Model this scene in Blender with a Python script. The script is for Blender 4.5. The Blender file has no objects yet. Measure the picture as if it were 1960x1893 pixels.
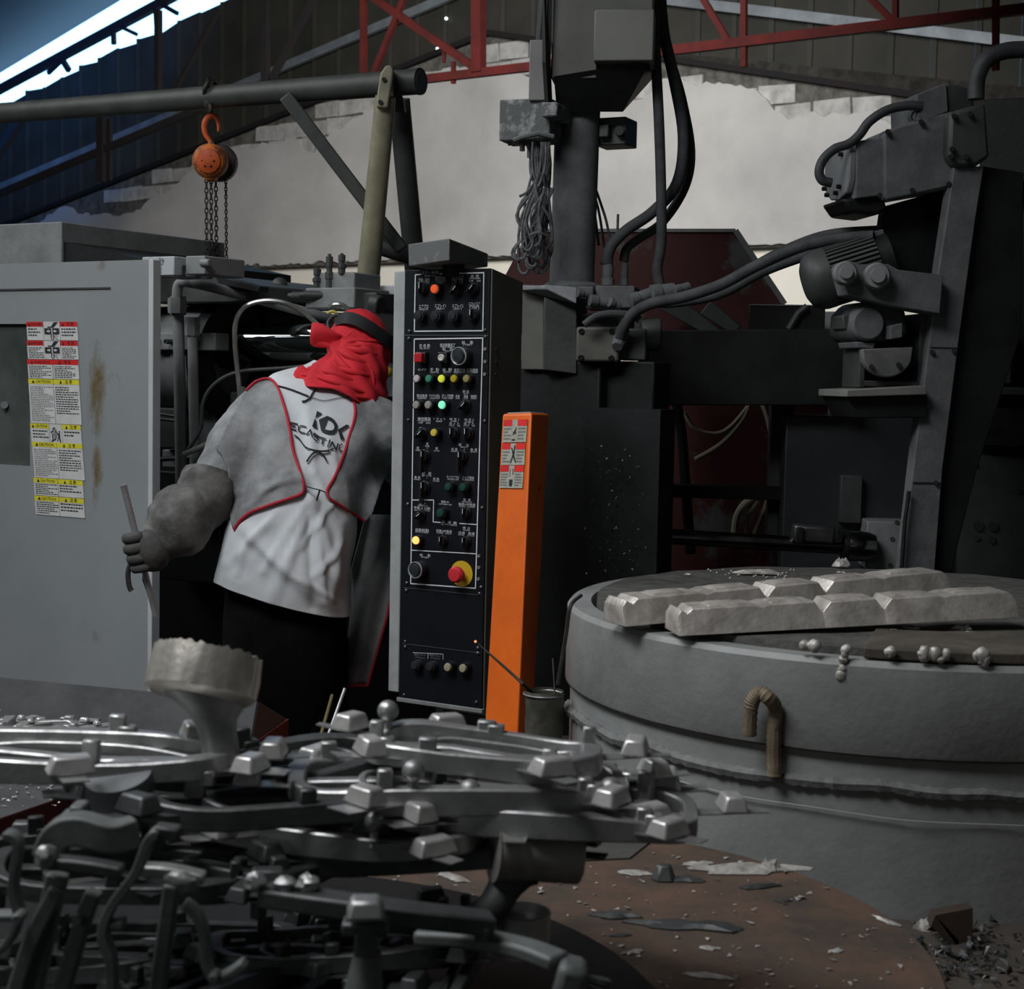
import bpy, bmesh, math, random
from mathutils import Vector as V, Matrix, noise
from mathutils.bvhtree import BVHTree
random.seed(7)
SC = bpy.context.scene
COL = SC.collection
PI = math.pi

# ------------------------------------------------------------------ camera
CAM = V((0, 0, 1.5)); FPX = 3000.0
PITCH = math.atan2(946.5 - 730, FPX); ROLL = 0.02
FW = V((0, math.cos(PITCH), -math.sin(PITCH)))
_U = V((0, math.sin(PITCH), math.cos(PITCH))); _R = V((1, 0, 0))
RT = _R * math.cos(ROLL) + _U * math.sin(ROLL)
UP = _U * math.cos(ROLL) - _R * math.sin(ROLL)
cd = bpy.data.cameras.new('camera'); cam = bpy.data.objects.new('camera', cd); COL.objects.link(cam)
cam.matrix_world = Matrix((( RT.x, UP.x, -FW.x, CAM.x), (RT.y, UP.y, -FW.y, CAM.y), (RT.z, UP.z, -FW.z, CAM.z), (0, 0, 0, 1)))
cd.sensor_width = 36; cd.lens = FPX / 1960 * 36; cd.clip_start = 0.05; cd.clip_end = 200
cd.dof.use_dof = True; cd.dof.focus_distance = 4.3; cd.dof.aperture_fstop = 9
SC.camera = cam

# ------------------------------------------------------------------ sky, lights, exposure
wd = bpy.data.worlds.new('sky'); SC.world = wd; wd.use_nodes = True
bg = wd.node_tree.nodes['Background']; bg.inputs[0].default_value = (0.30, 0.62, 1.0, 1); bg.inputs[1].default_value = 4.0
SC.view_settings.view_transform = 'Standard'; SC.view_settings.look = 'None'
SC.view_settings.exposure = -0.16; SC.view_settings.gamma = 1.0; SC.view_settings.use_curve_mapping = False

def area(name, loc, target, sx, sy, power, color, spread=180):
    l = bpy.data.lights.new(name, 'AREA'); l.shape = 'RECTANGLE'; l.size = sx; l.size_y = sy
    l.energy = power; l.color = color; l.spread = math.radians(spread)
    o = bpy.data.objects.new(name, l); COL.objects.link(o); o.location = loc
    o.rotation_euler = (V(target) - V(loc)).to_track_quat('-Z', 'Y').to_euler(); return o
# roof light above the working bay
area('roof_light_bay', (-1.9, 1.6, 4.4), (-0.5, 3.6, 0.9), 2.4, 1.2, 56, (0.97, 0.98, 1.0), 105)
# roof lights left of the machine, under the broken gable
area('roof_light_left', (-4.3, 4.9, 4.6), (0.2, 3.6, 0.8), 2.6, 2.6, 74, (0.94, 0.97, 1.0), 140)
# weak added fill from behind on the left, for faces towards the camera
area('front_fill', (-4.5, -2.0, 2.2), (0.0, 4.0, 1.0), 2.5, 2.5, 9, (0.95, 0.97, 1.0), 140)
# added fill lamp high in the hall, brightening the far gable wall
area('far_wall_fill', (-1.0, 10.0, 5.2), (-0.8, 16.5, 2.6), 5.0, 2.0, 385, (0.99, 0.98, 0.97), 120)
# added blue lamp, standing in for the blue glow around the roof gap
area('blue_glow_fill', (-7.6, 18.0, 4.4), (-8.0, 22.5, 7.4), 1.5, 1.5, 100, (0.01, 0.28, 1.0), 100)

# ------------------------------------------------------------------ helpers
def ray(px, py): return (FW + RT * ((px - 980) / FPX) + UP * ((946.5 - py) / FPX))
def W(px, py, d):
    r = ray(px, py); return CAM + r * (d / r.y)
def WZ(px, py, z):
    r = ray(px, py); return CAM + r * ((z - CAM.z) / r.z)
def WP(px, py, p, n):
    r = ray(px, py); return CAM + r * ((p - CAM).dot(n) / r.dot(n))
def S(d): return d / FPX                      # metres per pixel at depth d

WM = {}
def wmat(o): return WM.get(o.name, Matrix.Identity(4))
def tag(o, label=None, cat=None, group=None, kind=None):
    if label: o['label'] = label
    if cat: o['category'] = cat
    if group: o['group'] = group
    if kind: o['kind'] = kind
    return o
def thing(name, label, cat, loc=(0, 0, 0), rot=None, group=None):
    o = bpy.data.objects.new(name, None); COL.objects.link(o); o.empty_display_size = .1
    m = Matrix.Translation(V(loc)) @ (rot.to_4x4() if rot is not None else Matrix.Identity(4))
    o.matrix_world = m; WM[o.name] = m
    return tag(o, label, cat, group)

class MB:
    def __init__(s): s.v = []; s.f = []; s.m = []; s.cur = 0
    def add(s, vs, fs):
        b = len(s.v); s.v += [V(p) for p in vs]
        for f in fs: s.f.append([i + b for i in f]); s.m.append(s.cur)
        return s
    def mat(s, i): s.cur = i; return s
    def hexa(s, p):
        return s.add(p, [(0, 3, 2, 1), (4, 5, 6, 7), (0, 1, 5, 4), (1, 2, 6, 5), (2, 3, 7, 6), (3, 0, 4, 7)])
    def box(s, lo, hi, M=None):
        (a, b, c), (d, e, f) = lo, hi
        p = [V(q) for q in ((a, b, c), (d, b, c), (d, e, c), (a, e, c), (a, b, f), (d, b, f), (d, e, f), (a, e, f))]
        if M is not None: p = [M @ q for q in p]
        return s.hexa(p)
    def cbox(s, c, sz, M=None):
        h = V(sz) / 2; R = M if M is not None else Matrix.Identity(3); c = V(c)
        p = [c + R @ V((h.x * i, h.y * j, h.z * k)) for k in (-1, 1) for i, j in ((-1, -1), (1, -1), (1, 1), (-1, 1))]
        return s.hexa(p)
    def prism(s, pts, ext):
        n = len(pts); pts = [V(p) for p in pts]; ext = V(ext)
        fs = [tuple(range(n))[::-1], tuple(range(n, 2 * n))] + [(i, (i + 1) % n, n + (i + 1) % n, n + i) for i in range(n)]
        return s.add(pts + [p + ext for p in pts], fs)
    def loft(s, rings, cap=True, closed=True):
        n = len(rings[0]); vs = [p for r in rings for p in r]; fs = []
        for k in range(len(rings) - 1):
            for i in range(n if closed else n - 1):
                j = (i + 1) % n; fs.append((k * n + i, k * n + j, (k + 1) * n + j, (k + 1) * n + i))
        if cap and closed:
            fs.append(tuple(range(n))[::-1]); fs.append(tuple((len(rings) - 1) * n + i for i in range(n)))
        return s.add(vs, fs)
    def tube(s, path, r, seg=10, cap=True, flat=None):
        path = [V(p) for p in path]; n = len(path); rr = r if isinstance(r, (list, tuple)) else [r] * n
        rings = []; up = None
        for i in range(n):
            t = (path[min(i + 1, n - 1)] - path[max(i - 1, 0)]).normalized()
            if up is None: up = t.orthogonal().normalized() if flat is None else V(flat)
            up = (up - t * up.dot(t)).normalized(); sd = t.cross(up)
            rings.append([path[i] + (up * math.cos(a) + sd * math.sin(a)) * rr[i] for a in [2 * PI * k / seg for k in range(seg)]])
        return s.loft(rings, cap)
    def strip(s, path, w, h, up=(0, 0, 1)):        # rectangular bar along a path; w across, h along up
        path = [V(p) for p in path]; n = len(path); up = V(up); rings = []
        for i in range(n):
            t = (path[min(i + 1, n - 1)] - path[max(i - 1, 0)]).normalized(); u = (up - t * up.dot(t)).normalized(); sd = t.cross(u)
            ww = w[i] if isinstance(w, (list, tuple)) else w
            rings.append([path[i] + sd * a * ww / 2 + u * b * h / 2 for a, b in ((-1, -1), (1, -1), (1, 1), (-1, 1))])
        return s.loft(rings)
    def cyl(s, a, b, r0, r1=None, seg=20):
        a = V(a); b = V(b); r1 = r0 if r1 is None else r1
        t = (b - a).normalized(); u = t.orthogonal().normalized(); w = t.cross(u)
        rg = lambda c, r: [c + (u * math.cos(2 * PI * k / seg) + w * math.sin(2 * PI * k / seg)) * r for k in range(seg)]
        return s.loft([rg(a, r0), rg(b, r1)])
    def lathe(s, prof, o, axis=(0, 0, 1), seg=32, cap=True, fn=None):
        o = V(o); t = V(axis).normalized(); u = (V((1, 0, 0)) if abs(t.x) < .9 else V((0, 0, 1))); u = (u - t * u.dot(t)).normalized(); w = t.cross(u)
        rings = []
        for q, (r, h) in enumerate(prof):
            rg = []
            for k in range(seg):
                a = 2 * PI * k / seg; r2, h2 = (r, h) if fn is None else fn(q, a, r, h)
                rg.append(o + (u * math.cos(a) + w * math.sin(a)) * r2 + t * h2)
            rings.append(rg)
        return s.loft(rings, cap)
    def ell(s, c, rad, R=None, seg=16, rings=10, fn=None):
        c = V(c); R = R if R is not None else Matrix.Identity(3); rs = []
        for i in range(rings + 1):
            th = PI * (i + (0.02 if i == 0 else -0.02 if i == rings else 0)) / rings; rg = []
            for k in range(seg):
                a = 2 * PI * k / seg; d = V((math.sin(th) * math.cos(a), math.sin(th) * math.sin(a), -math.cos(th)))
                q = V((d.x * rad[0], d.y * rad[1], d.z * rad[2]))
                if fn: q = fn(q, d)
                rg.append(c + R @ q)
            rs.append(rg)
        return s.loft(rs)
    def build(s, name, mats, parent=None, local=False, smooth=35, bevel=0, bseg=2, subsurf=0, solid=0):
        me = bpy.data.meshes.new(name)
        inv = wmat(parent).inverted() if (parent is not None and not local) else None
        vs = [inv @ p for p in s.v] if inv is not None else s.v
        me.from_pydata([tuple(p) for p in vs], [], s.f); me.validate(clean_customdata=False)
        mats = mats if isinstance(mats, (list, tuple)) else [mats]
        for m in mats: me.materials.append(m)
        if len(mats) > 1 and len(me.polygons) == len(s.m): me.polygons.foreach_set('material_index', s.m)
        bm = bmesh.new(); bm.from_mesh(me); bmesh.ops.recalc_face_normals(bm, faces=bm.faces); bm.to_mesh(me); bm.free()
        if smooth:
            me.polygons.foreach_set('use_smooth', [True] * len(me.polygons))
            if not subsurf: me.set_sharp_from_angle(angle=math.radians(smooth))
        me.update()
        o = bpy.data.objects.new(name, me); COL.objects.link(o)
        if parent is not None: o.parent = parent; WM[o.name] = wmat(parent).copy()
        if solid:
            q = o.modifiers.new('s', 'SOLIDIFY'); q.thickness = solid; q.offset = 0
        if bevel:
            q = o.modifiers.new('b', 'BEVEL'); q.width = bevel; q.segments = bseg; q.limit_method = 'ANGLE'; q.angle_limit = math.radians(35); q.use_clamp_overlap = True
        if subsurf:
            q = o.modifiers.new('u', 'SUBSURF'); q.levels = subsurf; q.render_levels = subsurf
        return o

def copy_tree(o, parent=None, mw=None):
    c = o.copy(); COL.objects.link(c)
    if parent is not None: c.parent = parent
    if mw is not None: c.matrix_world = mw; WM[c.name] = mw
    for ch in list(o.children): copy_tree(ch, c)
    return c

class Fr:                                         # a vertical working plane turned about z
    def __init__(s, o, deg, tilt=0):
        a = math.radians(deg); s.o = V(o); s.x = V((math.cos(a), -math.sin(a), 0)); s.y = V((math.sin(a), math.cos(a), 0)); s.z = V((0, 0, 1))
        if tilt:
            R = Matrix.Rotation(tilt, 3, s.y); s.x = R @ s.x; s.z = R @ s.z
        s.R = Matrix((s.x, s.y, s.z)).transposed()
        s.M = Matrix.Translation(s.o) @ s.R.to_4x4()
    def at(s, px, py, y=0):                       # pixel -> local (x, z) on the plane local y
        p = WP(px, py, s.o + s.y * y, s.y) - s.o; return p.dot(s.x), p.dot(s.z)
    def w(s, x, y, z): return s.o + s.x * x + s.y * y + s.z * z
    def p(s, px, py, y=0): return WP(px, py, s.o + s.y * y, s.y)
    def bx(s, mb, px0, py0, px1, py1, y0, y1):    # box whose front face spans two pixels on the plane y0
        x0, z1 = s.at(px0, py0, y0); x1, z0 = s.at(px1, py1, y0)
        z0, z1 = min(z0, z1), max(z0, z1)
        return mb.box((x0, y0, z0), (x1, y1, z1), s.M)
    def poly(s, mb, pts, y0, y1): return mb.prism([s.p(a, b, y0) for a, b in pts], s.y * (y1 - y0))

def smooth_path(pts, n=8):
    pts = [V(p) for p in pts]; out = []
    for i in range(len(pts) - 1):
        p0 = pts[max(i - 1, 0)]; p1 = pts[i]; p2 = pts[i + 1]; p3 = pts[min(i + 2, len(pts) - 1)]
        for k in range(n):
            t = k / n
            out.append(.5 * ((2 * p1) + (p2 - p0) * t + (2 * p0 - 5 * p1 + 4 * p2 - p3) * t * t + (3 * p1 - p0 - 3 * p2 + p3) * t ** 3))
    out.append(pts[-1]); return out
def hose(mb, pts, d, rpx, n=6, seg=8):
    """a hose through picture points, each with its own depth"""
    q = [W(p[0], p[1], p[2] if len(p) > 2 else d) for p in pts]
    return mb.tube(smooth_path(q, n), rpx * S(d), seg)

# ------------------------------------------------------------------ materials
MT = {}
def mat(name, c, c2=None, sc=5, rough=.6, metal=0, bump=0, bsc=30, r2=None, lo=.35, hi=.65, coat=0, det=6, emit=None, es=0, spec=.5):
    if name in MT: return MT[name]
    m = bpy.data.materials.new(name); m.use_nodes = True; nt = m.node_tree; N = nt.nodes; L = nt.links
    b = N['Principled BSDF']; b.inputs['Roughness'].default_value = rough; b.inputs['Metallic'].default_value = metal
    b.inputs['Base Color'].default_value = (*c, 1); b.inputs['Coat Weight'].default_value = coat; b.inputs['Specular IOR Level'].default_value = spec
    tc = N.new('ShaderNodeTexCoord')
    if c2 is not None:
        n = N.new('ShaderNodeTexNoise'); n.inputs['Scale'].default_value = sc; n.inputs['Detail'].default_value = det; n.inputs['Roughness'].default_value = .62
        L.new(tc.outputs['Object'], n.inputs['Vector'])
        r = N.new('ShaderNodeValToRGB'); r.color_ramp.elements[0].position = lo; r.color_ramp.elements[1].position = hi
        r.color_ramp.elements[0].color = (*c, 1); r.color_ramp.elements[1].color = (*c2, 1)
        L.new(n.outputs['Fac'], r.inputs['Fac']); L.new(r.outputs['Color'], b.inputs['Base Color'])
        if r2 is not None:
            mr = N.new('ShaderNodeMapRange'); mr.inputs['From Min'].default_value = lo; mr.inputs['From Max'].default_value = hi
            mr.inputs['To Min'].default_value = rough; mr.inputs['To Max'].default_value = r2
            L.new(n.outputs['Fac'], mr.inputs['Value']); L.new(mr.outputs['Result'], b.inputs['Roughness'])
    if bump:
        n2 = N.new('ShaderNodeTexNoise'); n2.inputs['Scale'].default_value = bsc; n2.inputs['Detail'].default_value = 5
        L.new(tc.outputs['Object'], n2.inputs['Vector'])
        bp = N.new('ShaderNodeBump'); bp.inputs['Strength'].default_value = bump; bp.inputs['Distance'].default_value = .0035
        L.new(n2.outputs['Fac'], bp.inputs['Height']); L.new(bp.outputs['Normal'], b.inputs['Normal'])
    if emit: b.inputs['Emission Color'].default_value = (*emit, 1); b.inputs['Emission Strength'].default_value = es
    MT[name] = m; return m

plaster = mat('plaster', (.40, .39, .375), (.54, .53, .51), 1.1, .9, 0, .35, 5, lo=.3, hi=.7)
plaster_low_lit = mat('plaster_low_lit', (.80, .76, .64), (.88, .85, .76), .8, .9)  # cream lower wall; the stronger light on it is put into this paler colour
block_m = mat('block', (.30, .295, .28), (.52, .51, .49), 5, .95, 0, .6, 40)
mortar = mat('mortar', (.06, .057, .05), (.15, .145, .13), 9, .95, 0, .8, 30)
cladding = mat('cladding', (.030, .030, .025), (.046, .045, .038), 1.5, .7, 0, spec=.2)
girt_m = mat('girt', (.26, .29, .31), (.17, .19, .21), 4, .5, .3)
roof_m = mat('roof', (.018, .019, .021), (.026, .026, .028), 1, .6, .2)
truss_red = mat('truss_red', (.045, .006, .005), (.025, .005, .0045), 5, .85, spec=.1)
truss_dark = mat('truss_dark', (.022, .017, .017), (.016, .016, .018), 5, .8, spec=.15)
floor_m = mat('floor', (.035, .034, .032), (.06, .057, .052), 3, .85, 0, .4, 20)
conc = mat('concrete', (.075, .062, .05), (.045, .038, .032), 7, .9, 0, .5, 40)
wall_side = mat('wall_side', (.20, .20, .195), (.26, .26, .25), .7, .9)
pipe_green = mat('pipe_green', (.065, .072, .064), (.04, .044, .040), 9, .55, 0, .15, 60)
pipe_olive = mat('pipe_olive', (.33, .31, .20), (.20, .19, .13), 8, .6, 0, .15, 60)
mach_dark = mat('machine_dark', (.030, .033, .032), (.058, .061, .060), 7, .55, 0, .25, 50)
mach_black = mat('machine_black', (.006, .0065, .007), (.012, .013, .0135), 8, .55, 0, .2, 50, spec=.3)
mach_grey = mat('machine_grey', (.15, .16, .16), (.23, .24, .24), 9, .6, 0, .2, 60)
dust_grey = mat('dusty_grey', (.088, .095, .097), (.135, .143, .146), 14, .8, 0, .35, 90)
olive_grey = mat('olive_grey', (.072, .076, .065), (.105, .108, .09), 6, .6, 0, .15, 50)
pale_box = mat('pale_box', (.42, .44, .45), (.50, .52, .53), 4, .5)
chip_grey = mat('chip_grey', (.42, .45, .46), (.07, .08, .09), 22, .5, lo=.5, hi=.56)
rubber = mat('rubber', (.022, .024, .025), (.045, .048, .05), 20, .6, 0, .2, 120)
rubber_dust = mat('rubber_dusty', (.032, .034, .036), (.062, .066, .068), 18, .8, 0, .3, 120)
clear_hose = mat('clear_hose', (.17, .175, .16), (.10, .105, .095), 10, .12, spec=1.0)
chrome = mat('chrome', (.75, .80, .80), None, rough=.06, metal=1)
steel = mat('steel', (.45, .46, .47), (.25, .255, .26), 20, .35, .5, .1, 80)
steel_dark = mat('steel_dark', (.16, .16, .165), (.08, .08, .082), 15, .4, .8, .1, 80)
red_paint = mat('red_paint', (.085, .008, .008), (.05, .007, .007), 4, .6)
red_worn = mat('red_worn', (.060, .007, .007), (.09, .09, .088), 3.2, .65, lo=.56, hi=.62)
orange = mat('orange_paint', (.74, .135, .006), (.55, .09, .006), 8, .5, 0, .15, 60, lo=.35, hi=.8)
orange_hoist = mat('orange_hoist', (.72, .20, .03), (.16, .07, .03), 30, .6, 0, .2, 60, lo=.45, hi=.62)
orange_hook = mat('orange_hook', (.75, .13, .02), (.5, .08, .02), 30, .55)
iron = mat('iron', (.030, .028, .027), (.06, .055, .05), 30, .6, .5)
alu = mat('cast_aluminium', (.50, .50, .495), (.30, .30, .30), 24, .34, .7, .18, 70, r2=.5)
alu_dull_shaded = mat('cast_aluminium_dull_shaded', (.14, .145, .145), (.07, .073, .073), 18, .45, .7, .25, 60, r2=.6)  # dull metal, darkened so the low castings carry the heap's shade in their colour
alu_warm = mat('cast_aluminium_bright', (.80, .76, .68), (.60, .57, .51), 30, .38, .7, .35, 50)
ingot_m = mat('ingot', (.74, .70, .65), (.40, .37, .33), 26, .45, .55, .3, 110, lo=.3, hi=.7)
splash_m = mat('splash', (.62, .60, .57), (.32, .30, .27), 40, .55, .4, .6, 80)
furn_m = mat('furnace_paint', (.27, .28, .275), (.18, .184, .18), 9, .5, 0, .25, 70, lo=.35, hi=.8, det=10)
furn_top = mat('furnace_top', (.05, .05, .047), (.10, .098, .09), 25, .8, 0, .8, 90)
furn_brown = mat('furnace_brown', (.10, .085, .065), (.055, .048, .04), 12, .85, 0, .6, 60)
rust = mat('rust_plate', (.120, .070, .046), (.050, .040, .031), 7, .85, 0, .5, 60, det=9)
rebar_m = mat('rebar', (.26, .21, .14), (.13, .10, .07), 25, .7, .2, .3, 60)
tray_top = mat('tray_top', (.05, .053, .055), (.085, .088, .09), 6, .6, .2, .2, 50)
white_lbl = mat('label_white', (.62, .63, .62), (.52, .52, .50), 20, .4)
red_lbl = mat('label_red', (.70, .022, .020), (.50, .018, .02), 9, .45)
yel_lbl = mat('label_yellow', (.72, .66, .03), (.60, .54, .04), 12, .45)
ink = mat('ink', (.02, .022, .025), None, rough=.5)
ink_grey = mat('ink_grey', (.20, .205, .21), None, rough=.5)
panel_black = mat('panel_black', (.005, .006, .009), (.008, .009, .012), 6, .45, spec=.25)
panel_ink = mat('panel_lettering', (.60, .62, .64), None, rough=.5)
frame_ink = mat('panel_line', (.70, .74, .76), None, rough=.5)
btn_black = mat('button_black', (.012, .013, .015), None, rough=.3)
alu_pad_lit = mat('pad_aluminium_lit', (.70, .69, .67), (.48, .47, .46), 30, .34, .5, .15, 60)  # brighter copy of the cast metal, painting the light on the pad tops
# ------------------------------------------------------------------ the hall
H = Fr(W(940, 730, 18) * 1.0, 38); H.o.z = 0; H.M = Matrix.Translation(H.o) @ H.R.to_4x4()
xa, za = H.at(936, 66); xl, zl = H.at(0, 437); xr, zr = H.at(1750, 186)
gl = (za - zl) / (xa - xl); gr = (za - zr) / (xr - xa)
def gtop(s): return za - (gl * (xa - s) if s < xa else gr * (s - xa))
_, zledge = H.at(980, 492)
SL, SR = -13.0, 13.0
core = MB(); core.prism([H.w(SL, .05, zledge), H.w(SR, .05, zledge), H.w(SR, .05, gtop(SR)), H.w(xa, .05, za), H.w(SL, .05, gtop(SL))], H.y * .3)
wall_back = tag(core.build('wall_back', mortar), kind='structure')
low = MB(); low.prism([H.w(SL, .16, 0), H.w(SR, .16, 0), H.w(SR, .16, zledge + .1), H.w(SL, .16, zledge + .1)], H.y * .2)
tag(low.build('wall_lower', plaster_low_lit), kind='structure')
rail = MB(); H.bx(rail, 300, 556, 640, 566, .12, .17)
tag(rail.build('trim_1', mat('orange_trim', (.75, .36, .10), None, rough=.6)), kind='structure')
# plaster skin with a broken upper edge, block courses showing above it
def peel(s):
    n = noise.noise(V((s * .55, 3.1, 0))) * .28 + noise.noise(V((s * 2.3, 7.7, 0))) * .14 + noise.noise(V((s * 9, 1.7, 0))) * .05
    return max(.03, .32 + n * 1.25)
pl = MB(); xs = [SL + .05 * i for i in range(int((SR - SL) / .05) + 1)]
top = []; bot = []
for s in xs:
    top.append(gtop(s) - peel(s)); bot.append(zledge + abs(noise.noise(V((s * 6, 9.3, 0)))) * .09 + .01)
vs = []; fs = []
for i, s in enumerate(xs):
    vs += [H.w(s, .0, bot[i]), H.w(s, 0, top[i]), H.w(s, .05, bot[i]), H.w(s, .05, top[i])]
    if i:
        a = 4 * (i - 1); b = 4 * i; fs += [(a, b, b + 1, a + 1), (a + 1, b + 1, b + 3, a + 3), (a, a + 2, b + 2, b)]
pl.add(vs, fs); pl.build('plaster', plaster, wall_back, smooth=0)
bw, bh = .40, .185
for r in range(40):
    z = zledge + 1.0 + r * (bh + .018)
    for c in range(-24, 20):
        s = c * (bw + .018) + (.2 if r % 2 else 0)
        g = min(gtop(s), gtop(s + bw))
        if z + bh > g + .02 or z + bh < g - .75 or s < -8.4 or s > 5.8: continue
        if z + bh < top[min(len(xs) - 1, max(0, int((s + bw / 2 - SL) / .05)))] - .1: continue
        q = random.uniform(-.014, .012); m = MB(); j = lambda: random.uniform(-.012, .012)
        m.hexa([H.w(s + j(), .028 + q, z + j()), H.w(s + bw + j(), .028 + q, z + j()), H.w(s + bw, .1, z), H.w(s, .1, z),
                H.w(s + j(), .028 + q, z + bh + j()), H.w(s + bw + j(), .028 + q, z + bh + j()), H.w(s + bw, .1, z + bh), H.w(s, .1, z + bh)])
        m.build('block', block_m, wall_back, smooth=0)
# roof lines on the gable plane
xA, zA = H.at(0, 122); xB, zB = H.at(200, 0); g_roof = (zB - zA) / (xB - xA)
def zroof(s): return zA + g_roof * (s - xA) if s < xa else zA + g_roof * (2 * xa - s - xA)
xC, zC = H.at(0, 190); xD, zD = H.at(395, 0); g_c = (zD - zC) / (xD - xC)
def zclad(s):
    z = zC + g_c * (s - xC)
    return min(zroof(s) - .01, z) if s < -2.2 else zroof(s) - .01
gable = bpy.data.objects.new('wall_gable', None); COL.objects.link(gable); gable.location = H.o; WM[gable.name] = Matrix.Translation(H.o); tag(gable, kind='structure')
pw = .43; s = -12.5
while s < 12.5:
    b0, b1 = gtop(s) - .12, gtop(s + pw) - .12
    t0 = zclad(s) - random.uniform(0, .10) * (s < -4); t1 = zclad(s + pw) - random.uniform(0, .10) * (s < -4)
    m = MB(); d = .12
    m.hexa([H.w(s, d, b0), H.w(s + pw - .02, d, b1), H.w(s + pw - .02, d + .03, b1), H.w(s, d + .03, b0), H.w(s, d, t0), H.w(s + pw - .02, d, t1), H.w(s + pw - .02, d + .03, t1), H.w(s, d + .03, t0)])
    m.hexa([H.w(s, d - .035, b0), H.w(s + .05, d - .02, b0), H.w(s + .05, d + .01, b0), H.w(s, d + .01, b0), H.w(s, d - .035, t0), H.w(s + .05, d - .02, t0), H.w(s + .05, d + .01, t0), H.w(s, d + .01, t0)])
    m.build('cladding_sheet', cladding, gable, smooth=0); s += pw
g = MB()
for s0, s1 in ((-12, xa - .2), (xa + .2, 12)):
    o = .62
    g.strip([H.w(s0, .02, gtop(s0) + o), H.w(s1, .02, gtop(s1) + o)], .06, .10)
g.build('girt', girt_m, gable, smooth=0)
g = MB()
for s0, s1 in ((-12, xa), (xa, 12)): g.strip([H.w(s0, -.02, gtop(s0) + .02), H.w(s1, -.02, gtop(s1) + .02)], .05, .06)
g.build('wall_flashing', truss_dark, gable, smooth=0)
hm = mat('pinhole_daylight', (.8, .9, 1), None, emit=(.8, .92, 1), es=4)
for px, py in ((853, 35), (836, 93)):
    x, z = H.at(px, py, .07); m = MB(); m.cyl(H.w(x, .072, z), H.w(x, .09, z), .016, seg=10); m.build('pinhole', hm, gable)
for sd, nm in ((-1, 'ceiling_left'), (1, 'ceiling_right')):
    m = MB(); e = SL if sd < 0 else SR
    a, b = (xa, e)
    m.hexa([H.w(a, -30, zroof(a)), H.w(b, -30, zroof(b)), H.w(b, .2, zroof(b)), H.w(a, .2, zroof(a)), H.w(a, -30, zroof(a) + .1), H.w(b, -30, zroof(b) + .1), H.w(b, .2, zroof(b) + .1), H.w(a, .2, zroof(a) + .1)])
    tag(m.build(nm, roof_m, smooth=0), kind='structure')
m = MB(); m.prism([H.w(SL, -30, 0), H.w(SR, -30, 0), H.w(SR, .4, 0), H.w(SL, .4, 0)], V((0, 0, -.2))); tag(m.build('floor', floor_m, smooth=0), kind='structure')
zl_ = zroof(SL); zr_ = zroof(SR)
m = MB(); m.prism([H.w(SL, -30, 0), H.w(SL, .4, 0), H.w(SL, .4, zl_), H.w(SL, -30, zl_)], -H.x * .2); tag(m.build('wall_left', wall_side, smooth=0), kind='structure')
m = MB(); m.prism([H.w(SR, -30, 0), H.w(SR, .4, 0), H.w(SR, .4, zr_), H.w(SR, -30, zr_)], H.x * .2); tag(m.build('wall_right', wall_side, smooth=0), kind='structure')
m = MB(); m.prism([H.w(SL, -30, 0), H.w(SR, -30, 0), H.w(SR, -30, zr_), H.w(xa, -30, zroof(xa)), H.w(SL, -30, zl_)], -H.y * .2); tag(m.build('wall_front', wall_side, smooth=0), kind='structure')

# ------------------------------------------------------------------ roof trusses
def truss(name, label, y, members, m, mname='web_member'):
    t = thing(name, label, 'roof truss', H.w(xa, y, zroof(xa) - .3))
    for k, (a, b, w) in enumerate(members):
        p = H.p(*a, y); q = H.p(*b, y); d = (p - CAM).length
        bar = MB(); bar.strip([p, q], w * S(d), w * S(d) * .8, up=H.y); bar.build(mname if k else 'chord', m, t, smooth=0)
    return t
truss('roof_truss', 'dark red steel roof truss crossing high in front of the pale gable', -3.5,
      [((800, 153), (2300, -22), 15), ((916, -120), (916, 138), 22), ((1424, -120), (1424, 128), 11), ((700, -15), (912, 132), 13), ((778, -15), (716, 140), 11), ((696, -40), (696, 140), 11),
       ((1335, -20), (1398, 85), 11), ((868, 118), (868, 160), 8), ((850, 82), (850, 120), 6), ((1640, -30), (1716, 48), 11), ((1714, -60), (1714, 45), 10), ((1906, -60), (1906, 135), 11)], truss_red)
truss('roof_truss', 'dark truss of slim struts under the blue-lit roof at upper left', -2.0,
      [((-200, 455), (390, 205), 10), ((508, -40), (508, 160), 14), ((604, -10), (520, 152), 12), ((303, 20), (303, 190), 12), ((420, 15), (330, 180), 9), ((196, 225), (196, 348), 18), ((210, 228), (210, 345), 8), ((50, 215), (-40, 345), 16)], truss_dark)
truss('roof_truss', 'thin truss chord crossing the bright gap in the roof at top left', -.15,
      [((-80, 214), (345, -14), 13), ((118, 112), (132, 135), 9), ((126, 108), (92, 140), 7), ((217, 55), (218, 85), 8), ((228, 50), (262, 66), 6), ((298, 10), (300, 48), 8), ((308, 8), (340, 26), 7), ((10, 168), (34, 160), 6)], truss_dark)
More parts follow.
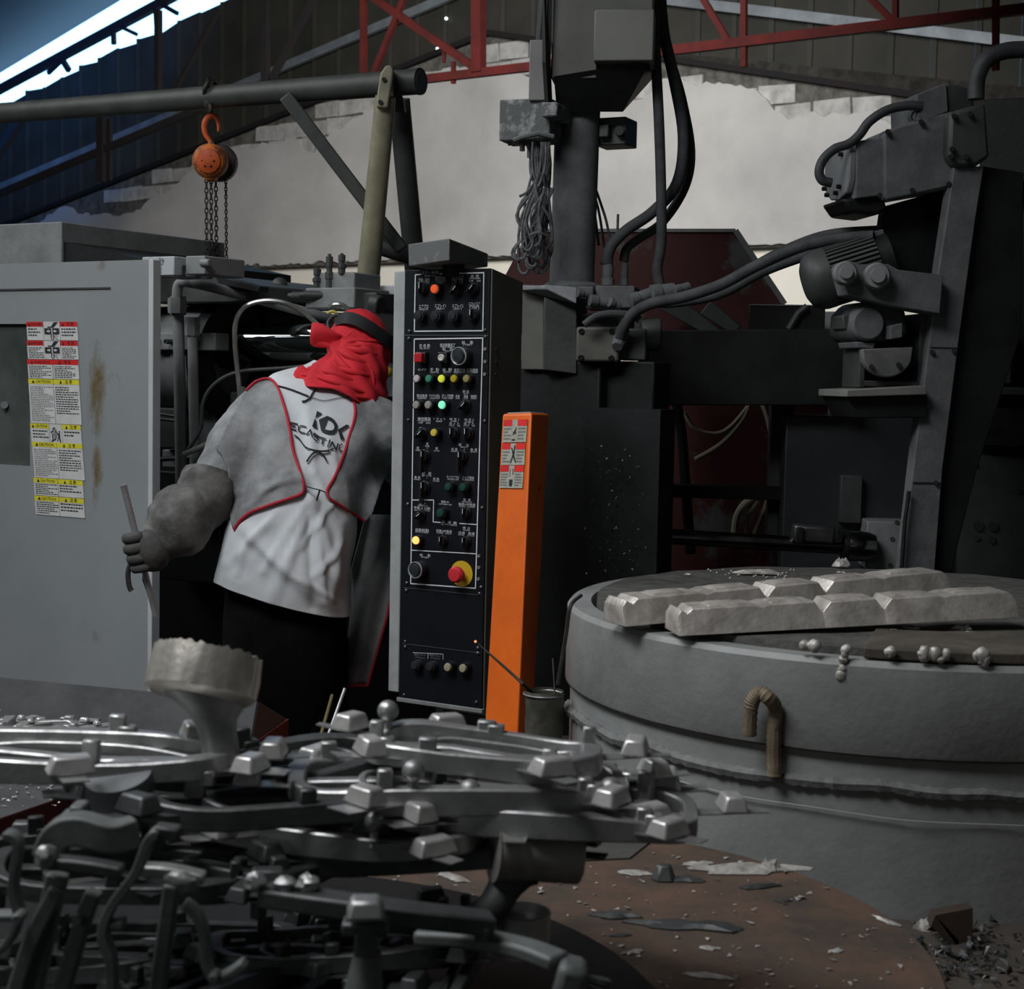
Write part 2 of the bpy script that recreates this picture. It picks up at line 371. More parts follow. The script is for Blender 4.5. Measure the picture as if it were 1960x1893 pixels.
# ------------------------------------------------------------------ pipe gantry with chain hoist
D = 5.8
t = thing('pipe_gantry', 'green pipe boom on an olive A-frame leg, under the roof trusses', 'gantry', (W(705, 600, D).x, D, 0))
m = MB(); a = W(-260, 236, 7.2); b = W(0, 217, 6.5); c = W(800, 156, 5.6)
m.tube([a, b, b.lerp(c, .5), c], [.042, .041, .043, .045], 18); m.build('boom_pipe', pipe_green, t)
m = MB(); e = (c - b).normalized(); m.cyl(c, c + e * .012, .047, seg=18); m.cyl(c + e * .01, c + e * .014, .036, seg=18); m.build('boom_end', pipe_green, t)
m = MB(); p = W(738, 185, 5.55); q = W(702, 560, 5.75); q2 = p + (q - p) * 2.6
m.tube([p, q, q2], [.036, .042, .046], 18); m.build('front_leg', pipe_olive, t)
m = MB(); m.tube([W(764, 190, 5.9), W(790, 470, 6.05), W(835, 930, 6.3)], .040, 16); m.build('rear_leg', pipe_green, t)
m = MB(); m.strip([W(546, 184, 5.80), W(770, 478, 5.85)], .05, .05, up=(0, 1, 0)); m.build('diagonal_brace', pipe_green, t, bevel=.006)
m = MB(); m.tube([W(700, 462, 5.95), W(760, 480, 5.95), W(840, 505, 5.95)], .036, 16); m.build('cross_pipe', pipe_green, t)
# strap over the boom
m = MB(); pr = [(720, 205), (722, 178), (728, 140), (738, 125), (748, 124), (753, 133), (750, 160), (742, 207)]
m.prism([W(x, y, 5.50) for x, y in pr], V((0, .12, 0))); m.build('saddle_strap', pipe_olive, t, bevel=.006)
for q_ in ((735, 152), (728, 195)):
    m = MB(); m.cyl(W(*q_, 5.49), W(*q_, 5.51), .008, seg=8); m.build('strap_bolt', iron, t)
m = MB(); m.prism([W(x, y, 5.72) for x, y in ((748, 172), (770, 182), (774, 208), (750, 205))], V((0, .1, 0))); m.build('gusset', pipe_green, t, bevel=.004)

Dh = 6.05
t = thing('chain_hoist', 'rusty orange manual chain hoist hanging from the green pipe boom', 'hoist', W(405, 150, Dh))
u = S(Dh)
m = MB()
m.tube(smooth_path([W(395, 205, Dh), W(391, 175, Dh - .08), W(402, 155, Dh - .07), W(414, 162, Dh + .05), W(411, 190, Dh + .07), W(404, 212, Dh)]), 3.5 * u, 8)
m.tube(smooth_path([W(388, 176, Dh - .06), W(395, 160, Dh - .06), W(400, 150, Dh), W(412, 160, Dh), W(421, 160, Dh)]), 3 * u, 8)
for i in range(6): m.lathe([(5 * u, -3 * u), (8 * u, -2 * u), (8 * u, 2 * u), (5 * u, 3 * u)], W(398 + (i % 2) * 4, 172 + 7 * i, Dh - .07), (i % 2, 1, .2), 10)
m.build('sling_chain', iron, t)
m = MB(); path = [W(x, y, Dh) for x, y in ((402, 270), (394, 258), (391, 244), (393, 232), (399, 224), (407, 221), (414, 226), (418, 238), (418, 252))]
m.tube(smooth_path(path, 5), [u * (2.5 + 3.2 * math.sin(PI * min(1, .15 + i / 40 * .85))) for i in range(len(smooth_path(path, 5)))], 10); m.build('top_hook', orange_hook, t)
m = MB(); m.cyl(W(404, 268, Dh), W(404, 285, Dh), 5 * u, 7 * u, 10); m.build('hook_shank', orange_hoist, t)
ax = (W(398, 306, Dh - .1) - W(412, 309, Dh + .1)).normalized()
m = MB(); o = W(403, 309, Dh)
m.lathe([(24 * u, -.05), (32 * u, -.045), (33 * u, .02), (30 * u, .045), (25 * u, .055)], o, ax, 28)
m.prism([W(x, y, Dh - .03) for x, y in ((384, 325), (418, 325), (408, 344), (392, 344))], V((0, .07, 0))); m.build('gear_housing', orange_hoist, t, bevel=.004)
m = MB(); m.lathe([(24 * u, .05), (22 * u, .068), (10 * u, .075), (.5 * u, .076)], o, ax, 24); m.build('end_cap', orange_hook, t)
m = MB()
for k in range(6):
    a = k * PI / 3; m.ell(o + ax * .072 + V((math.cos(a) * 11 * u, 0, math.sin(a) * 11 * u)), (2.6 * u, 2.6 * u, 2 * u), seg=8, rings=5)
m.build('cap_holes', iron, t)['kind'] = 'stuff'
m = MB(); m.lathe([(24 * u, -.05), (34 * u, -.055), (36 * u, -.09), (31 * u, -.12), (8 * u, -.125)], W(414, 311, Dh + .02), ax, 26); m.build('hand_wheel_cover', iron, t)
def chain(mb, p0, p1, lw, ll, r):
    p0 = V(p0); p1 = V(p1); n = max(2, int((p1 - p0).length / (ll * .74)))
    for i in range(n):
        c = p0.lerp(p1, (i + .5) / n); ang = .5 + (PI / 2 if i % 2 else 0); ex = V((math.cos(ang), math.sin(ang), 0)); pts = []
        for k in range(9):
            th = 2 * PI * k / 8; pts.append(c + ex * (lw / 2 * math.cos(th)) + V((0, 0, ll / 2 * math.sin(th) * 1.0)))
        mb.tube(pts, r, 5, cap=False)
for nm, x0, x1, y0, y1, dd, lw in (('load_chain', 395, 396, 340, 545, -.02, 6.5), ('load_chain', 404, 405, 342, 545, .02, 6.5), ('load_chain', 413, 415, 338, 545, .05, 6.5), ('hand_chain', 432, 434, 330, 545, .1, 5)):
    m = MB(); chain(m, W(x0, y0, Dh + dd), W(x1, y1, Dh + dd), lw * u, lw * 1.9 * u, 1.25 * u); m.build(nm, iron, t)
# ------------------------------------------------------------------ left machine with safety door
DF = Fr(W(290, 930, 4.75), 30)
t = machine = thing('die_casting_machine', 'large grey die casting machine with sliding safety door and chrome tie bar, at left', 'machine', (DF.o.x - .3, DF.o.y + .8, 0))
def z_at(px, py, y=0): return DF.at(px, py, y)[1]
# stained door paint: rust runs follow a line beside the warning labels
door_m = mat('door_paint', (.225, .245, .25), (.265, .285, .29), 2.5, .42, 0, .06, 60, lo=.3, hi=.7)
nt = door_m.node_tree; N = nt.nodes; L = nt.links; bs = N['Principled BSDF']
sx, sz = DF.at(190, 800); sp = V((sx, 0, sz))
tc = N.new('ShaderNodeTexCoord'); sep = N.new('ShaderNodeSeparateXYZ'); L.new(tc.outputs['Object'], sep.inputs[0])
def mth(op, a, b=None, c=None):
    n = N.new('ShaderNodeMath'); n.operation = op
    for i, q in enumerate((a, b, c)):
        if q is None: continue
        if isinstance(q, (int, float)): n.inputs[i].default_value = q
        else: L.new(q, n.inputs[i])
    return n.outputs[0]
def bump1(x, c, w): return mth('POWER', 2.718, mth('MULTIPLY', mth('POWER', mth('DIVIDE', mth('SUBTRACT', x, c), w), 2), -1))
ns = N.new('ShaderNodeTexNoise'); ns.inputs['Scale'].default_value = 16; ns.inputs['Detail'].default_value = 7; ns.inputs['Roughness'].default_value = .7
mp = N.new('ShaderNodeMapping'); mp.inputs['Scale'].default_value = (1, 1, .45); L.new(tc.outputs['Object'], mp.inputs[0]); L.new(mp.outputs[0], ns.inputs['Vector'])
blob = None
for px, py, wx, wz, k in ((185, 760, .035, .16, 1.0), (187, 900, .022, .12, .9), (205, 740, .06, .12, .5), (190, 510, .03, .03, .7), (183, 1215, .016, .035, .6), (180, 1080, .012, .12, .35), (188, 1290, .012, .03, .3)):
    x, z = DF.at(px, py); g = mth('MULTIPLY', mth('MULTIPLY', bump1(sep.outputs['X'], x, wx * 1.5), bump1(sep.outputs['Z'], z, wz)), k)
    blob = g if blob is None else mth('MAXIMUM', blob, g)
msk = N.new('ShaderNodeMapRange'); msk.inputs['From Min'].default_value = .54; msk.inputs['From Max'].default_value = .74
L.new(mth('ADD', mth('MULTIPLY', blob, .36), mth('MULTIPLY', ns.outputs['Fac'], .75)), msk.inputs['Value'])
rc = N.new('ShaderNodeValToRGB'); rc.color_ramp.elements[0].color = (.17, .15, .085, 1); rc.color_ramp.elements[1].color = (.10, .062, .022, 1)
n3 = N.new('ShaderNodeTexNoise'); n3.inputs['Scale'].default_value = 70; L.new(tc.outputs['Object'], n3.inputs['Vector']); L.new(n3.outputs['Fac'], rc.inputs['Fac'])
mx = N.new('ShaderNodeMix'); mx.data_type = 'RGBA'; src = bs.inputs['Base Color'].links[0].from_socket
L.new(msk.outputs[0], mx.inputs['Factor']); L.new(src, mx.inputs[6]); L.new(rc.outputs['Color'], mx.inputs[7]); L.new(mx.outputs[2], bs.inputs['Base Color'])

droot = bpy.data.objects.new('safety_door', None); COL.objects.link(droot); droot.parent = machine
droot.matrix_parent_inverse = wmat(machine).inverted(); droot.matrix_world = DF.M; WM[droot.name] = DF.M
x0, z0 = DF.at(298, 1372); x1 = DF.at(288, 900)[0]; zt = DF.at(284, 497)[1]
wx1, wz1 = DF.at(57, 620); _, wz0 = DF.at(57, 893)
xl_ = -1.15
m = MB(); T = .012
m.box((wx1, 0, z0), (0, T, zt), DF.M); m.box((xl_, 0, wz1), (wx1, T, zt), DF.M); m.box((xl_, 0, z0), (wx1, T, wz0), DF.M)
m.build('door_panel', door_m, droot, smooth=0)
m = MB(); m.box((wx1 - .9, .012, wz0), (wx1, .02, wz1), DF.M)
m.build('door_window', mat('window_dirty', (.045, .055, .052), (.09, .10, .095), 4, .25), droot, smooth=0)
m = MB(); m.box((xl_, -.004, zt - .085), (-.17, .0, zt - .08), DF.M); m.build('door_seam', mach_dark, droot, smooth=0)
m = MB(); m.box((-.012, -.003, z0), (.006, T + .02, zt), DF.M); m.build('door_edge', pale_box, droot, bevel=.002)
m = MB(); m.cyl(DF.p(8, 775, .01), DF.p(8, 775, -.004), .012, seg=12); m.build('window_screw', mach_grey, droot)

# ---- text
def text_mesh(mb, s, P, ex, ez, n, h, align='C', width=None, font=None):
    cu = bpy.data.curves.new('t', 'FONT'); cu.body = s; cu.size = 1; cu.resolution_u = 1; cu.align_x = 'CENTER' if align == 'C' else 'LEFT'; cu.align_y = 'CENTER'
    ob = bpy.data.objects.new('t', cu); me = bpy.data.meshes.new_from_object(ob)
    k = h / .72
    if width and len(me.vertices):
        xs = [v.co.x for v in me.vertices]; w = (max(xs) - min(xs)) * k; kx = k * width / w if w else k
    else: kx = k
    mb.add([P + ex * (v.co.x * kx) + ez * (v.co.y * k) + n * .0006 for v in me.vertices], [list(p.vertices) for p in me.polygons])
    bpy.data.objects.remove(ob); bpy.data.meshes.remove(me); bpy.data.curves.remove(cu)

class Sheet:
    """flat printed sheet in a frame; coordinates are fractions of the sheet"""
    def __init__(s, fr, x, z, w, h, y, sk=0): s.fr, s.x, s.z, s.w, s.h, s.y, s.k, s.sk = fr, x, z, w, h, y, MB(), sk
    def P(s, u, v, o=0): return s.fr.w(s.x + s.w * u + s.sk * v, s.y - o, s.z - s.h * v)
    def rect(s, m, u0, v0, u1, v1, o=.0005):
        s.k.mat(m).add([s.P(u0, v0, o), s.P(u1, v0, o), s.P(u1, v1, o), s.P(u0, v1, o)], [(0, 1, 2, 3)]); return s
    def poly(s, m, pts, o=.0009):
        s.k.mat(m).add([s.P(u, v, o) for u, v in pts], [tuple(range(len(pts)))]); return s
    def base(s): s.k.mat(0).hexa([s.P(0, 0), s.P(1, 0), s.P(1, 0, -.001), s.P(0, 0, -.001), s.P(0, 1), s.P(1, 1), s.P(1, 1, -.001), s.P(0, 1, -.001)]); return s
    def text(s, m, t, u, v, hh, wu=None):
        s.k.cur = m; text_mesh(s.k, t, s.P(u, v, .0008), s.fr.x, s.fr.z, -s.fr.y, hh * s.h, width=wu * s.w if wu else None); return s
    def lines(s, m, u0, u1, v0, v1, n, th=.4):
        for i in range(n):
            v = v0 + (v1 - v0) * i / n; u = u0; e = u1 - random.choice([0, 0, .02, .1, .2]) * (u1 - u0) * 2
            while u < e:
                w = random.uniform(.02, .06); s.rect(m, u, v, min(u + w, e), v + (v1 - v0) / n * th, .0007); u += w + .012
        return s
    def tri(s, m, u, v, w, h): return s.poly(m, [(u, v), (u + w / 2, v - h), (u + w, v)])
LM = [white_lbl, red_lbl, yel_lbl, ink, ink_grey]
def press_icon(s, u0, u1, v0=0., v1=1.):
    w = u1 - u0; q = lambda a, b: (u0 + w * a, v0 + (v1 - v0) * b)
    s.poly(3, [q(.05, .35), q(.46, .35), q(.46, .68), q(.05, .68)]); s.poly(3, [q(.54, .35), q(.95, .35), q(.95, .68), q(.54, .68)])
    s.poly(3, [q(.25, .26), q(.48, .26), q(.66, .02), q(.92, .02), q(.62, .32), q(.25, .32)])
    for dx, sg in ((.2, 1), (.8, -1)):
        s.poly(0, [q(dx, .47), q(dx + .1 * sg, .47), q(dx + .1 * sg, .42), q(dx + .22 * sg, .51), q(dx + .1 * sg, .6), q(dx + .1 * sg, .55), q(dx, .55)], .0012)
    for a, b in (((.45, .68), (.40, .82)), ((.40, .82), (.46, .97)), ((.46, .97), (.55, .95)), ((.55, .95), (.55, .74)), ((.52, .70), (.80, .97)), ((.66, .72), (.84, .80))):
        dx, dy = .05, .0; s.poly(3, [q(a[0], a[1]), q(a[0] + dx, a[1]), q(b[0] + dx, b[1]), q(b[0], b[1])])
def person_icon(s, u0, u1):
    w = u1 - u0; q = lambda a, b: (u0 + w * a, b)
    for P_ in ([(.1, .92), (.5, .76), (.52, .82), (.1, .98)], [(.2, .5), (.28, .5), (.28, .9), (.2, .9)], [(.08, .45), (.3, .3), (.3, .38), (.12, .5)], [(.25, .25), (.45, .15), (.5, .2), (.3, .3)],
               [(.5, .3), (.72, .5), (.85, .45), (.85, .7), (.72, .72), (.68, .55), (.5, .36)], [(.75, .7), (.85, .7), (.9, .97), (.8, .97)], [(.7, .7), (.76, .7), (.62, .95), (.58, .9)], [(.76, .36), (.88, .36), (.88, .44), (.76, .44)]):
        s.poly(3, [q(a, b) for a, b in P_])
    s.poly(4, [q(.3, .35), q(.55, .22), q(.65, .5), q(.6, .75), q(.35, .8)], .0006)
rows = [('D', 616, 652, 50, 147), ('D2', 652, 688, 51, 148), ('W', 688, 725, 52, 149), ('C', 725, 810, 54, 151), ('CP', 810, 846, 58, 154), ('C', 845, 914, 61, 157), ('C', 914, 948, 64, 158), ('C', 948, 985, 66, 160)]
for k, (kd, ya, yb, xa_, xb_) in enumerate(rows):
    xL, zT = DF.at(xa_, ya, -.002); xR, _ = DF.at(xb_, ya, -.002); _, zB_ = DF.at(xa_ + 1, yb - 1, -.002)
    s = Sheet(DF, xL, zT, xR - xL, zT - zB_, -.002, .006 if yb - ya < 60 else .012).base()
    if kd in 'D2':
        hd = .26
        s.rect(1, 0, 0, .34, hd).rect(1, .66, 0, 1, hd); s.tri(3, .03, hd * .85, .05, hd * .7).text(3, 'DANGER', .2, hd * .5, hd * .5, .22); s.tri(3, .70, hd * .85, .05, hd * .7).text(3, '危 険', .87, hd * .5, hd * .6)
        s.lines(3, .03, .32, .36, .86 if kd == 'D' else .98, 3 if kd == 'D' else 7); s.lines(3, .69, .97, .36, .86 if kd == 'D' else .98, 3 if kd == 'D' else 7); press_icon(s, .34, .66); s.rect(4, .335, 0, .34, 1, .0008).rect(4, .66, 0, .665, 1, .0008)
    elif kd == 'W':
        s.rect(1, 0, 0, 1, .25); s.tri(3, .07, .22, .05, .18).text(3, 'WARNING', .29, .13, .14, .3); s.tri(3, .62, .22, .05, .18).text(3, '警 告', .8, .13, .15)
        s.lines(3, .03, .47, .33, .98, 7); s.lines(3, .53, .95, .33, .98, 7); s.rect(4, .495, .25, .505, 1, .0008)
    elif kd == 'CP':
        hd = .25; s.rect(2, 0, 0, .37, hd).rect(2, .63, 0, 1, hd); s.tri(3, .03, .22, .05, .18).text(3, 'CAUTION', .22, .13, .15, .24); s.tri(3, .7, .22, .05, .18).text(3, '注 意', .86, .13, .16)
        s.lines(3, .04, .35, .36, .86, 3); s.lines(3, .67, .97, .36, .72, 2); person_icon(s, .38, .62); s.rect(4, .37, 0, .375, 1, .0008).rect(4, .625, 0, .63, 1, .0008)
    else:
        hd = 9.2 / (yb - ya); s.rect(2, 0, 0, 1, hd); s.tri(3, .07, hd * .85, .06, hd * .7).text(3, 'CAUTION', .29, hd * .52, hd * .6, .29); s.tri(3, .62, hd * .85, .05, hd * .7).text(3, '注 意', .8, hd * .52, hd * .65)
        n = max(4, int((yb - ya - 12) / 3.6)); s.lines(3 if n < 9 else 4, .03, .48, hd + .06, .97, n); s.lines(3, .53, .97, hd + .06, .8, max(3, int(n * .6))); s.rect(4, .495, 0, .502, 1, .0008)
    o = s.k.build('warning_label', LM, droot, smooth=0)
    o['label'] = ['red danger label with press icon, topmost of the strip', 'red danger label with press icon, second in the strip', 'red warning label of two text columns', 'tall yellow caution label of fine print', 'yellow caution label with man icon', 'tall yellow caution label with a curled corner', 'dirty yellow caution label, second from the bottom', 'dirty yellow caution label at the strip bottom'][k]

# ---- body behind the door
m = MB(); DF.bx(m, -700, 462, 118, 520, .35, 1.2); m.build('top_cover', mach_grey, machine, bevel=.004)
m = MB(); m.prism([DF.p(119, 462, .36), DF.p(270, 496, .36), DF.p(270, 560, .36), DF.p(119, 560, .36)], DF.y * .8); m.build('cover_side', mach_black, machine, smooth=0)
m = MB(); DF.bx(m, -600, 600, 500, 1500, .75, 1.9); m.build('machine_bed', mach_black, machine, bevel=.01)
m = MB(); DF.bx(m, 272, 492, 333, 527, .12, .3); m.build('painted_block', chip_grey, machine, bevel=.003)
m = MB(); DF.bx(m, 336, 494, 362, 512, .2, .3); DF.bx(m, 355, 490, 392, 525, .15, .34); m.cyl(DF.p(385, 503, .15), DF.p(402, 503, .15), .012); m.build('limit_block', mach_grey, machine, bevel=.004)
m = MB(); DF.poly(m, [(283, 528), (405, 525), (496, 546), (496, 575), (440, 580), (283, 580)], .45, 1.0); m.build('top_beam', mach_dark, machine, bevel=.006)
m = MB(); DF.poly(m, [(410, 470 + 56), (497, 548), (495, 560), (420, 545)], .40, .45); m.build('beam_lip', mach_black, machine, bevel=.003)
# barrel and ring
bc = DF.p(440, 690, .62); rr = 112 * S(5.3)
m = MB(); m.lathe([(rr * .93, -.42), (rr * .95, -.1), (rr, -.09), (rr, 0), (rr * .72, .0), (rr * .70, -.06), (rr * .3, -.06)], bc, DF.x, 48); m.build('barrel', mach_grey, machine)
m = MB(); m.lathe([(rr * 1.01, -.02), (rr * 1.01, .03), (rr * .62, .035), (rr * .60, -.02)], bc, DF.x, 48); m.build('gland_ring', mach_black, machine)
m = MB(); ra = 37 * S(5.2); a = DF.p(462, 655, .62); b = DF.p(720, 657, .62); e = (b - a).normalized()
m.lathe([(ra * .86, 0), (ra, .012), (ra, (b - a).length)], a, e, 40); m.build('tie_bar', chrome, machine)
m = MB(); m.lathe([(ra * 1.5, -.12), (ra * 1.5, -.02), (ra * 1.04, -.018)], a, e, 32); m.build('bar_nut', mach_black, machine)
m = MB(); DF.bx(m, 286, 637, 412, 671, .40, .47); m.build('flange_plate', mach_grey, machine, bevel=.004)
for px in (302, 328, 377):
    m = MB(); r = 9 if px == 302 else 5; m.lathe([(r * .0017, 0), (r * .0017, .03), (r * .001, .03), (r * .0009, .012)], DF.p(px, 654, .40), -DF.y, 16); m.build('flange_bolt', mach_dark, machine)
for px, w in ((345, 11), (372, 10)):
    m = MB(); yt = 585 if px == 345 else 625; m.tube([DF.p(px - 4, yt - 10, .36), DF.p(px + 2, 940, .36)], w * .0017, 12)
    m.lathe([(w * .0024, -.03), (w * .0026, 0), (w * .0024, .03)], DF.p(px - 4, yt, .36), (0, 0, 1), 6); m.build('riser_pipe', mach_grey, machine)
m = MB(); m.tube(smooth_path([DF.p(340, 600, .34), DF.p(339, 560, .34), DF.p(345, 542, .34), DF.p(365, 541, .34), DF.p(430, 556, .4), DF.p(640, 612, .75)], 5), .017, 12)
m.lathe([(.03, -.025), (.032, 0), (.03, .025)], DF.p(339, 585, .34), (0, 0, 1), 6); m.build('elbow_pipe', mach_grey, machine)
for k, (a_, b_, c_, d_) in enumerate(((300, 780, 345, 860), (310, 860, 400, 900), (296, 900, 350, 960), (420, 820, 470, 900), (360, 690, 410, 1000), (296, 1000, 420, 1120), (440, 750, 520, 830))):
    m = MB(); DF.bx(m, a_, b_, c_, d_, .5 + .05 * (k % 3), .8); m.build('frame_block', [mach_dark, mach_grey, mach_black][k % 3], machine, bevel=.006)
m = MB(); m.tube([DF.p(290, 790, .45), DF.p(345, 798, .45)], .006, 8); m.tube([DF.p(290, 800, .45), DF.p(345, 806, .45)], .006, 8); m.tube([DF.p(290, 880, .42), DF.p(460, 870, .42)], .008, 8); o = m.build('small_pipe', iron, machine); o['kind'] = 'stuff'
# lubricator knob and valve block
m = MB(); m.lathe([(.026, 0), (.026, .02), (.017, .03), (.017, .06)], DF.p(527, 578, .7), (0, 0, 1), 16); m.ell(DF.p(535, 547, .7), (.029, .029, .029)); m.build('ball_knob', mach_dark, machine)
m = MB(); DF.bx(m, 584, 551, 678, 590, .55, .75); DF.bx(m, 610, 522, 678, 556, .60, .75); m.build('valve_block', mach_grey, machine, bevel=.005)
for px, y0, y1, r in ((630, 486, 552, 6.5), (654, 485, 524, 6.5), (607, 512, 550, 7)):
    m = MB(); a = DF.p(px, y1, .6); b = DF.p(px, y0, .6); L_ = (b - a).length; k = r * .0018
    m.lathe([(k, 0), (k, L_ * .25), (k * 1.25, L_ * .28), (k * 1.25, L_ * .45), (k * .8, L_ * .5), (k * .8, L_ * .6), (k, L_ * .62), (k, L_ * .92), (k * .5, L_ * .93), (k * .5, L_)], a, (0, 0, 1), 8); m.build('valve_fitting', mach_dark, machine)
for px, py in ((583, 565), (606, 563)):
    m = MB(); m.lathe([(.014, 0), (.014, .06), (.011, .062), (.008, .075)], DF.p(px + 12, py + 2, .56), -DF.x * .8 - DF.y * .5, 12); m.build('valve_plug', mach_dark, machine)
m = MB(); DF.bx(m, 678, 560, 720, 596, .6, .8); m.cyl(DF.p(712, 580, .6), DF.p(730, 584, .6), .03); m.build('solenoid', mach_dark, machine, bevel=.005)
m = MB(); DF.bx(m, 684, 547, 762, 760, .78, .95); m.build('grey_enclosure', pale_box, machine, bevel=.004)
# hoses
def hose_part(pts, d, r, m_, nm, par): mb = MB(); hose(mb, pts, d, r); return mb.build(nm, m_, par)
hose_part([(462, 800), (458, 740), (450, 660), (452, 615), (470, 587), (505, 576), (545, 580), (580, 598), (608, 622)], 5.0, 5, clear_hose, 'clear_hose', machine)
hose_part([(360, 860), (384, 820), (388, 775), (402, 745), (430, 722), (470, 710), (540, 705), (600, 700)], 5.05, 4, rubber, 'dark_hose', machine)
hose_part([(350, 870), (395, 850), (440, 815), (458, 790), (466, 740)], 5.0, 5, clear_hose, 'clear_hose', machine)
hose_part([(630, 590), (640, 583), (656, 585), (668, 596), (676, 610)], 5.0, 5, clear_hose, 'clear_hose', machine)
hose_part([(626, 600), (636, 596), (645, 602), (640, 625), (628, 640)], 4.95, 3, mat('hose_yellow', (.45, .38, .04), None, rough=.4), 'yellow_hose', machine)
# ------------------------------------------------------------------ control panel
PF = Fr(W(933, 930, 4.05), 30)
panel = thing('control_panel', 'tall black operator panel of knobs and lit buttons beside the orange post', 'control panel', PF.w(-.12, .08, 0), PF.R)
xl, zt = PF.at(776, 517); _, zb = PF.at(840, 1345); xr = 0
m = MB(); dp = .165
m.hexa([PF.w(xl, .004, zb), PF.w(xr, .004, zb), PF.w(xr, dp, zb), PF.w(xl, dp, zb), PF.w(xl, .004, zt), PF.w(xr, .004, zt), PF.w(xr, dp, zt - .025), PF.w(xl, dp, zt - .025)])
m.build('cabinet_body', olive_grey, panel, bevel=.002)
m = MB(); m.box((xl - .036, -.001, zb + .012), (xl - .001, .15, zt - .002), PF.M); m.build('side_flange', mach_grey if False else mat('flange_grey', (.36, .38, .38), (.28, .30, .30), 12, .5), panel, bevel=.003)
m = MB(); m.box((xl, -.002, zb), (xr - .004, .006, zt), PF.M); m.build('face_plate', panel_black, panel, bevel=.0015)
m = MB(); z = PF.at(850, 642)[1]; m.box((xl, -.0035, z - .0015), (xr - .004, .0, z + .0015), PF.M)
z = PF.at(850, 1132)[1]; m.box((xl + .012, -.0035, z - .001), (xr - .01, .0, z + .001), PF.M); z = PF.at(850, 1241)[1]; m.box((xl + .012, -.0035, z - .001), (xr - .01, .0, z + .001), PF.M)
m.build('plate_joint', mach_dark, panel, smooth=0)
m = MB(); m.box((xl - .005, -.006, zb - .012), (xr, .03, zb), PF.M); m.build('bottom_lip', mach_grey, panel, bevel=.002)
# cap on top
c = W(860, 456, 3.98); c2 = W(860, 499, 3.98); l1 = W(781, 467, 4.12); l2 = W(782, 510, 4.12); r1 = W(934, 485, 4.2); r2 = W(934, 511, 4.2)
bk1 = l1 + r1 - c; bk2 = l2 + r2 - c2
m = MB(); m.hexa([c2, r2, bk2, l2, c, r1, bk1, l1]); m.build('top_cap', mat('cap_grey', (.10, .105, .105), (.20, .20, .20), 25, .6, lo=.55, hi=.7), panel, bevel=.003)
m = MB(); m.tube([W(868, 500, 4.12), W(868, 530, 4.12)], .03, 12); m.build('cap_neck', mach_black, panel)
m = MB(); m.tube([PF.w(-.12, .1, zb), PF.w(-.12, .1, 0)], .045, 16); m.build('pedestal', mach_dark, panel)
m = MB(); DFy = .05; m.box((-.16, .05, zb - .09), (-.02, .12, zb - .03), PF.M); m.build('cable_gland_box', mach_dark, panel, bevel=.004)
# screws
for px, py in ((784, 634), (929, 632), (783, 648), (929, 645), (782, 804), (928, 806), (781, 965), (923, 972), (779, 1116), (921, 1124), (778, 1130), (918, 1136), (776, 1228), (776, 1238), (915, 1240), (915, 1250), (774, 1330), (912, 1344)):
    m = MB(); m.lathe([(.0045, 0), (.0045, .003), (.0025, .0045)], PF.p(px, py, -.002), -PF.y, 8); m.build('screw', steel_dark, panel)
for px, py in ((929, 668), (929, 692), (928, 716), (917, 1064), (917, 1086), (916, 1108)):
    m = MB(); m.lathe([(.0045, 0), (.0045, .003), (.0025, .003), (.002, .001)], PF.p(px, py, -.002), -PF.y, 8); m.build('vent_eyelet', steel, panel)
for py in (669, 693, 716):
    x, z_ = PF.at(933, py); m = MB(); m.cyl(PF.w(0, .03, z_), PF.w(.004, .03, z_), .004, seg=8); m.build('side_rivet', iron, panel)
ME = {}
def bmat(n, c, es=0): return mat(n, c, None, rough=.35, emit=c if es else None, es=es)
B = {'or': bmat('lamp_orange_dim', (.75, .10, .02), .35), 'red': bmat('button_red', (.42, .015, .02)), 'wh': bmat('button_white', (.55, .54, .50)), 'gw': bmat('lamp_grey', (.50, .47, .48)), 'gr': bmat('lamp_green', (.04, .24, .15)),
     'yl': bmat('lamp_lime', (.62, .68, .05), .42), 'dy': bmat('lamp_amber', (.42, .35, .02)), 'br': bmat('lamp_brown', (.28, .24, .10)), 'gd': bmat('lamp_smoke', (.30, .29, .27)), 'ge': bmat('lamp_green_lit', (.22, .85, .50), .75),
     'y': bmat('button_yellow', (.62, .48, .07)), 'oe': bmat('lamp_orange_lit', (1., .30, .08), 2.6), 'k': mat('button_dark', (.022, .026, .028), None, rough=.35), 'cr': bmat('button_cream', (.33, .32, .22)), 'gk': bmat('button_green_dark', (.012, .055, .042))}
pxm = S(4.1)
def lamp(px, py, key, r=11, h=.02, lab=None):
    b = MB(); P = PF.p(px + 3, py - 2, -.002); k = r * pxm
    b.lathe([(k * 1.05, 0), (k * 1.05, h * .8), (k, h), (k * .8, h), (k * .78, h * .6)], P, -PF.y, 20)
    o = b.build('push_button', btn_black if key != 'k' else mat('bezel_dark', (.02, .022, .025), None, rough=.4), panel)
    if lab: o['label'] = lab
    c = MB(); c.lathe([(k * .78, h * .5), (k * .78, h * 1.08), (k * .66, h * 1.25), (k * .05, h * 1.3)], P, -PF.y, 20); c.build('button_cap', B[key], o); return o
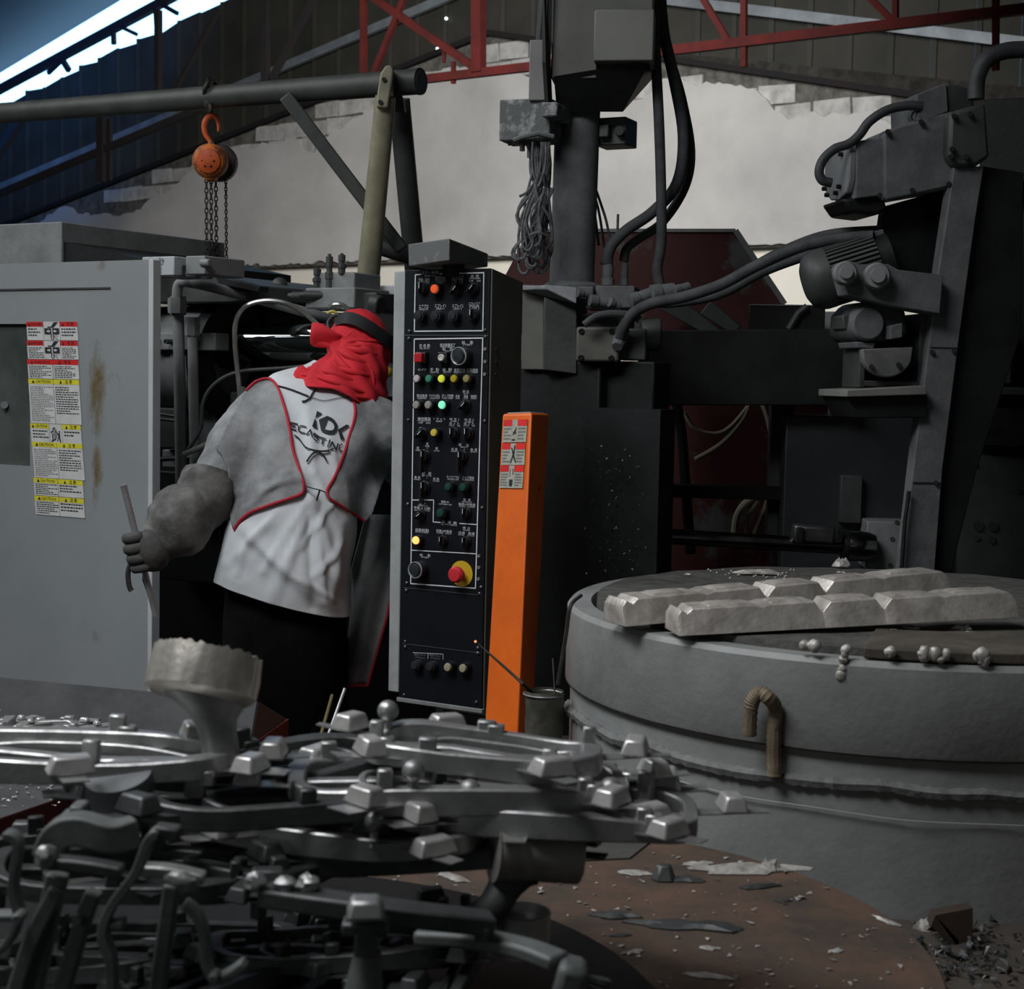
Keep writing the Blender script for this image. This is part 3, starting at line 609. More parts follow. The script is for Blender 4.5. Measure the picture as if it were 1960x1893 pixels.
def knob(px, py, ang=0, r=11, lever=0):
    b = MB(); P = PF.p(px + 3, py - 1, -.002); k = r * pxm
    b.lathe([(k * 1.1, 0), (k * 1.1, .006), (k * .95, .008), (k * .9, .016)], P, -PF.y, 20); o = b.build('selector_knob', btn_black, panel)
    a = math.radians(ang); d = PF.x * math.sin(a) + PF.z * math.cos(a); s_ = d.cross(PF.y); n = -PF.y; L0 = k * 1.0; L1 = k * (1.0 if not lever else 3.0)
    c = MB(); Q = P + n * .012
    c.hexa([Q - d * L1 - s_ * k * .32, Q - d * L1 + s_ * k * .32, Q + d * L0 + s_ * k * .32, Q + d * L0 - s_ * k * .32, Q - d * L1 * .95 - s_ * k * .2 + n * .016, Q - d * L1 * .95 + s_ * k * .2 + n * .016, Q + d * L0 * .9 + s_ * k * .2 + n * .016, Q + d * L0 * .9 - s_ * k * .2 + n * .016])
    c.build('knob_handle', mat('knob_gloss', (.016, .017, .019), None, rough=.22), o, bevel=.001)
    e = MB(); q = Q + n * .0162; e.add([q - d * L0 * .1 - s_ * k * .28, q + d * L0 * .8 - s_ * k * .28, q + d * L0 * .8 - s_ * k * .16, q - d * L0 * .1 - s_ * k * .16], [(0, 1, 2, 3)]); e.build('knob_mark', frame_ink, o, smooth=0)
knob(808, 553, 0); lamp(837, 556, 'or', lab='round orange lit button'); knob(873, 555, 40); knob(905, 553, 40)
for px in (806, 838, 871): lamp(px, 607, 'k')
knob(905, 604, 0)
def square(px, py, w, key, lab, rnd=False):
    P = PF.p(px, py, -.002); k = w * pxm; b = MB(); b.box((-k, -.018, -k), (k, 0, k), Matrix.Translation(P) @ PF.R.to_4x4()); o = b.build('push_button', btn_black, panel, bevel=.002); o['label'] = lab
    c = MB()
    if rnd: c.lathe([(k * .66, .015), (k * .66, .024), (k * .45, .026), (k * .4, .024), (.0005, .024)], P, -PF.y, 18)
    else: c.box((-k * .8, -.032, -k * .8), (k * .8, -.014, k * .8), Matrix.Translation(P) @ PF.R.to_4x4())
    c.build('button_cap', B[key], o, bevel=.002)
square(812, 685, 11, 'red', 'square dark red button'); square(853, 685, 10.5, 'wh', 'white round button in a black square bezel', True)
def big(px, py, r):
    o = lamp(px - 2, py + 1, 'k', r, .03); c = MB(); k = r * pxm; P = PF.p(px + 1, py - 1, -.002); c.lathe([(k * 1.02, .030), (k * 1.0, .033), (k * .93, .033), (k * .92, .030)], P, -PF.y, 32); c.build('chrome_ring', mat('ring_bright', (.75, .78, .8), None, rough=.25, metal=.6), o); o['label'] = 'large black start button with a bright ring'
big(889, 683, 17)
for px, k in ((803, 'gw'), (826, 'gr'), (850, 'yl'), (874, 'dy'), (898, 'br')): lamp(px, 727, k, 9.5)
for px, k in ((802, 'gd'), (825, 'gd'), (851, 'ge')): lamp(px, 777, k, 10)
knob(889, 776, 45)
knob(806, 830, 45); lamp(836, 830, 'y', 9.5); knob(867, 830, 0); knob(895, 830, 0)
knob(812, 873, 0, 11, 1); knob(883, 874, 0, 11, 1); knob(812, 933, 0, 11, 1)
lamp(863, 933, 'gk', 10); lamp(891, 934, 'gk', 10); lamp(848, 983, 'gk', 11); knob(804, 986, 50, 10); knob(891, 982, 0, 10)
lamp(801, 1035, 'oe', 10, lab='glowing orange auto start button'); knob(847, 1035, 0, 9); knob(891, 1037, 0, 9)
big(806, 1090, 16)
es = MB(); P = PF.p(884, 1098, -.002); es.lathe([(25 * pxm, 0), (25 * pxm, .002), (9 * pxm, .003)], P, -PF.y, 32); o = es.build('emergency_stop', mat('estop_yellow', (.52, .36, .015), None, rough=.5), panel); o['label'] = 'red emergency stop mushroom on a yellow disc'
es = MB(); es.lathe([(8 * pxm, 0), (9 * pxm, .018), (15.5 * pxm, .022), (15.5 * pxm, .034), (12 * pxm, .040), (.0005, .041)], P, -PF.y, 28); es.build('mushroom', mat('estop_red', (.55, .03, .04), None, rough=.35), o)
lamp(799, 1274, 'k', 10); lamp(828, 1276, 'k', 10); lamp(862, 1277, 'cr', 10.5); lamp(891, 1279, 'cr', 10.5)
# printed lines
fl = MB()
def line(pts, w=2.2):
    for (a, b), (c, d) in zip(pts, pts[1:]):
        p = PF.p(a, b, -.003); q = PF.p(c, d, -.003); e = (q - p).normalized(); s_ = e.cross(PF.y) * w * pxm / 2
        p -= e * w * pxm / 2; q += e * w * pxm / 2; fl.add([p - s_, q - s_, q + s_, p + s_], [(0, 1, 2, 3)])
line([(806, 525), (795, 526), (793, 634), (924, 633), (926, 522), (842, 524)]); line([(793, 649), (786, 1117), (910, 1126), (924, 647), (793, 649)])
line([(789, 957), (830, 957), (829, 999), (843, 1000)], 1.8); line([(880, 1002), (913, 1004)], 1.8); line([(788, 1053), (911, 1060)], 1.8)
line([(790, 1249), (848, 1252), (848, 1262)], .8); line([(819, 1250), (819, 1261)], .8)
fl.build('printed_frame_lines', frame_ink, panel, smooth=0)
tx = MB()
def T(s, px, py, h=5.2, w=None): text_mesh(tx, s, PF.p(px, py, -.003), PF.x, PF.z, -PF.y, h * pxm, width=w * pxm * 1.15 if w else None)
for a in (('スプレー操作器', 824, 522, 5, 32), ('SPRAY O.B', 823, 528, 3.6, 21), ('手動  連動', 812, 536, 5, 22), ('MAN OFF SYNC', 811, 541, 3.2, 22), ('連動起動', 843, 532, 5.5, 21), ('SYNCHRONIZE', 843, 537, 3, 22), ('START', 843, 541, 4, 14), ('スプレヘッド', 876, 530, 5, 24), ('SPRAY HEAD', 876, 534.5, 3.4, 23), ('下降   上昇', 876, 539, 4, 22), ('DOWN    UP', 876, 543, 3, 21), ('旋  回', 909, 529, 4.4, 15), ('SWIVELLING', 909, 533, 3, 21), ('OFF    ON', 909, 538, 4.2, 22),
          ('エアブロ', 811, 587, 5.6, 19), ('AIR BLOW', 811, 592, 3.4, 18), ('スプレイ1', 843, 586, 5.6, 22), ('SPRAY 1', 843, 591, 3.4, 16), ('スプレイ2', 876, 586, 5.6, 22), ('SPRAY 2', 876, 591, 3.4, 16), ('スプレイエア', 908, 582, 5, 22), ('SPRAY AIR', 908, 586, 3.4, 19), ('1 OFF 2', 908, 590, 4.2, 18),
          ('全 自 動', 813, 662, 5, 22), ('ALL AUTO', 813, 667, 3.4, 20), ('射出準備完了', 857, 661, 5, 30), ('SHOT READY', 857, 664.5, 3.2, 27), ('射    出', 857, 669, 4.6, 20), ('SHOT', 857, 672, 2.6, 12), ('始     動', 895, 656, 5, 22), ('START', 895, 660, 3.6, 18),
          ('OFF', 808, 708, 5, 18), ('手  動', 832, 708, 5, 18), ('MANUAL', 832, 712.5, 3.4, 17), ('自  動', 856, 708, 5, 18), ('AUTO', 856, 712.5, 3.4, 14), ('金型交換', 880, 709, 5, 22), ('MOLD CHANGE', 880, 713, 3, 22), ('給湯連続', 904, 709, 5, 22), ('AUTO INTERMIT', 904, 713, 3, 22),
          ('原点復帰', 808, 758, 4.6, 21), ('ORIGIN RET.', 808, 762.5, 3, 20), ('サイクル停止', 832, 758, 4.6, 22), ('CYCLE STOP', 832, 762.5, 3, 20), ('ポンプ起動', 857, 758, 4.6, 23), ('PUMP START', 857, 762.5, 3, 22), ('低速', 876, 759, 4.4, 8), ('SLOW', 876, 763, 2.8, 8), ('射 出', 892, 750, 4.4, 12), ('SHOT', 892, 754, 2.6, 9), ('高速', 892, 759, 4.2, 8), ('FAST', 892, 763, 2.6, 8), ('高速増圧', 907, 759, 4, 12), ('INTENS', 907, 763, 2.6, 10),
          ('操作電源', 812, 802, 4.6, 26), ('O.P. POWER SOURCE', 812, 805.5, 2.6, 27), ('OFF   ON', 812, 809.5, 4, 24), ('リ セ ッ ト', 841, 802, 3.6, 24), ('RESET', 841, 806.5, 3.2, 13), ('中 子 1', 870, 803, 4.2, 18), ('CORE 1', 870, 806.5, 3, 15), ('出  0  入', 870, 811, 4, 20), ('OUT    IN', 870, 815, 2.6, 22), ('中 子 2', 898, 804, 4.2, 18), ('CORE 2', 898, 807.5, 3, 15), ('出  0  入', 898, 811, 4, 20), ('OUT    IN', 898, 815, 2.6, 22),
          ('型', 818, 850, 4.2), ('DIE', 818, 854, 3, 8), ('0', 818, 858, 3.4), ('開', 800, 858, 4.2), ('OPEN', 800, 862, 3, 11), ('閉', 836, 859, 4.2), ('LOCK', 836, 863, 3, 11), ('射     出', 888, 852, 4.4, 20), ('SHOT', 889, 856, 3.2, 15), ('0', 889, 860, 3.4), ('前 進', 870, 860, 4, 12), ('FORWARD', 870, 864, 2.6, 13), ('後 退', 907, 861, 4, 13), ('RETRACT', 907, 865, 2.6, 13),
          ('押   出', 817, 906, 4.2, 18), ('EJECTOR', 817, 910.5, 3.2, 19), ('0', 817, 915, 3.4), ('後 退', 799, 914, 4, 12), ('RETRACT', 799, 918, 2.6, 13), ('前 進', 835, 917, 4, 12), ('FORWARD', 835, 921, 2.6, 13), ('チップエアブロ', 867, 914, 4.6, 24), ('TIP AIR BLOW', 867, 918, 2.8, 22), ('チップ潤滑', 896, 915, 4.6, 23), ('TIP LUBRICATION', 896, 919, 2.8, 23),
          ('操  作', 809, 964, 4, 14), ('OPERATING', 809, 968, 2.8, 20), ('手動 0 自動', 808, 973, 4.4, 33), ('MAN      AUTO', 808, 977.5, 2.6, 31), ('酸素ON', 852, 961, 4, 15), ('OXYGEN ON', 852, 965.5, 3, 26), ('型  高', 894, 957, 4, 14), ('DIE HEIGHT', 894, 961, 2.6, 19), ('後退OFF前進', 894, 966, 4.4, 33), ('RETRACT     FORWARD', 894, 970, 2.4, 31), ('給  湯  機', 860, 1000.5, 4.2, 30), ('AUTO LADLE', 860, 1004.5, 3.2, 31),
          ('自動起動', 808, 1015, 4.6, 27), ('AUTO START', 808, 1019, 3.2, 27), ('前進OFF後退', 850, 1017, 4.4, 31), ('FORWARD    RETRACT', 850, 1021, 2.4, 30), ('傾  注', 893, 1011, 4, 14), ('TRANSFER', 893, 1015, 2.4, 14), ('注湯   汲湯', 893, 1021, 4.2, 32), ('POUR     SCOOP', 893, 1025, 2.4, 32),
          ('始     動', 814, 1063, 4.2, 22), ('START', 814, 1067, 3.2, 17)): T(*a)
tx.mat(1)
T('非常停止', 886, 1076, 4.5, 24)
tx.mat(2)
T('金型スプレイ', 804, 1254, 4, 23); T('SPRAY', 804, 1259, 2.4, 20); T('製品スプレイ', 833, 1255, 4, 23); T('SPRAY', 833, 1260, 2.4, 20)
tx.build('panel_lettering', [panel_ink, ink, ink_grey], panel, smooth=0)

# ------------------------------------------------------------------ orange guard post
OF = Fr(W(1000, 1100, 3.75), 38)
post = thing('guard_post', 'leaning orange sheet metal guard post with red warning labels', 'post', W(960, 1500, 3.72))
zt = 790; top = [W(962, 792, 3.78), W(1018, 790, 3.70), W(1051, 792, 3.86)]
bot = [W(918, 1560, 3.64), W(984, 1572, 3.56), W(1010, 1572, 3.70)]
ext = lambda a, b: b + (b - a) * 1.0
bot = [a + (b - a) * ((a.z - .0) / (a.z - b.z)) for a, b in zip(top, bot)]
t4 = top[0] + top[2] - top[1]; b4 = bot[0] + bot[2] - bot[1]
m = MB(); m.hexa([bot[0], bot[1], bot[2], b4, top[0], top[1], top[2], t4]); m.build('post_body', orange, post, bevel=.006, bseg=3)
m = MB(); cc = (top[0] + top[1] + top[2] + t4) / 4
m.hexa([cc + (p - cc) * .82 - V((0, 0, .01)) for p in (top[0], top[1], top[2], t4)] + [cc + (p - cc) * .8 + V((0, 0, .003)) for p in (top[0], top[1], top[2], t4)]); m.build('post_cap', mach_grey, post, bevel=.002)
for px, py in ((1029, 935), (1027, 1092), (1008, 1288)):
    nn = (top[2] - top[1]).cross(V((0, 0, 1))).normalized(); P = WP(px, py, top[1], nn); m = MB(); m.cyl(P - nn * .001, P + nn * .003, .006, seg=10); m.build('post_hole', iron, post)
class PostFrame:
    pass
fn = (top[1] - top[0]).cross(bot[0] - top[0]).normalized()
if fn.dot(CAM - top[0]) < 0: fn = -fn
pf = PostFrame(); pf.y = -fn; pf.x = (top[1] - top[0]).normalized(); pf.z = (top[0] - bot[0]).normalized(); pf.o = top[0]
pf.w = lambda x, y, z: pf.o + pf.x * x + pf.y * y + pf.z * z
def post_at(px, py):
    p = WP(px, py, pf.o, fn) - pf.o; zz = (p.z) / pf.z.z if abs(pf.z.z) > .5 else 0
    # solve p = x*X + z*Z
    X, Z = pf.x, pf.z; a = X.dot(Z); px_, pz_ = p.dot(X), p.dot(Z); x = (px_ - a * pz_) / (1 - a * a); return x, pz_ - a * x
plm = [mat('post_label', (.40, .41, .36), (.30, .29, .22), 30, .5), red_lbl, yel_lbl, ink, mat('post_print', (.18, .19, .19), None, rough=.5)]
for k, (p0, p1, p2) in enumerate((((966, 804), (1011, 805), (963, 847)), ((963, 849), (1007, 851), (961, 890)), ((960, 891), (1004, 895), (957, 934)))):
    a = post_at(*p0); b = post_at(*p1); c = post_at(*p2)
    s = Sheet(pf, a[0], a[1], b[0] - a[0], a[1] - c[1], -.0025, c[0] - a[0]).base(); hd = .28
    s.rect(1, 0, 0, .37, hd).rect(1, .6, 0, 1, hd); s.lines(4, .03, .34, .36, .95, 4 + k // 2, .5); s.lines(4, .64, .96, .36, .95, 4 + k // 2, .5); s.rect(4, .37, hd, .375, 1, .0007)
    if k == 0: s.poly(3, [(.58, .3), (.55, .5), (.58, .62), (.5, .62), (.42, .7), (.45, .55), (.5, .48)]); s.rect(3, .4, .86, .54, .93)
    elif k == 1:
        for a_, b_ in (((.40, .2), (.56, .8)), ((.54, .1), (.50, .5)), ((.5, .45), (.38, .9)), ((.48, .5), (.6, .9))): s.poly(3, [a_, (a_[0] + .05, a_[1]), (b_[0] + .05, b_[1]), b_])
    else:
        s.poly(3, [(.42, .62), (.56, .62), (.56, .86), (.52, .93), (.46, .93), (.42, .86)]); s.rect(3, .42, .15, .44, .5).rect(3, .54, .15, .57, .4)
    s.k.build('warning_label', plm, post, smooth=0)
# ------------------------------------------------------------------ spray column and machine body in the middle
MF = Fr(W(1050, 620, 4.75), 30)
t = spray = thing('spray_machine', 'tall grey column with square head above the dark machine body', 'machine', (W(1100, 620, 4.95).x, 4.95, 0))
D = 4.85; u = S(D)
m = MB(); m.tube([W(1108, 150, D), W(1094, 560, D)], .0685, 32); m.build('column', dust_grey, spray)
m = MB(); m.lathe([(.09, -.03), (.09, .0), (.072, .012)], W(1094, 548, D), (0, 0, 1), 32); m.build('column_collar', dust_grey, spray)
# head
HFm = Fr(W(1140, 100, 4.7), 7)
m = MB(); HFm.bx(m, 1062, -220, 1142, 150, -.01, .25); m.build('head_box', olive_grey, spray, bevel=.004)
m = MB(); HFm.bx(m, 1138, 18, 1250, 116, -.05, .2); m.build('head_cover', mat('head_cover_paint', (.125, .13, .115), (.16, .165, .145), 4, .55), spray, bevel=.004)
m = MB(); HFm.bx(m, 1142, -220, 1250, 20, -.03, .22); m.build('head_upper', olive_grey, spray, bevel=.004)
a = [HFm.p(x, y, -.02) + HFm.y * yy for yy in (0, .25) for x, y in ((1060, 146), (1246, 116))]; b = [W(x, 214, d) for d in (4.76, 4.93) for x in (1066, 1192)]
m = MB(); m.hexa([b[0], b[1], b[3], b[2], a[0], a[1], a[3], a[2]]); m.build('head_funnel', mach_black, spray, smooth=0)
m = MB(); HFm.bx(m, 1014, 76, 1047, 192, -.02, .04); m.build('side_plate', mat('side_plate_paint', (.16, .165, .155), (.2, .2, .19), 6, .6), spray, bevel=.003)
m = MB(); m.tube([W(1052, -160, 4.75), W(1040, 10, 4.75), W(1034, 80, 4.75), W(1046, 175, 4.78)], 9 * u, 10); m.build('cable_conduit', rubber, spray)
m = MB(); m.strip([W(1049, -100, 4.68), W(1046, 120, 4.68), W(1050, 200, 4.70)], .012, .03); m.build('head_rib', mach_black, spray, smooth=0)
# valve blocks hung on the column
m = MB(); VF = Fr(W(960, 240, 4.75), 20); VF.bx(m, 956, 191, 1052, 266, 0, .12); VF.bx(m, 1036, 196, 1066, 222, -.04, .1); m.build('manifold', mat('scale_grey', (.10, .107, .11), (.33, .34, .34), 30, .8, 0, .6, 60, lo=.5, hi=.68), spray, bevel=.004)
for k, (px, py, h, r) in enumerate(((975, 266, 12, 4), (1000, 262, 26, 7), (1013, 262, 38, 5), (1030, 240, 40, 8), (1048, 250, 30, 8), (1020, 195, -10, 5))):
    m = MB(); m.lathe([(r * u, 0), (r * u, .5 * h * u), (r * .7 * u, .55 * h * u), (r * .7 * u, h * u)], VF.p(px, py, .03), (0, 0, -1), 8); m.build('nozzle', dust_grey, spray)
m = MB(); m.tube([VF.p(985, 268, -.01), VF.p(1000, 262, -.02), VF.p(1030, 255, -.02), VF.p(1060, 262, .0)], 5 * u, 8); m.build('manifold_pipe', dust_grey, spray)
m = MB(); VF2 = Fr(W(1150, 250, 4.85), 25); VF2.bx(m, 1138, 226, 1197, 276, 0, .1); VF2.bx(m, 1146, 238, 1164, 262, -.03, .0); m.build('junction_box', mach_dark, spray, bevel=.004)
m = MB(); m.cyl(VF2.p(1185, 250, .0), VF2.p(1185, 250, -.03), 9 * u, seg=12); m.build('junction_cap', mach_dark, spray)
# base brackets under the column
m = MB(); MF.bx(m, 1000, 548, 1044, 708, .03, .3); m.build('bracket_post', olive_grey, spray, bevel=.003)
c0 = [MF.p(1042, 562, .0), MF.p(1042, 708, .0)]; c1 = [W(1104, 575, 4.75), W(1104, 716, 4.75)]
m = MB(); m.hexa([c0[1], c1[1], c1[1] + V((0, .2, 0)), c0[1] + V((-.02, .2, 0)), c0[0], c1[0], c1[0] + V((0, .2, 0)), c0[0] + V((-.02, .2, 0))]); m.build('bracket_side', mach_dark, spray, bevel=.003)
m = MB(); m.hexa([MF.p(996, 556, -.01), MF.p(1046, 553, -.03), W(1104, 582, 4.70), W(1000, 553, 5.1), MF.p(996, 548, -.01), MF.p(1046, 545, -.03), W(1104, 550, 4.70), W(1000, 545, 5.1)]); m.build('bracket_plate', mat('dust_light', (.17, .178, .185), (.25, .26, .27), 30, .85, 0, .6, 90), spray, bevel=.003)
m = MB(); BF = Fr(W(1140, 570, 4.75), 10); BF.bx(m, 1104, 548, 1135, 572, 0, .15); BF.bx(m, 1140, 546, 1214, 590, .03, .2); BF.bx(m, 1120, 568, 1170, 592, -.02, .1); m.build('valve_manifold', dust_grey, spray, bevel=.005)
for (x0, y0, x1, y1, r) in ((1104, 560, 1130, 562, 9), (1128, 574, 1166, 580, 11), (1166, 578, 1186, 586, 9), (1206, 576, 1246, 562, 13), (1246, 562, 1290, 556, 16), (1290, 556, 1318, 548, 9)):
    m = MB(); a = W(x0, y0, 4.7); b = W(x1, y1, 4.72); e = b - a; L_ = e.length; k = r * u
    m.lathe([(k * .8, 0), (k, .02 * L_), (k, .4 * L_), (k * .8, .44 * L_), (k * .9, .5 * L_), (k * .9, L_)], a, e, 14); m.build('pipe_fitting', dust_grey, spray)
m = MB(); BF.bx(m, 1103, 625, 1184, 693, -.06, .02); m.build('bolted_flange', mat('flange_worn', (.07, .072, .066), (.11, .105, .088), 12, .6), spray, bevel=.008, bseg=3)
for px, py in ((1113, 634), (1171, 634), (1112, 684), (1170, 685)):
    m = MB(); m.lathe([(.009, 0), (.009, .004), (.006, .005), (.005, .001)], BF.p(px, py, -.06), -BF.y, 12); m.build('flange_bolt', mach_black, spray)
m = MB(); BF.bx(m, 1184, 628, 1236, 690, -.02, .1); m.lathe([(.045, 0), (.05, .02), (.05, .06)], BF.p(1226, 640, .03), (1, 0, 0), 16); BF.bx(m, 1100, 600, 1205, 630, .05, .2); m.build('pump_body', mach_dark, spray, bevel=.005)
# dark machine body and frame
m = MB(); MF.bx(m, 985, 690, 1125, 1700, .05, .3); m.build('machine_column', mach_black, spray, bevel=.006)
m = MB(); MF.bx(m, 1110, 690, 1250, 800, .1, .22); m.build('machine_yoke', mach_black, spray, bevel=.006)
BM = Fr(W(1430, 700, 5.2), 4)
m = MB(); BM.poly(m, [(1222, 632), (1626, 629), (1638, 640), (1640, 790), (1628, 786), (1610, 779), (1590, 776), (1222, 776)], 0, .25); m.build('cross_beam', mach_black, spray, bevel=.004)
m = MB(); BM.bx(m, 1505, 795, 1760, 1700, .1, .5); m.build('die_plate', mat('die_plate_paint', (.022, .024, .026), (.035, .037, .04), 5, .45), spray, bevel=.004)
m = MB(); BM.bx(m, 1610, 910, 1648, 1002, .05, .1); m.build('die_clamp', mach_dark, spray, bevel=.003)
m = MB(); BM.bx(m, 1660, 998, 1735, 1092, -.06, .1); m.build('end_plate', mach_grey, spray, bevel=.003)
for px, py in ((1708, 1032), (1704, 1082), (1717, 1000)):
    m = MB(); m.cyl(BM.p(px, py, -.062), BM.p(px, py, -.055), .008, seg=10); m.build('plate_hole', iron, spray)
m = MB(); m.tube([BM.p(1295, 770, .3), BM.p(1305, 830, .3), BM.p(1322, 1060, .3)], .018, 8); m.build('frame_strut', mach_black, spray)
m = MB(); BM.bx(m, 1476, 770, 1511, 1050, .28, .36); m.build('frame_upright', mach_dark, spray, bevel=.003)
m = MB(); BM.bx(m, 1250, 927, 1508, 958, .2, .28); m.build('frame_rail', mach_black, spray, bevel=.003)
m = MB(); BM.bx(m, 1222, 776, 1258, 1100, .1, .16); m.build('frame_upright', mach_black, spray, bevel=.003)
m = MB(); a = BM.p(1180, 1021, -.1); b = BM.p(1622, 1047, -.1); m.tube([a, b], 15 * S(5.1), 24); m.build('guide_rod', mat('rod_oily', (.30, .29, .27), (.10, .10, .10), 10, .2, 1), spray)
e = (b - a).normalized(); o = BM.p(1618, 1044, -.1); k = S(5.1)
m = MB(); m.lathe([(27 * k, 0), (29 * k, .01), (29 * k, .07), (24 * k, .095), (.001, .096)], o, e, 28); m.build('rod_end', mat('rod_end_steel', (.4, .4, .4), None, rough=.15, metal=1), spray)
m = MB(); m.lathe([(30 * k, -.01), (31 * k, 0), (30 * k, .008)], o, e, 28); m.build('rod_flange', mach_black, spray)
m = MB(); m.cbox(BM.p(1556, 1022, -.12), (80 * k, .06, 34 * k), Matrix.Rotation(math.radians(3), 3, 'Y')); m.build('rod_clamp', steel_dark, spray, bevel=.01)
for px in (1530, 1605):
    m = MB(); m.cbox(BM.p(px, 1024, -.155), (12 * k, .03, 30 * k)); m.build('clamp_jaw', mach_black, spray, bevel=.003)
# swarf clinging to the machine side
m = MB(); rnd = random.Random(3)
for i in range(260):
    px = 1180 + rnd.gauss(0, 30); py = rnd.uniform(850, 1095)
    if not 1122 < px < 1245: continue
    p = MF.p(px, py, .0) + MF.y * rnd.uniform(-.06, -.01); r = rnd.uniform(.0012, .0065); q = [p + V((rnd.uniform(-r, r), rnd.uniform(-r, r), rnd.uniform(-r, r))) for _ in range(4)]
    m.add(q, [(0, 1, 2), (0, 2, 3), (0, 3, 1), (1, 3, 2)])
m2 = MB(); MF.bx(m2, 1120, 780, 1240, 1700, -.005, .1); m2.build('sump_panel', mach_black, spray, smooth=0)
o = m.build('swarf', steel_dark, spray, smooth=0); o['kind'] = 'stuff'
# hoses of the column
t = thing('hydraulic_hose', 'straight black hydraulic hose hanging behind the grey column', 'hose', W(1258, 545, 4.8))
m = MB(); hose(m, [(1246, -160), (1253, 60), (1262, 250), (1266, 400), (1265, 470), (1258, 515), (1264, 552)], 4.78, 10, 6, 12); m.build('hose_body', rubber_dust, t)
t = thing('hydraulic_hose', 'thick black hose bowing wide and ending in the left fitting by the column', 'hose', W(1164, 545, 4.85))
m = MB(); hose(m, [(1250, -160), (1262, 20), (1290, 150), (1308, 260), (1296, 350), (1250, 405), (1200, 440), (1172, 468), (1163, 492), (1163, 505)], 4.85, 11, 6, 12); m.build('hose_body', rubber_dust, t)
m = MB(); m.lathe([(13 * u, 0), (13 * u, .02), (10 * u, .022), (11 * u, .03), (11 * u, .05), (9 * u, .07), (10 * u, .085)], W(1163, 546, 4.85), (0, 0, 1), 12); m.build('hose_fitting', dust_grey, t)
t = thing('hydraulic_hose', 'black hose bowing outermost and ending in the right fitting by the column', 'hose', W(1194, 545, 4.9))
m = MB(); hose(m, [(1258, -160), (1272, 60), (1305, 190), (1322, 290), (1310, 360), (1268, 425), (1225, 455), (1200, 475), (1194, 500)], 4.9, 9, 6, 12); m.build('hose_body', rubber_dust, t)
m = MB(); m.lathe([(9 * u, 0), (9 * u, .02), (7 * u, .022), (8 * u, .03), (8 * u, .055), (6 * u, .07)], W(1194, 546, 4.9), (0, 0, 1), 12); m.build('hose_fitting', dust_grey, t)
for k, (pts, lab, r) in enumerate((([(1185, 655), (1193, 628), (1212, 600), (1250, 580), (1310, 568), (1380, 545), (1450, 508), (1540, 470), (1620, 456), (1672, 452)], 'dusty hose arching from the flange to the motor, topmost of three', 11),
                              ([(1240, 580), (1300, 578), (1380, 562), (1460, 520), (1540, 490), (1610, 468), (1665, 462)], 'dusty hose running under the arching hose towards the motor', 10),
                              ([(1420, 525), (1470, 494), (1540, 462), (1600, 446), (1690, 440)], 'short dusty hose crossing behind the motor top', 9))):
    t = thing('robot_hose', lab, 'hose', W(*pts[0], 4.7)); m = MB(); hose(m, [(x, y, 4.68 - .25 * i / len(pts) + .06 * k) for i, (x, y) in enumerate(pts)], 4.6, r, 6, 12); m.build('hose_body', rubber_dust, t)
    if k == 0:
        m = MB(); m.tube([W(1192, 630, 4.69), W(1186, 652, 4.68), W(1181, 664, 4.66)], [.022, .02, .016], 10); m.build('hose_fitting', dust_grey, t)
t = thing('robot_hose', 'thin dusty hose curving above the bolted flange', 'hose', W(1120, 618, 4.65)); m = MB(); hose(m, [(1118, 622), (1140, 606), (1170, 600), (1205, 603), (1225, 612)], 4.64, 7, 6, 10); m.build('hose_body', rubber_dust, t)
# cable bundle
t = thing('cable_bundle', 'dusty tangle of cables looped beside the column', 'cable', W(1030, 300, 4.72)); rnd = random.Random(5)
cab_m = mat('cable_dusty', (.05, .052, .055), (.15, .155, .16), 40, .85)
for i in range(22):
    x0 = 1026 + rnd.uniform(-8, 26); xm = 1010 + rnd.uniform(-24, 36); xb = 1014 + rnd.uniform(-26, 32); yb = rnd.uniform(470, 525); d = 4.72 + rnd.uniform(-.05, .05)
    pts = [(x0, 272, d), (x0 + rnd.uniform(-6, 6), 330, d), (xm, 400 + rnd.uniform(-15, 15), d), (xb - 8, yb - 20, d), (xb + 3, yb, d - .01), (xb + 14, yb - 18, d - .02), (xb + 10, yb - 70, d - .02), (x0 + rnd.uniform(-4, 10), 360, d - .02)]
    m = MB(); hose(m, pts, d, rnd.uniform(1.8, 3), 5, 6); m.build('cable', cab_m, t)
for pts in ([(1136, 350, 4.9), (1150, 390, 4.9), (1162, 430, 4.9), (1168, 480, 4.9), (1150, 505, 4.9)], [(1134, 360, 4.92), (1145, 400, 4.92), (1152, 440, 4.92), (1158, 490, 4.92)], [(1134, 380, 4.9), (1140, 420, 4.9), (1146, 470, 4.9)], [(994, 376, 4.7), (1010, 366, 4.7), (1036, 330, 4.7)], [(1024, 350, 4.66), (1030, 380, 4.66), (1048, 410, 4.66), (1052, 420, 4.66)], [(1015, 450, 4.66), (1030, 445, 4.65), (1048, 452, 4.66)], [(1183, 410, 4.9), (1182, 440, 4.9)]):
    m = MB(); hose(m, pts, 4.75, 2.6, 5, 6); m.build('cable', cab_m, t)

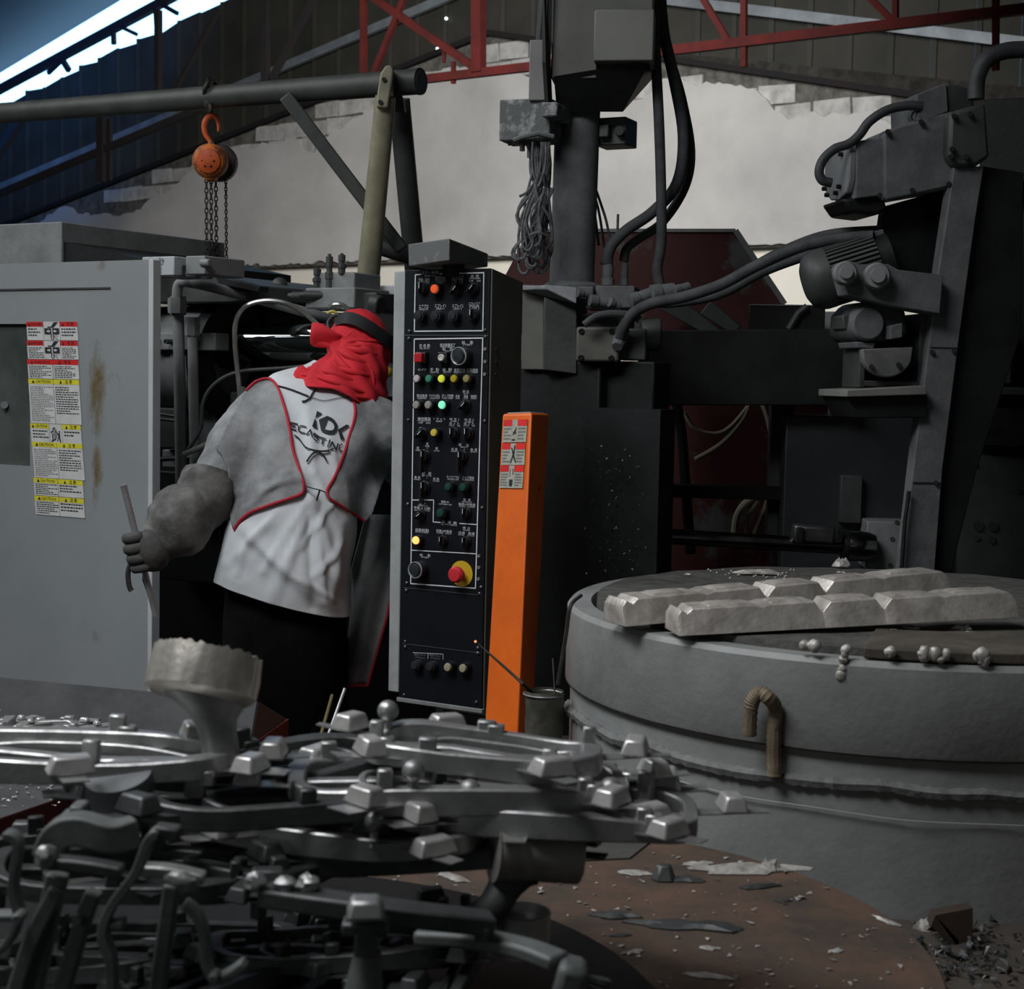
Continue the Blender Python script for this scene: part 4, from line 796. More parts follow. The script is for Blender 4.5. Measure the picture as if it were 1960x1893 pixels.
# ------------------------------------------------------------------ red guard and things behind
RF = Fr(W(1250, 540, 5.75), 8)
t = thing('red_guard', 'dark red sheet metal guard with a chamfered corner behind the column', 'guard', W(1250, 1400, 5.8))
m = MB(); RF.poly(m, [(950, 560), (1012, 441), (1408, 441), (1502, 582), (1502, 640), (950, 640)], 0, .02); m.build('upper_sheet', red_worn, t, smooth=0)
m = MB(); m.strip([RF.p(1408, 441, -.005), RF.p(1502, 582, -.005)], .02, .006, up=RF.y); m.strip([RF.p(1012, 441, -.005), RF.p(1408, 441, -.005)], .012, .006, up=RF.y); m.build('sheet_edge', mach_grey, t, smooth=0)
m = MB(); RF.bx(m, 1235, 700, 1560, 1500, .05, .07); m.build('lower_sheet', red_worn, t, smooth=0)
m = MB(); RF.bx(m, 1478, 780, 1484, 1050, -.02, .02); m.build('sheet_stiffener', mach_dark, t, smooth=0)
m = MB(); RF.poly(m, [(1340, 600), (1360, 575), (1420, 625), (1400, 640)], -.15, -.1); RF.poly(m, [(1260, 590), (1300, 570), (1390, 640), (1350, 640)], -.15, -.1); m.build('guard_bracket', mach_dark, t, bevel=.004)
t = thing('black_crate', 'black open metal box resting behind the cross beam', 'box', W(1500, 640, 5.6)); CF = Fr(W(1500, 610, 5.6), 8)
m = MB(); CF.bx(m, 1434, 583, 1578, 640, 0, .3); m.build('box_shell', mach_black, t, bevel=.003); m = MB(); CF.bx(m, 1434, 582, 1578, 586, -.004, .0); m.build('box_rim', mach_grey, t, smooth=0)
m = MB(); m.tube([CF.p(1510, 630, -.02), CF.p(1528, 600, -.02), CF.p(1545, 586, -.02)], .012, 8); m.build('box_rod', mach_dark, t)
t = tag(CF.bx(MB(), 1577, 596, 1593, 900, .4, .5).build('blue_grey_post', pale_box, bevel=.003), 'slim pale blue-grey post right of the black metal box', 'post')
for lab, pts, r, c in (('beige hose drooping across the red lower sheet', [(1310, 790), (1330, 820), (1370, 830), (1400, 815), (1432, 778)], 4, 'a'), ('beige hose slanting up to the cross beam', [(1330, 880), (1380, 850), (1420, 805), (1436, 770)], 5, 'a'), ('yellowish hose slanting down at the frame upright', [(1460, 770), (1470, 800), (1478, 835)], 6, 'b'),
                      ('wide beige hose loop left of two above the rod', [(1405, 1030), (1410, 990), (1425, 965), (1445, 950)], 7, 'b'), ('thin pale hose in the middle above the rod', [(1425, 1030), (1432, 990), (1450, 960)], 4, 'a'), ('pale hose nearest the frame upright above the rod', [(1440, 1032), (1455, 995), (1470, 958)], 5, 'a')):
    hm_ = mat('hose_beige_' + c, (.30, .26, .19) if c == 'a' else (.36, .33, .24), None, rough=.6); m = MB(); hose(m, pts, 5.6, r); tag(m.build('beige_hose', hm_), lab, 'hose')
# ------------------------------------------------------------------ ladling robot arm at right
AF = Fr(W(1750, 600, 4.45), -8)
k = S(4.45)
t = arm = thing('ladling_robot', 'dusty grey ladling robot with slanting leg and motor, above the furnace at right', 'robot arm', (W(1760, 1150, 4.5).x, 4.5, 0))
def part(nm, m_, pts, y0, y1, bev=.004, f=AF): b = MB(); f.poly(b, pts, y0, y1); return b.build(nm, m_, arm, bevel=bev)
part('upper_arm', dust_grey, [(1640, 270), (1690, 262), (1700, 248), (1826, 213), (1850, 220), (1852, 345), (1815, 362), (1692, 383), (1686, 374), (1638, 380)], 0, .17)
part('arm_step', dust_grey, [(1692, 258), (1702, 247), (1826, 212), (1826, 356), (1694, 384)], -.012, .05, .006)
EP = AF.p(1640, 325, 0)
def ep(px, py): return WP(px, py, EP, AF.x)
m = MB(); m.prism([ep(x, y) for x, y in ((1592, 296), (1598, 282), (1608, 275), (1622, 272), (1634, 276), (1640, 292), (1638, 345), (1632, 370), (1618, 383), (1602, 384), (1593, 372), (1590, 340))], AF.x * -.02)
m.build('end_cover', mat('cover_grey', (.14, .148, .15), (.19, .198, .2), 10, .7), arm, bevel=.004)
for px, py in ((1604, 290), (1620, 284), (1626, 296), (1599, 302), (1594, 362), (1599, 374), (1616, 370), (1622, 358)):
    m = MB(); m.cyl(ep(px, py) - AF.x * .02, ep(px, py) - AF.x * .032, 4.2 * k, seg=8); m.build('cover_bolt', mach_black, arm)
for px, py in ((1699, 252), (1763, 233), (1684, 374), (1746, 364), (1816, 352)):
    m = MB(); m.cyl(AF.p(px, py, -.012), AF.p(px, py, -.03), 5 * k, seg=8); m.build('arm_bolt', mach_black, arm)
part('arm_motor_base', mach_black, [(1612, 380), (1690, 370), (1700, 400), (1680, 412), (1630, 406)], .02, .2, .01)
part('junction_box', dust_grey, [(1754, 180), (1812, 158), (1816, 214), (1770, 232), (1756, 232)], .05, .25)
part('junction_side', mach_dark, [(1812, 158), (1860, 170), (1870, 230), (1816, 228)], .06, .25)
m = MB(); hose(m, [(1592, 350), (1574, 345), (1568, 328), (1576, 305), (1598, 285), (1625, 275), (1645, 258), (1665, 232), (1700, 210), (1740, 202), (1766, 204)], 4.42, 9, 6, 12); m.build('arm_hose', rubber, arm)
m = MB(); hose(m, [(1744, 232), (1742, 222), (1748, 212), (1758, 208)], 4.5, 5, 6, 8); m.build('arm_hose', rubber, arm)
m = MB(); hose(m, [(1868, 190), (1870, 150), (1885, 118), (1915, 100), (1960, 95), (2040, 100)], 4.5, 16, 6, 14); m.build('supply_hose', rubber, arm)
part('elbow_joint', mach_dark, [(1818, 215), (1850, 205), (1888, 196), (1896, 300), (1870, 318), (1830, 320), (1815, 300)], -.05, .18, .012)
for px, py in ((1826, 222), (1857, 218), (1822, 285), (1820, 300), (1850, 300)):
    m = MB(); m.cyl(AF.p(px, py, -.05), AF.p(px, py, -.07), 5 * k, seg=8); m.build('joint_bolt', mach_black, arm)
part('slanting_leg', dust_grey, [(1826, 318), (1884, 318), (1868, 420), (1838, 640), (1805, 900), (1788, 1120), (1722, 1120), (1752, 860), (1790, 560)], -.03, .02, .004)
part('leg_side', mach_black, [(1882, 318), (1960, 330), (1955, 640), (1870, 900), (1815, 1120), (1786, 1120), (1804, 900), (1836, 640), (1866, 420)], .0, .25, .004)
m = MB(); AF.bx(m, 1781, 664, 1838, 666, -.034, -.03); AF.bx(m, 1748, 922, 1802, 925, -.034, -.03); m.build('leg_seam', mach_dark, arm, smooth=0)
for px, py in ((1784, 674), (1826, 672), (1792, 924)):
    m = MB(); m.cyl(AF.p(px, py, -.03), AF.p(px, py, -.04), 4.5 * k, seg=8); m.build('leg_bolt', mach_black, arm)
part('lower_arm', dust_grey, [(1608, 512), (1618, 500), (1640, 502), (1644, 506), (1700, 505), (1720, 516), (1806, 526), (1800, 602), (1700, 585), (1622, 565), (1616, 545)], -.08, .0, .012)
for px, py, r in ((1612, 522, 22), (1672, 528, 25)):
    m = MB(); m.lathe([(r * k, 0), (r * k, .035), (r * .85 * k, .045), (r * .55 * k, .045), (r * .52 * k, .06), (.001, .06)], AF.p(px + 4, py + 2, -.08), -AF.y + AF.x * -.25, 24); m.build('pivot_pin', mat('pin_grey', (.16, .165, .165), (.21, .215, .215), 12, .6), arm)
part('upper_strut', mach_black, [(1692, 395), (1836, 355), (1806, 540), (1690, 508), (1684, 450)], .08, .12, .004)
part('motor_bracket', dust_grey, [(1652, 448), (1692, 438), (1702, 505), (1656, 505)], .03, .06, .004)
a = AF.p(1538, 545, .10); b = AF.p(1665, 505, .06); ax = (b - a).normalized(); L_ = (b - a).length; R_ = 58 * k
m = MB(); m.lathe([(.001, -.004), (R_ * .5, .0), (R_ * .82, .012), (R_ * .97, .03), (R_ * 1.02, .05), (R_ * 1.02, .075), (R_ * .9, .08)], a, ax, 30); m.build('motor_fan_cover', mach_dark, arm)
m = MB(); m.lathe([(R_ * .86, .06), (R_ * .86, L_ + .06)], a, ax, 30); m.build('motor_body', mach_black, arm)
fu = ax.orthogonal().normalized(); fw = ax.cross(fu)
for i in range(40):
    an = 2 * PI * i / 40; d = fu * math.cos(an) + fw * math.sin(an); sd = ax.cross(d)
    m = MB(); c0 = a + ax * .07 + d * R_ * .85; c1 = a + ax * (L_ + .02) + d * R_ * .85; w_ = sd * .0035; h_ = d * R_ * .16
    m.hexa([c0 - w_, c1 - w_, c1 + w_, c0 + w_, c0 - w_ + h_, c1 - w_ + h_, c1 + w_ + h_, c0 + w_ + h_]); m.build('cooling_fin', mach_dark, arm, smooth=0)
part('gearbox', mach_dark, [(1624, 640), (1630, 600), (1650, 578), (1690, 575), (1735, 590), (1740, 640), (1690, 655), (1640, 655)], -.02, .16, .015)
m = MB(); m.lathe([(32 * k, 0), (32 * k, .02), (28 * k, .028), (.001, .028)], AF.p(1656, 620, -.02), -AF.y, 24); m.build('gearbox_cover', dust_grey, arm)
part('gear_nose', mach_dark, [(1612, 604), (1630, 600), (1630, 632), (1616, 630)], .0, .1, .004)
part('spacer_plate', dust_grey, [(1638, 654), (1676, 656), (1672, 668), (1642, 666)], -.03, .12, .003)
m = MB(); pts = [AF.p(1650, 668, -.04), AF.p(1748, 664, -.04)] + [AF.p(1699 + 49 * math.cos(th), 674 + 48 * math.sin(th), -.04) for th in [PI * .12 + PI * .76 * i / 10 for i in range(11)]]
m.prism(pts, AF.y * .03); m.build('half_round_plate', mat('cam_grey', (.16, .165, .155), (.10, .105, .10), 14, .6), arm, bevel=.004)
for px, py in ((1668, 702), (1720, 698)):
    m = MB(); m.cyl(AF.p(px, py, -.04), AF.p(px, py, -.06), 5 * k, seg=8); m.build('plate_bolt', mach_black, arm)
part('box_switch', dust_grey, [(1704, 624), (1728, 618), (1728, 646), (1704, 650)], -.06, .0, .003)
m = MB()
for q in ((1647, 652, 1655, 742), (1762, 600, 1772, 742), (1647, 728, 1772, 742)): AF.bx(m, *q, .0, .14)
m.build('cradle_frame', mach_dark, arm, bevel=.003)
part('cradle_back', mach_black, [(1650, 650), (1772, 600), (1772, 742), (1650, 742)], .1, .15, 0)
part('base_shelf', mat('shelf_grey', (.13, .135, .125), (.19, .195, .18), 9, .7), [(1621, 746), (1774, 738), (1774, 756), (1621, 760)], -.08, .16, .003)
part('shelf_under', mach_black, [(1621, 760), (1774, 756), (1774, 800), (1640, 800)], -.05, .16, .003)
m = MB(); m.tube([AF.p(1740, 940, -.05), AF.p(1732, 1000, -.05), AF.p(1724, 1110, -.05)], .006, 8); m.build('leg_conduit', mach_black, arm)
# dark cabinet behind
KF = Fr(W(1900, 700, 5.0), 20)
t = cab = thing('machine_cabinet', 'dark machine cabinet in shadow at the right edge', 'cabinet', (W(1930, 1150, 5.3).x, 5.3, 0))
def kp(nm, m_, q, y0, y1): b = MB(); KF.bx(b, *q, y0, y1); return b.build(nm, m_, cab, bevel=.004)
kp('cabinet_body', mach_black, (1790, 330, 2300, 1750), .25, 1.0)
kp('cabinet_head', mach_black, (1880, 190, 2300, 340), .1, .9)
kp('side_slab', mat('slab_brown', (.035, .03, .022), (.05, .045, .035), 6, .6), (1840, 620, 1895, 730), .15, .25)
kp('side_slab', MT['slab_brown'], (1905, 640, 1935, 735), .12, .25)
kp('ledge', mach_dark, (1868, 740, 2100, 760), .05, .25)
kp('lower_door', mach_dark, (1838, 870, 2100, 1130), .15, .26)
kp('drawer_front', mach_black, (1860, 780, 2100, 860), .1, .26)
for px, py, r in ((1873, 1007, 10), (1901, 1008, 10), (1870, 1030, 6), (1899, 1034, 7), (1844, 924, 4), (1856, 924, 4), (1867, 890, 5), (1950, 940, 5)):
    m = MB(); m.cyl(KF.p(px, py, .145), KF.p(px, py, .16), r * S(5.1), seg=14); m.build('door_hole', iron, cab)
m = MB(); KF.poly(m, [(1860, 806), (1878, 803), (1884, 808), (1890, 795), (1893, 797), (1886, 812), (1862, 810)], .04, .06); m.build('torn_sticker', splash_m, cab, smooth=0)
# ------------------------------------------------------------------ floor plinth, holding furnace, ingots
ZR = 1.02
Cd = 3.42; FC = W(1722, 900, Cd); FC.z = 0
e0 = ray(1087, 1200); e0.z = 0; e0.normalize(); cc = FC - CAM; cc.z = 0; FRad = (cc - e0 * cc.dot(e0)).length
frn = thing('holding_furnace', 'round grey holding furnace with dirty rim and bent rebar hook', 'furnace', FC)
R = FRad
def arc_noise(a, s_, k): return noise.noise(V((math.cos(a) * s_, math.sin(a) * s_, k)))
zs = WP(1340, 1405, FC - V((0, R * .8, 0)), V((0, 1, 0))).z
def hit(px, py, rad=None):                      # picture point on the furnace side
    r = ray(px, py); a = r.x ** 2 + r.y ** 2; b = 2 * (r.x * (CAM.x - FC.x) + r.y * (CAM.y - FC.y)); c = (CAM.x - FC.x) ** 2 + (CAM.y - FC.y) ** 2 - (rad or R) ** 2
    q = b * b - 4 * a * c
    if q < 0: q = 0
    return CAM + r * ((-b - math.sqrt(q)) / (2 * a))
zseam = hit(1480, 1428).z; zweld = hit(1420, 1478).z
m = MB(); m.lathe([(R, zseam), (R + .004, zseam + .006), (R + .002, ZR - .01), (R - .006, ZR), (R - .05, ZR), (R - .055, ZR - .03), (.01, ZR - .035)], FC, seg=120); m.build('upper_shell', furn_m, frn)
m = MB(); m.lathe([(R - .008, .56), (R - .008, zseam + .004)], FC, seg=120); m.build('lower_shell', furn_m, frn)
m = MB(); pts = []; n = 260
for i in range(n + 1):
    a = PI + PI * 1.0 * i / n; pts.append(FC + V((math.cos(a) * (R - .006), math.sin(a) * (R - .006), zweld + arc_noise(a, 6, 2) * .01)))
m.tube(pts, [(.009) + .006 * abs(arc_noise(i * .37, 3, 5)) + .003 * random.random() for i in range(n + 1)], 6); m.build('weld_bead', mat('weld', (.17, .175, .17), (.10, .10, .10), 30, .7, 0, .5, 90), frn)
m = MB(); pts = [FC + V((math.cos(PI + PI * i / 120) * (R + .001), math.sin(PI + PI * i / 120) * (R + .001), zseam + .003)) for i in range(121)]; m.tube(pts, .0035, 6); m.build('seam_gap', iron, frn)
m = MB(); pts = [hit(x, y) for x, y in ((1240, 1478), (1400, 1520), (1560, 1545), (1700, 1566), (1800, 1574), (1960, 1580))]; m.tube(smooth_path(pts, 8), .0012, 4); m.build('scratch_line', mat('scratch', (.38, .39, .39), None, rough=.6), frn)
# lid plates
m = MB()
def lump(q, a, r, h): return (r * (1 + .006 * arc_noise(a, 3, q)), h + .006 * arc_noise(a, 5, q + 9))
m.lathe([(R - .06, ZR - .04), (R - .065, ZR + .012), (R * .7, ZR + .016), (.01, ZR + .016)], FC, seg=80, fn=lump); m.build('top_crust', furn_top, frn)
LC = FC + V((.42, -.22, 0))
m = MB(); rr = R * .70
pts = [FC + V((math.cos(a) * (R - .012), math.sin(a) * (R - .012), ZR + .003)) for a in [PI * 1.40 + (PI * .62) * i / 40 for i in range(41)]]; pts2 = [FC + V((math.cos(a) * (R - .25), math.sin(a) * (R - .25), ZR + .003)) for a in [PI * 1.40 + (PI * .62) * i / 40 for i in range(41)]][::-1]
m.prism(pts + pts2, V((0, 0, .02))); m.build('lid_plate', furn_brown, frn, bevel=.003)
# rebar hook
m = MB(); hp = [(1487, 1484), (1486, 1440), (1488, 1390), (1490, 1350), (1486, 1328), (1474, 1320), (1462, 1328), (1455, 1350), (1452, 1400)]
q = []
for i, (x, y) in enumerate(hp):
    h = hit(x, y); d = (h - FC); d.z = 0; d.normalize(); q.append(h + d * (.012 + (.03 if 4 <= i else .008 * i / 4)))
sp = smooth_path(q, 8); m.tube(sp, [.0125 + .0014 * (i % 2) for i in range(len(sp))], 10); m.build('lifting_hook', rebar_m, frn)
# splashes running over the rim
rnd = random.Random(11)
def blobs(nm, pts, r, par, m_=splash_m):
    b = MB()
    for i, (p, s_) in enumerate(pts):
        b.ell(p, (r * s_ * rnd.uniform(.8, 1.2), r * s_ * rnd.uniform(.6, 1), r * s_ * rnd.uniform(.6, 1.2)), seg=8, rings=6, fn=lambda q_, d: q_ * (1 + .35 * noise.noise(d * 2.2 + V((i * 3.1, 0, 0)))))
    return b.build(nm, m_, par, smooth=60)
for path in ([(1540, 1212), (1556, 1222), (1560, 1235)], [(1622, 1228), (1618, 1245), (1614, 1262), (1612, 1280), (1611, 1292)], [(1765, 1226), (1780, 1236), (1790, 1250), (1800, 1262), (1770, 1244), (1812, 1246), (1795, 1240)], [(1700, 1232), (1706, 1242)], [(1870, 1246), (1880, 1252), (1885, 1262)]):
    pp = []
    for x, y in path:
        h = hit(x, y); h.z = min(h.z, ZR + .02); pp.append((h, rnd.uniform(.8, 1.3)))
        if len(pp) > 1: pp.append((h.lerp(pp[-2][0], .5), .8))
    blobs('metal_splash', pp, .010, frn)
def scrap_on(px, py, z, size, name, label, cat, m_=splash_m, seed=1, flat=.25, group=None, ang=0, long=1.6):
    r_ = random.Random(seed); p = WZ(px, py, z); b = MB(); n = 14; rim = []; rim2 = []; ca, sa = math.cos(ang), math.sin(ang)
    for i in range(n):
        a = 2 * PI * i / n; rr_ = size * r_.uniform(.55, 1.15); x, y = math.cos(a) * rr_ * long, math.sin(a) * rr_ * .8; x, y = x * ca - y * sa, x * sa + y * ca
        h = size * flat * r_.uniform(.0, 1.2); rim.append(p + V((x, y, h * .5))); rim2.append(p + V((x * .55, y * .55, h + size * flat * .8)))
    base = [V((q_.x, q_.y, p.z)) for q_ in rim]
    b.loft([base, rim, rim2]); o = b.build(name, m_, smooth=25)
    return tag(o, label, cat, group)
for i, (px, py, s_, lab) in enumerate(((1609, 1084, .016, 'shiny lump of metal on the far side of the furnace top'), (1450, 1098, .022, 'thin pale splash streak across the furnace top'), (1610, 1096, .009, 'small crumb in front of the shiny lump on the furnace top'), (1318, 1100, .008, 'small crumb at the left back of the furnace top'), (1745, 1203, .014, 'flat pale flake on the furnace lid under the near ingot'), (1842, 1204, .016, 'curled pale flake on the furnace lid at right'), (1710, 1208, .008, 'small crumb on the furnace lid under the near ingot'), (1858, 1212, .008, 'small crumb right of the curled flake on the furnace lid'))):
    scrap_on(px, py, ZR + .018, s_, 'metal_crumb', lab, 'scrap', seed=i + 40, flat=.8 if i in (0,) else .3, group='metal crumbs on the furnace', long=3 if i == 1 else 1.5)
blobs('metal_splash', [(WZ(x, y, ZR + .018), .5) for x, y in [(1430 + rnd.uniform(-80, 90), 1098 + rnd.uniform(-8, 10)) for _ in range(30)]], .006, frn)['kind'] = 'stuff'
# dripping strand down the left side
m = MB(); hose(m, [(1112, 1140, 3.15), (1092, 1160, 3.1), (1084, 1210, 3.1), (1076, 1260, 3.1), (1068, 1310, 3.1)], 3.1, 4, 5, 6); m.build('tar_strand', iron, frn)

# ---- ingots: a notched bar with raised pads
def ingot(name, label, A, B, w0, h0, th, d_up=0):
    """A,B: lower near-edge end points; the bar lies along A-B, w0 deep"""
    A = V(A); B = V(B); ex = (B - A).normalized(); L_ = (B - A).length; ez = V((0, 0, 1)); ey = ez.cross(ex).normalized()
    ez = ex.cross(ey).normalized()
    if ey.y < 0: ey = -ey
    M = Matrix((ex, ey, ez)).transposed().to_4x4(); M.translation = A
    r = thing(name, label, 'ingot', A, Matrix((ex, ey, ez)).transposed(), 'ingots on the furnace')
    b = MB(); secs = []
    n = 5; xs = [(0, .70, .06), (.012, .96, .0), (.03, .80, .0), (.045, 1.0, 0)]
    for i in range(n):
        a = .06 + .90 * i / n; e = .06 + .90 * (i + 1) / n; w = e - a
        if i: xs += [(a - w * .13, 1.0, 0), (a - .002, .60 if i in (2, 3) else .93, 0), (a + .002, .60 if i in (2, 3) else .93, 0), (a + w * .13, 1.0, 0)]
    xs += [(.97, 1.0, 0), (.985, .92, 0), (1, .60, .0)]
    rnd_ = random.Random(len(label))
    for u_, hh, ins in xs:
        x = u_ * L_; jit = rnd_.uniform(-.0015, .0015); hx = (1 - hh) * .6
        secs.append([M @ V((x, 0, 0)), M @ V((x, w0, 0)), M @ V((x + jit, w0 * .90, h0 * hh * .97)), M @ V((x, w0 * .86, h0 * hh)), M @ V((x - jit, w0 * (.17 + hx * .2), h0 * hh)), M @ V((x, w0 * (.12 + hx * .1), h0 * hh * .96))])
    b.loft(secs); b.build('ingot_body', ingot_m, r, bevel=.003)
    for i in range(n):
        a = .05 + .90 * i / n; e = .05 + .90 * (i + 1) / n; w = e - a; x0 = (a + w * .2) * L_; x1 = (e - w * .2) * L_; p = MB()
        lo = [M @ V(q) for q in ((x0, w0 * .22, h0 * .97), (x1, w0 * .22, h0 * .97), (x1, w0 * .76, h0 * .97), (x0, w0 * .76, h0 * .97))]
        hi = [M @ V(q) for q in ((x0 + .012, w0 * .28, h0 * 1.09), (x1 - .012, w0 * .28, h0 * 1.09), (x1 - .012, w0 * .68, h0 * 1.09), (x0 + .012, w0 * .68, h0 * 1.09))]
        p.hexa(lo + hi); p.build('raised_pad', ingot_m, r, bevel=.003)
    return r
zi = ZR + .024
A = WZ(1300, 1218, ZR + .012); Bp = W(1952, 1182, 0 + A.y + .12); 
ingot('aluminium_ingot', 'near aluminium ingot bar overhanging the furnace rim at front', A, Bp, .10, .050, 0)
A2 = WZ(1197, 1200, ZR + .014); B2 = W(1826, 1140, A2.y + .30)
ingot('aluminium_ingot', 'far aluminium ingot bar lying behind the other on the furnace', A2, B2, .10, .052, 0)

# ---- plinth and bracket
zp = .56
m = MB(); pl_ = [V((-.33, 1.3, zp)), V((-.33, 2.42, zp)), V((.10, 2.42, zp)), V((.10, FC.y + R, zp)), V((FC.x + R * 1.3, FC.y + R, zp)), V((FC.x + R * 1.3, 1.3, zp))]
m.prism([V((p.x, p.y, zp)) for p in pl_], V((0, 0, -.56))); tag(m.build('concrete_plinth', conc, bevel=.01), 'dirty brown plinth in front of the furnace base', 'plinth')
t = thing('steel_bracket', 'rusty angle bracket standing against the furnace base', 'bracket', WZ(1820, 1800, zp))
for q in ([(1790, 1752), (1862, 1738), (1862, 1800), (1835, 1815)], [(1790, 1752), (1835, 1800), (1835, 1822), (1782, 1772)]):
    m = MB(); d = WZ(1820, 1808, zp).y; m.prism([W(x, y, d) for x, y in q], V((0, .03, 0))); m.build('bracket_leg', mat('bracket_rust', (.05, .03, .022), (.035, .026, .02), 8, .8), t, smooth=0)
m = MB(); rnd = random.Random(21)
for i in range(240):
    px, py = rnd.gauss(1835, 60), rnd.gauss(1838, 30)
    if px < 1740: continue
    p = WZ(px, min(1935, py), zp); r_ = rnd.uniform(.003, .013); q = [p + V((rnd.uniform(-r_, r_), rnd.uniform(-r_, r_), rnd.uniform(0, r_ * 1.6))) for _ in range(4)]; m.add(q, [(0, 1, 2), (0, 2, 3), (0, 3, 1), (1, 3, 2)])
tag(m.build('swarf_heap', alu_dull_shaded, smooth=0), 'heap of dark metal swarf at the furnace base', 'swarf', kind='stuff')
scrap_on(1768, 1778, zp, .020, 'metal_lump', 'round pale metal lump beside the dark swarf heap', 'scrap', seed=5, flat=.5, long=1.1)

# ------------------------------------------------------------------ rusty round plate with scrap
ZD = .72
def circle3(a, b, c):
    ax, ay, bx_, by, cx, cy = a.x, a.y, b.x, b.y, c.x, c.y; d = 2 * (ax * (by - cy) + bx_ * (cy - ay) + cx * (ay - by))
    ux = ((ax * ax + ay * ay) * (by - cy) + (bx_ * bx_ + by * by) * (cy - ay) + (cx * cx + cy * cy) * (ay - by)) / d
    uy = ((ax * ax + ay * ay) * (cx - bx_) + (bx_ * bx_ + by * by) * (ax - cx) + (cx * cx + cy * cy) * (bx_ - ax)) / d
    return V((ux, uy, 0)), math.hypot(ax - ux, ay - uy)
C1, R1 = circle3(WZ(1240, 1600, ZD), WZ(1530, 1670, ZD), WZ(1770, 1810, ZD))
plate = thing('round_plate_table', 'round rusty brown plate littered with metal scraps, front right', 'table', C1)
m = MB(); m.lathe([(R1 - .01, -.03), (R1, -.026), (R1, -.004), (R1 - .004, 0), (.01, 0)], C1 + V((0, 0, ZD)), seg=140); m.build('plate_top', rust, plate)
m = MB(); m.lathe([(R1 * .8, -ZD + .56), (R1 * .8, -.03)], C1 + V((0, 0, ZD)), seg=60); m.build('drum_base', mach_black, plate)
dk = [WZ(x, y, ZD) for x, y in ((1062, 1652), (1205, 1645), (1247, 1612), (1238, 1602))]
dk += [C1 + V((math.cos(a), math.sin(a), 0)) * (R1 - .006) + V((0, 0, ZD)) for a in [math.atan2(dk[3].y - C1.y, dk[3].x - C1.x) + .08 * i for i in range(8)]]
m = MB(); m.prism(dk, V((0, 0, .003))); m.build('steel_patch', mat('patch_grey', (.05, .05, .048), (.075, .073, .068), 10, .7), plate, smooth=0)
C2, R2 = circle3(WZ(1060, 1775, ZD + .004), WZ(1180, 1840, ZD + .004), WZ(1240, 1893, ZD + .004))
drum = thing('drum_shade', 'black disc for the dark inside of a drum, beneath the heap of castings', 'drum', V((C2.x, C2.y, ZD)))
m = MB(); m.lathe([(R2 - .004, .001), (R2, .004), (R2, .014), (.01, .016)], V((C2.x, C2.y, ZD)), seg=100); m.build('shade_disc', mach_black, drum)  # black disc added where only the shaded inside of a drum shows
scr = [(1217, 1671, .018, 'pale crumpled scrap left of the grey lump on the rusty plate', 0), (1312, 1683, .022, 'thin grey fin right of the grey lump on the rusty plate', 0), (1335, 1655, .018, 'pale crumpled strip at the back of the rusty plate', .2), (1430, 1664, .036, 'long pale curled sheet of flash on the rusty plate edge', .1), (1476, 1665, .014, 'beige lump at the right end of the curled sheet', 0),
       (1452, 1697, .018, 'small dark curled scrap under the long curled sheet', .3), (1180, 1752, .026, 'dark flat flake with a bright chip, left on the rusty plate', 0), (1316, 1772, .030, 'knobbly grey splinter lying mid rusty plate', -.1), (1188, 1790, .010, 'small beige crumb below the dark flat flake', 0), (1356, 1815, .012, 'grey crumb cluster on an oily spot of the rusty plate', 0),
       (1598, 1820, .010, 'white chip standing alone right of the rusty plate centre', .8), (1500, 1725, .009, 'white chip below the dark curled scrap', 0), (1355, 1868, .012, 'white sliver near the front of the rusty plate', -.3), (1213, 1822, .012, 'small grey flake left front of the rusty plate', .5), (860, 1675, .016, 'white sliver on the plate behind the stacked castings', -.9), (1702, 1765, .011, 'pale sliver on the right edge of the rusty plate', -1.0), (1190, 1633, .011, 'flat flake on the dark patch of the plate', -.2)]
for i, (px, py, s_, lab, an) in enumerate(scr):
    scrap_on(px, py, ZD + .001, s_, 'metal_scrap', lab, 'scrap', alu_dull_shaded if any(w_ in lab for w_ in ('dark', 'fin', 'grey splinter')) else splash_m, i + 3, (.8 if i == 4 else .13), 'metal scraps on the rusty plate', an, 3.0 if ('splinter' in lab or 'sliver' in lab or 'long' in lab) else 1.7)
p = WZ(1270, 1683, ZD); b = MB(); kk = S(p.y)
pts_lo = [p + V((x * kk, y * kk * 2, 0)) for x, y in ((-26, -2), (-14, -12), (16, -12), (26, -2), (22, 12), (-18, 12))]; pts_hi = [p + V((x * kk, y * kk * 1.6, 30 * kk)) for x, y in ((-16, -1), (-8, -6), (9, -6), (15, 0), (12, 6), (-10, 6))]
b.loft([pts_lo, pts_hi]); tag(b.build('metal_slug', alu_dull_shaded, bevel=.003), 'grey tapered overflow slug on the rusty plate', 'scrap')
m = MB(); rnd = random.Random(77)
for i in range(650):
    a = rnd.uniform(0, 2 * PI); r_ = R1 * math.sqrt(rnd.random()) * .98; p = C1 + V((math.cos(a) * r_, math.sin(a) * r_, ZD + .001)); s_ = rnd.uniform(.0012, .0050)
    q = [p + V((rnd.uniform(-s_, s_) * 1.6, rnd.uniform(-s_, s_) * 1.6, rnd.uniform(0, s_ * .8))) for _ in range(4)]; m.add(q, [(0, 1, 2), (0, 2, 3), (0, 3, 1), (1, 3, 2)])
o = m.build('scrap_flakes', splash_m, smooth=0); tag(o, 'tiny pale metal flakes scattered over the rusty plate', 'flakes', kind='stuff')

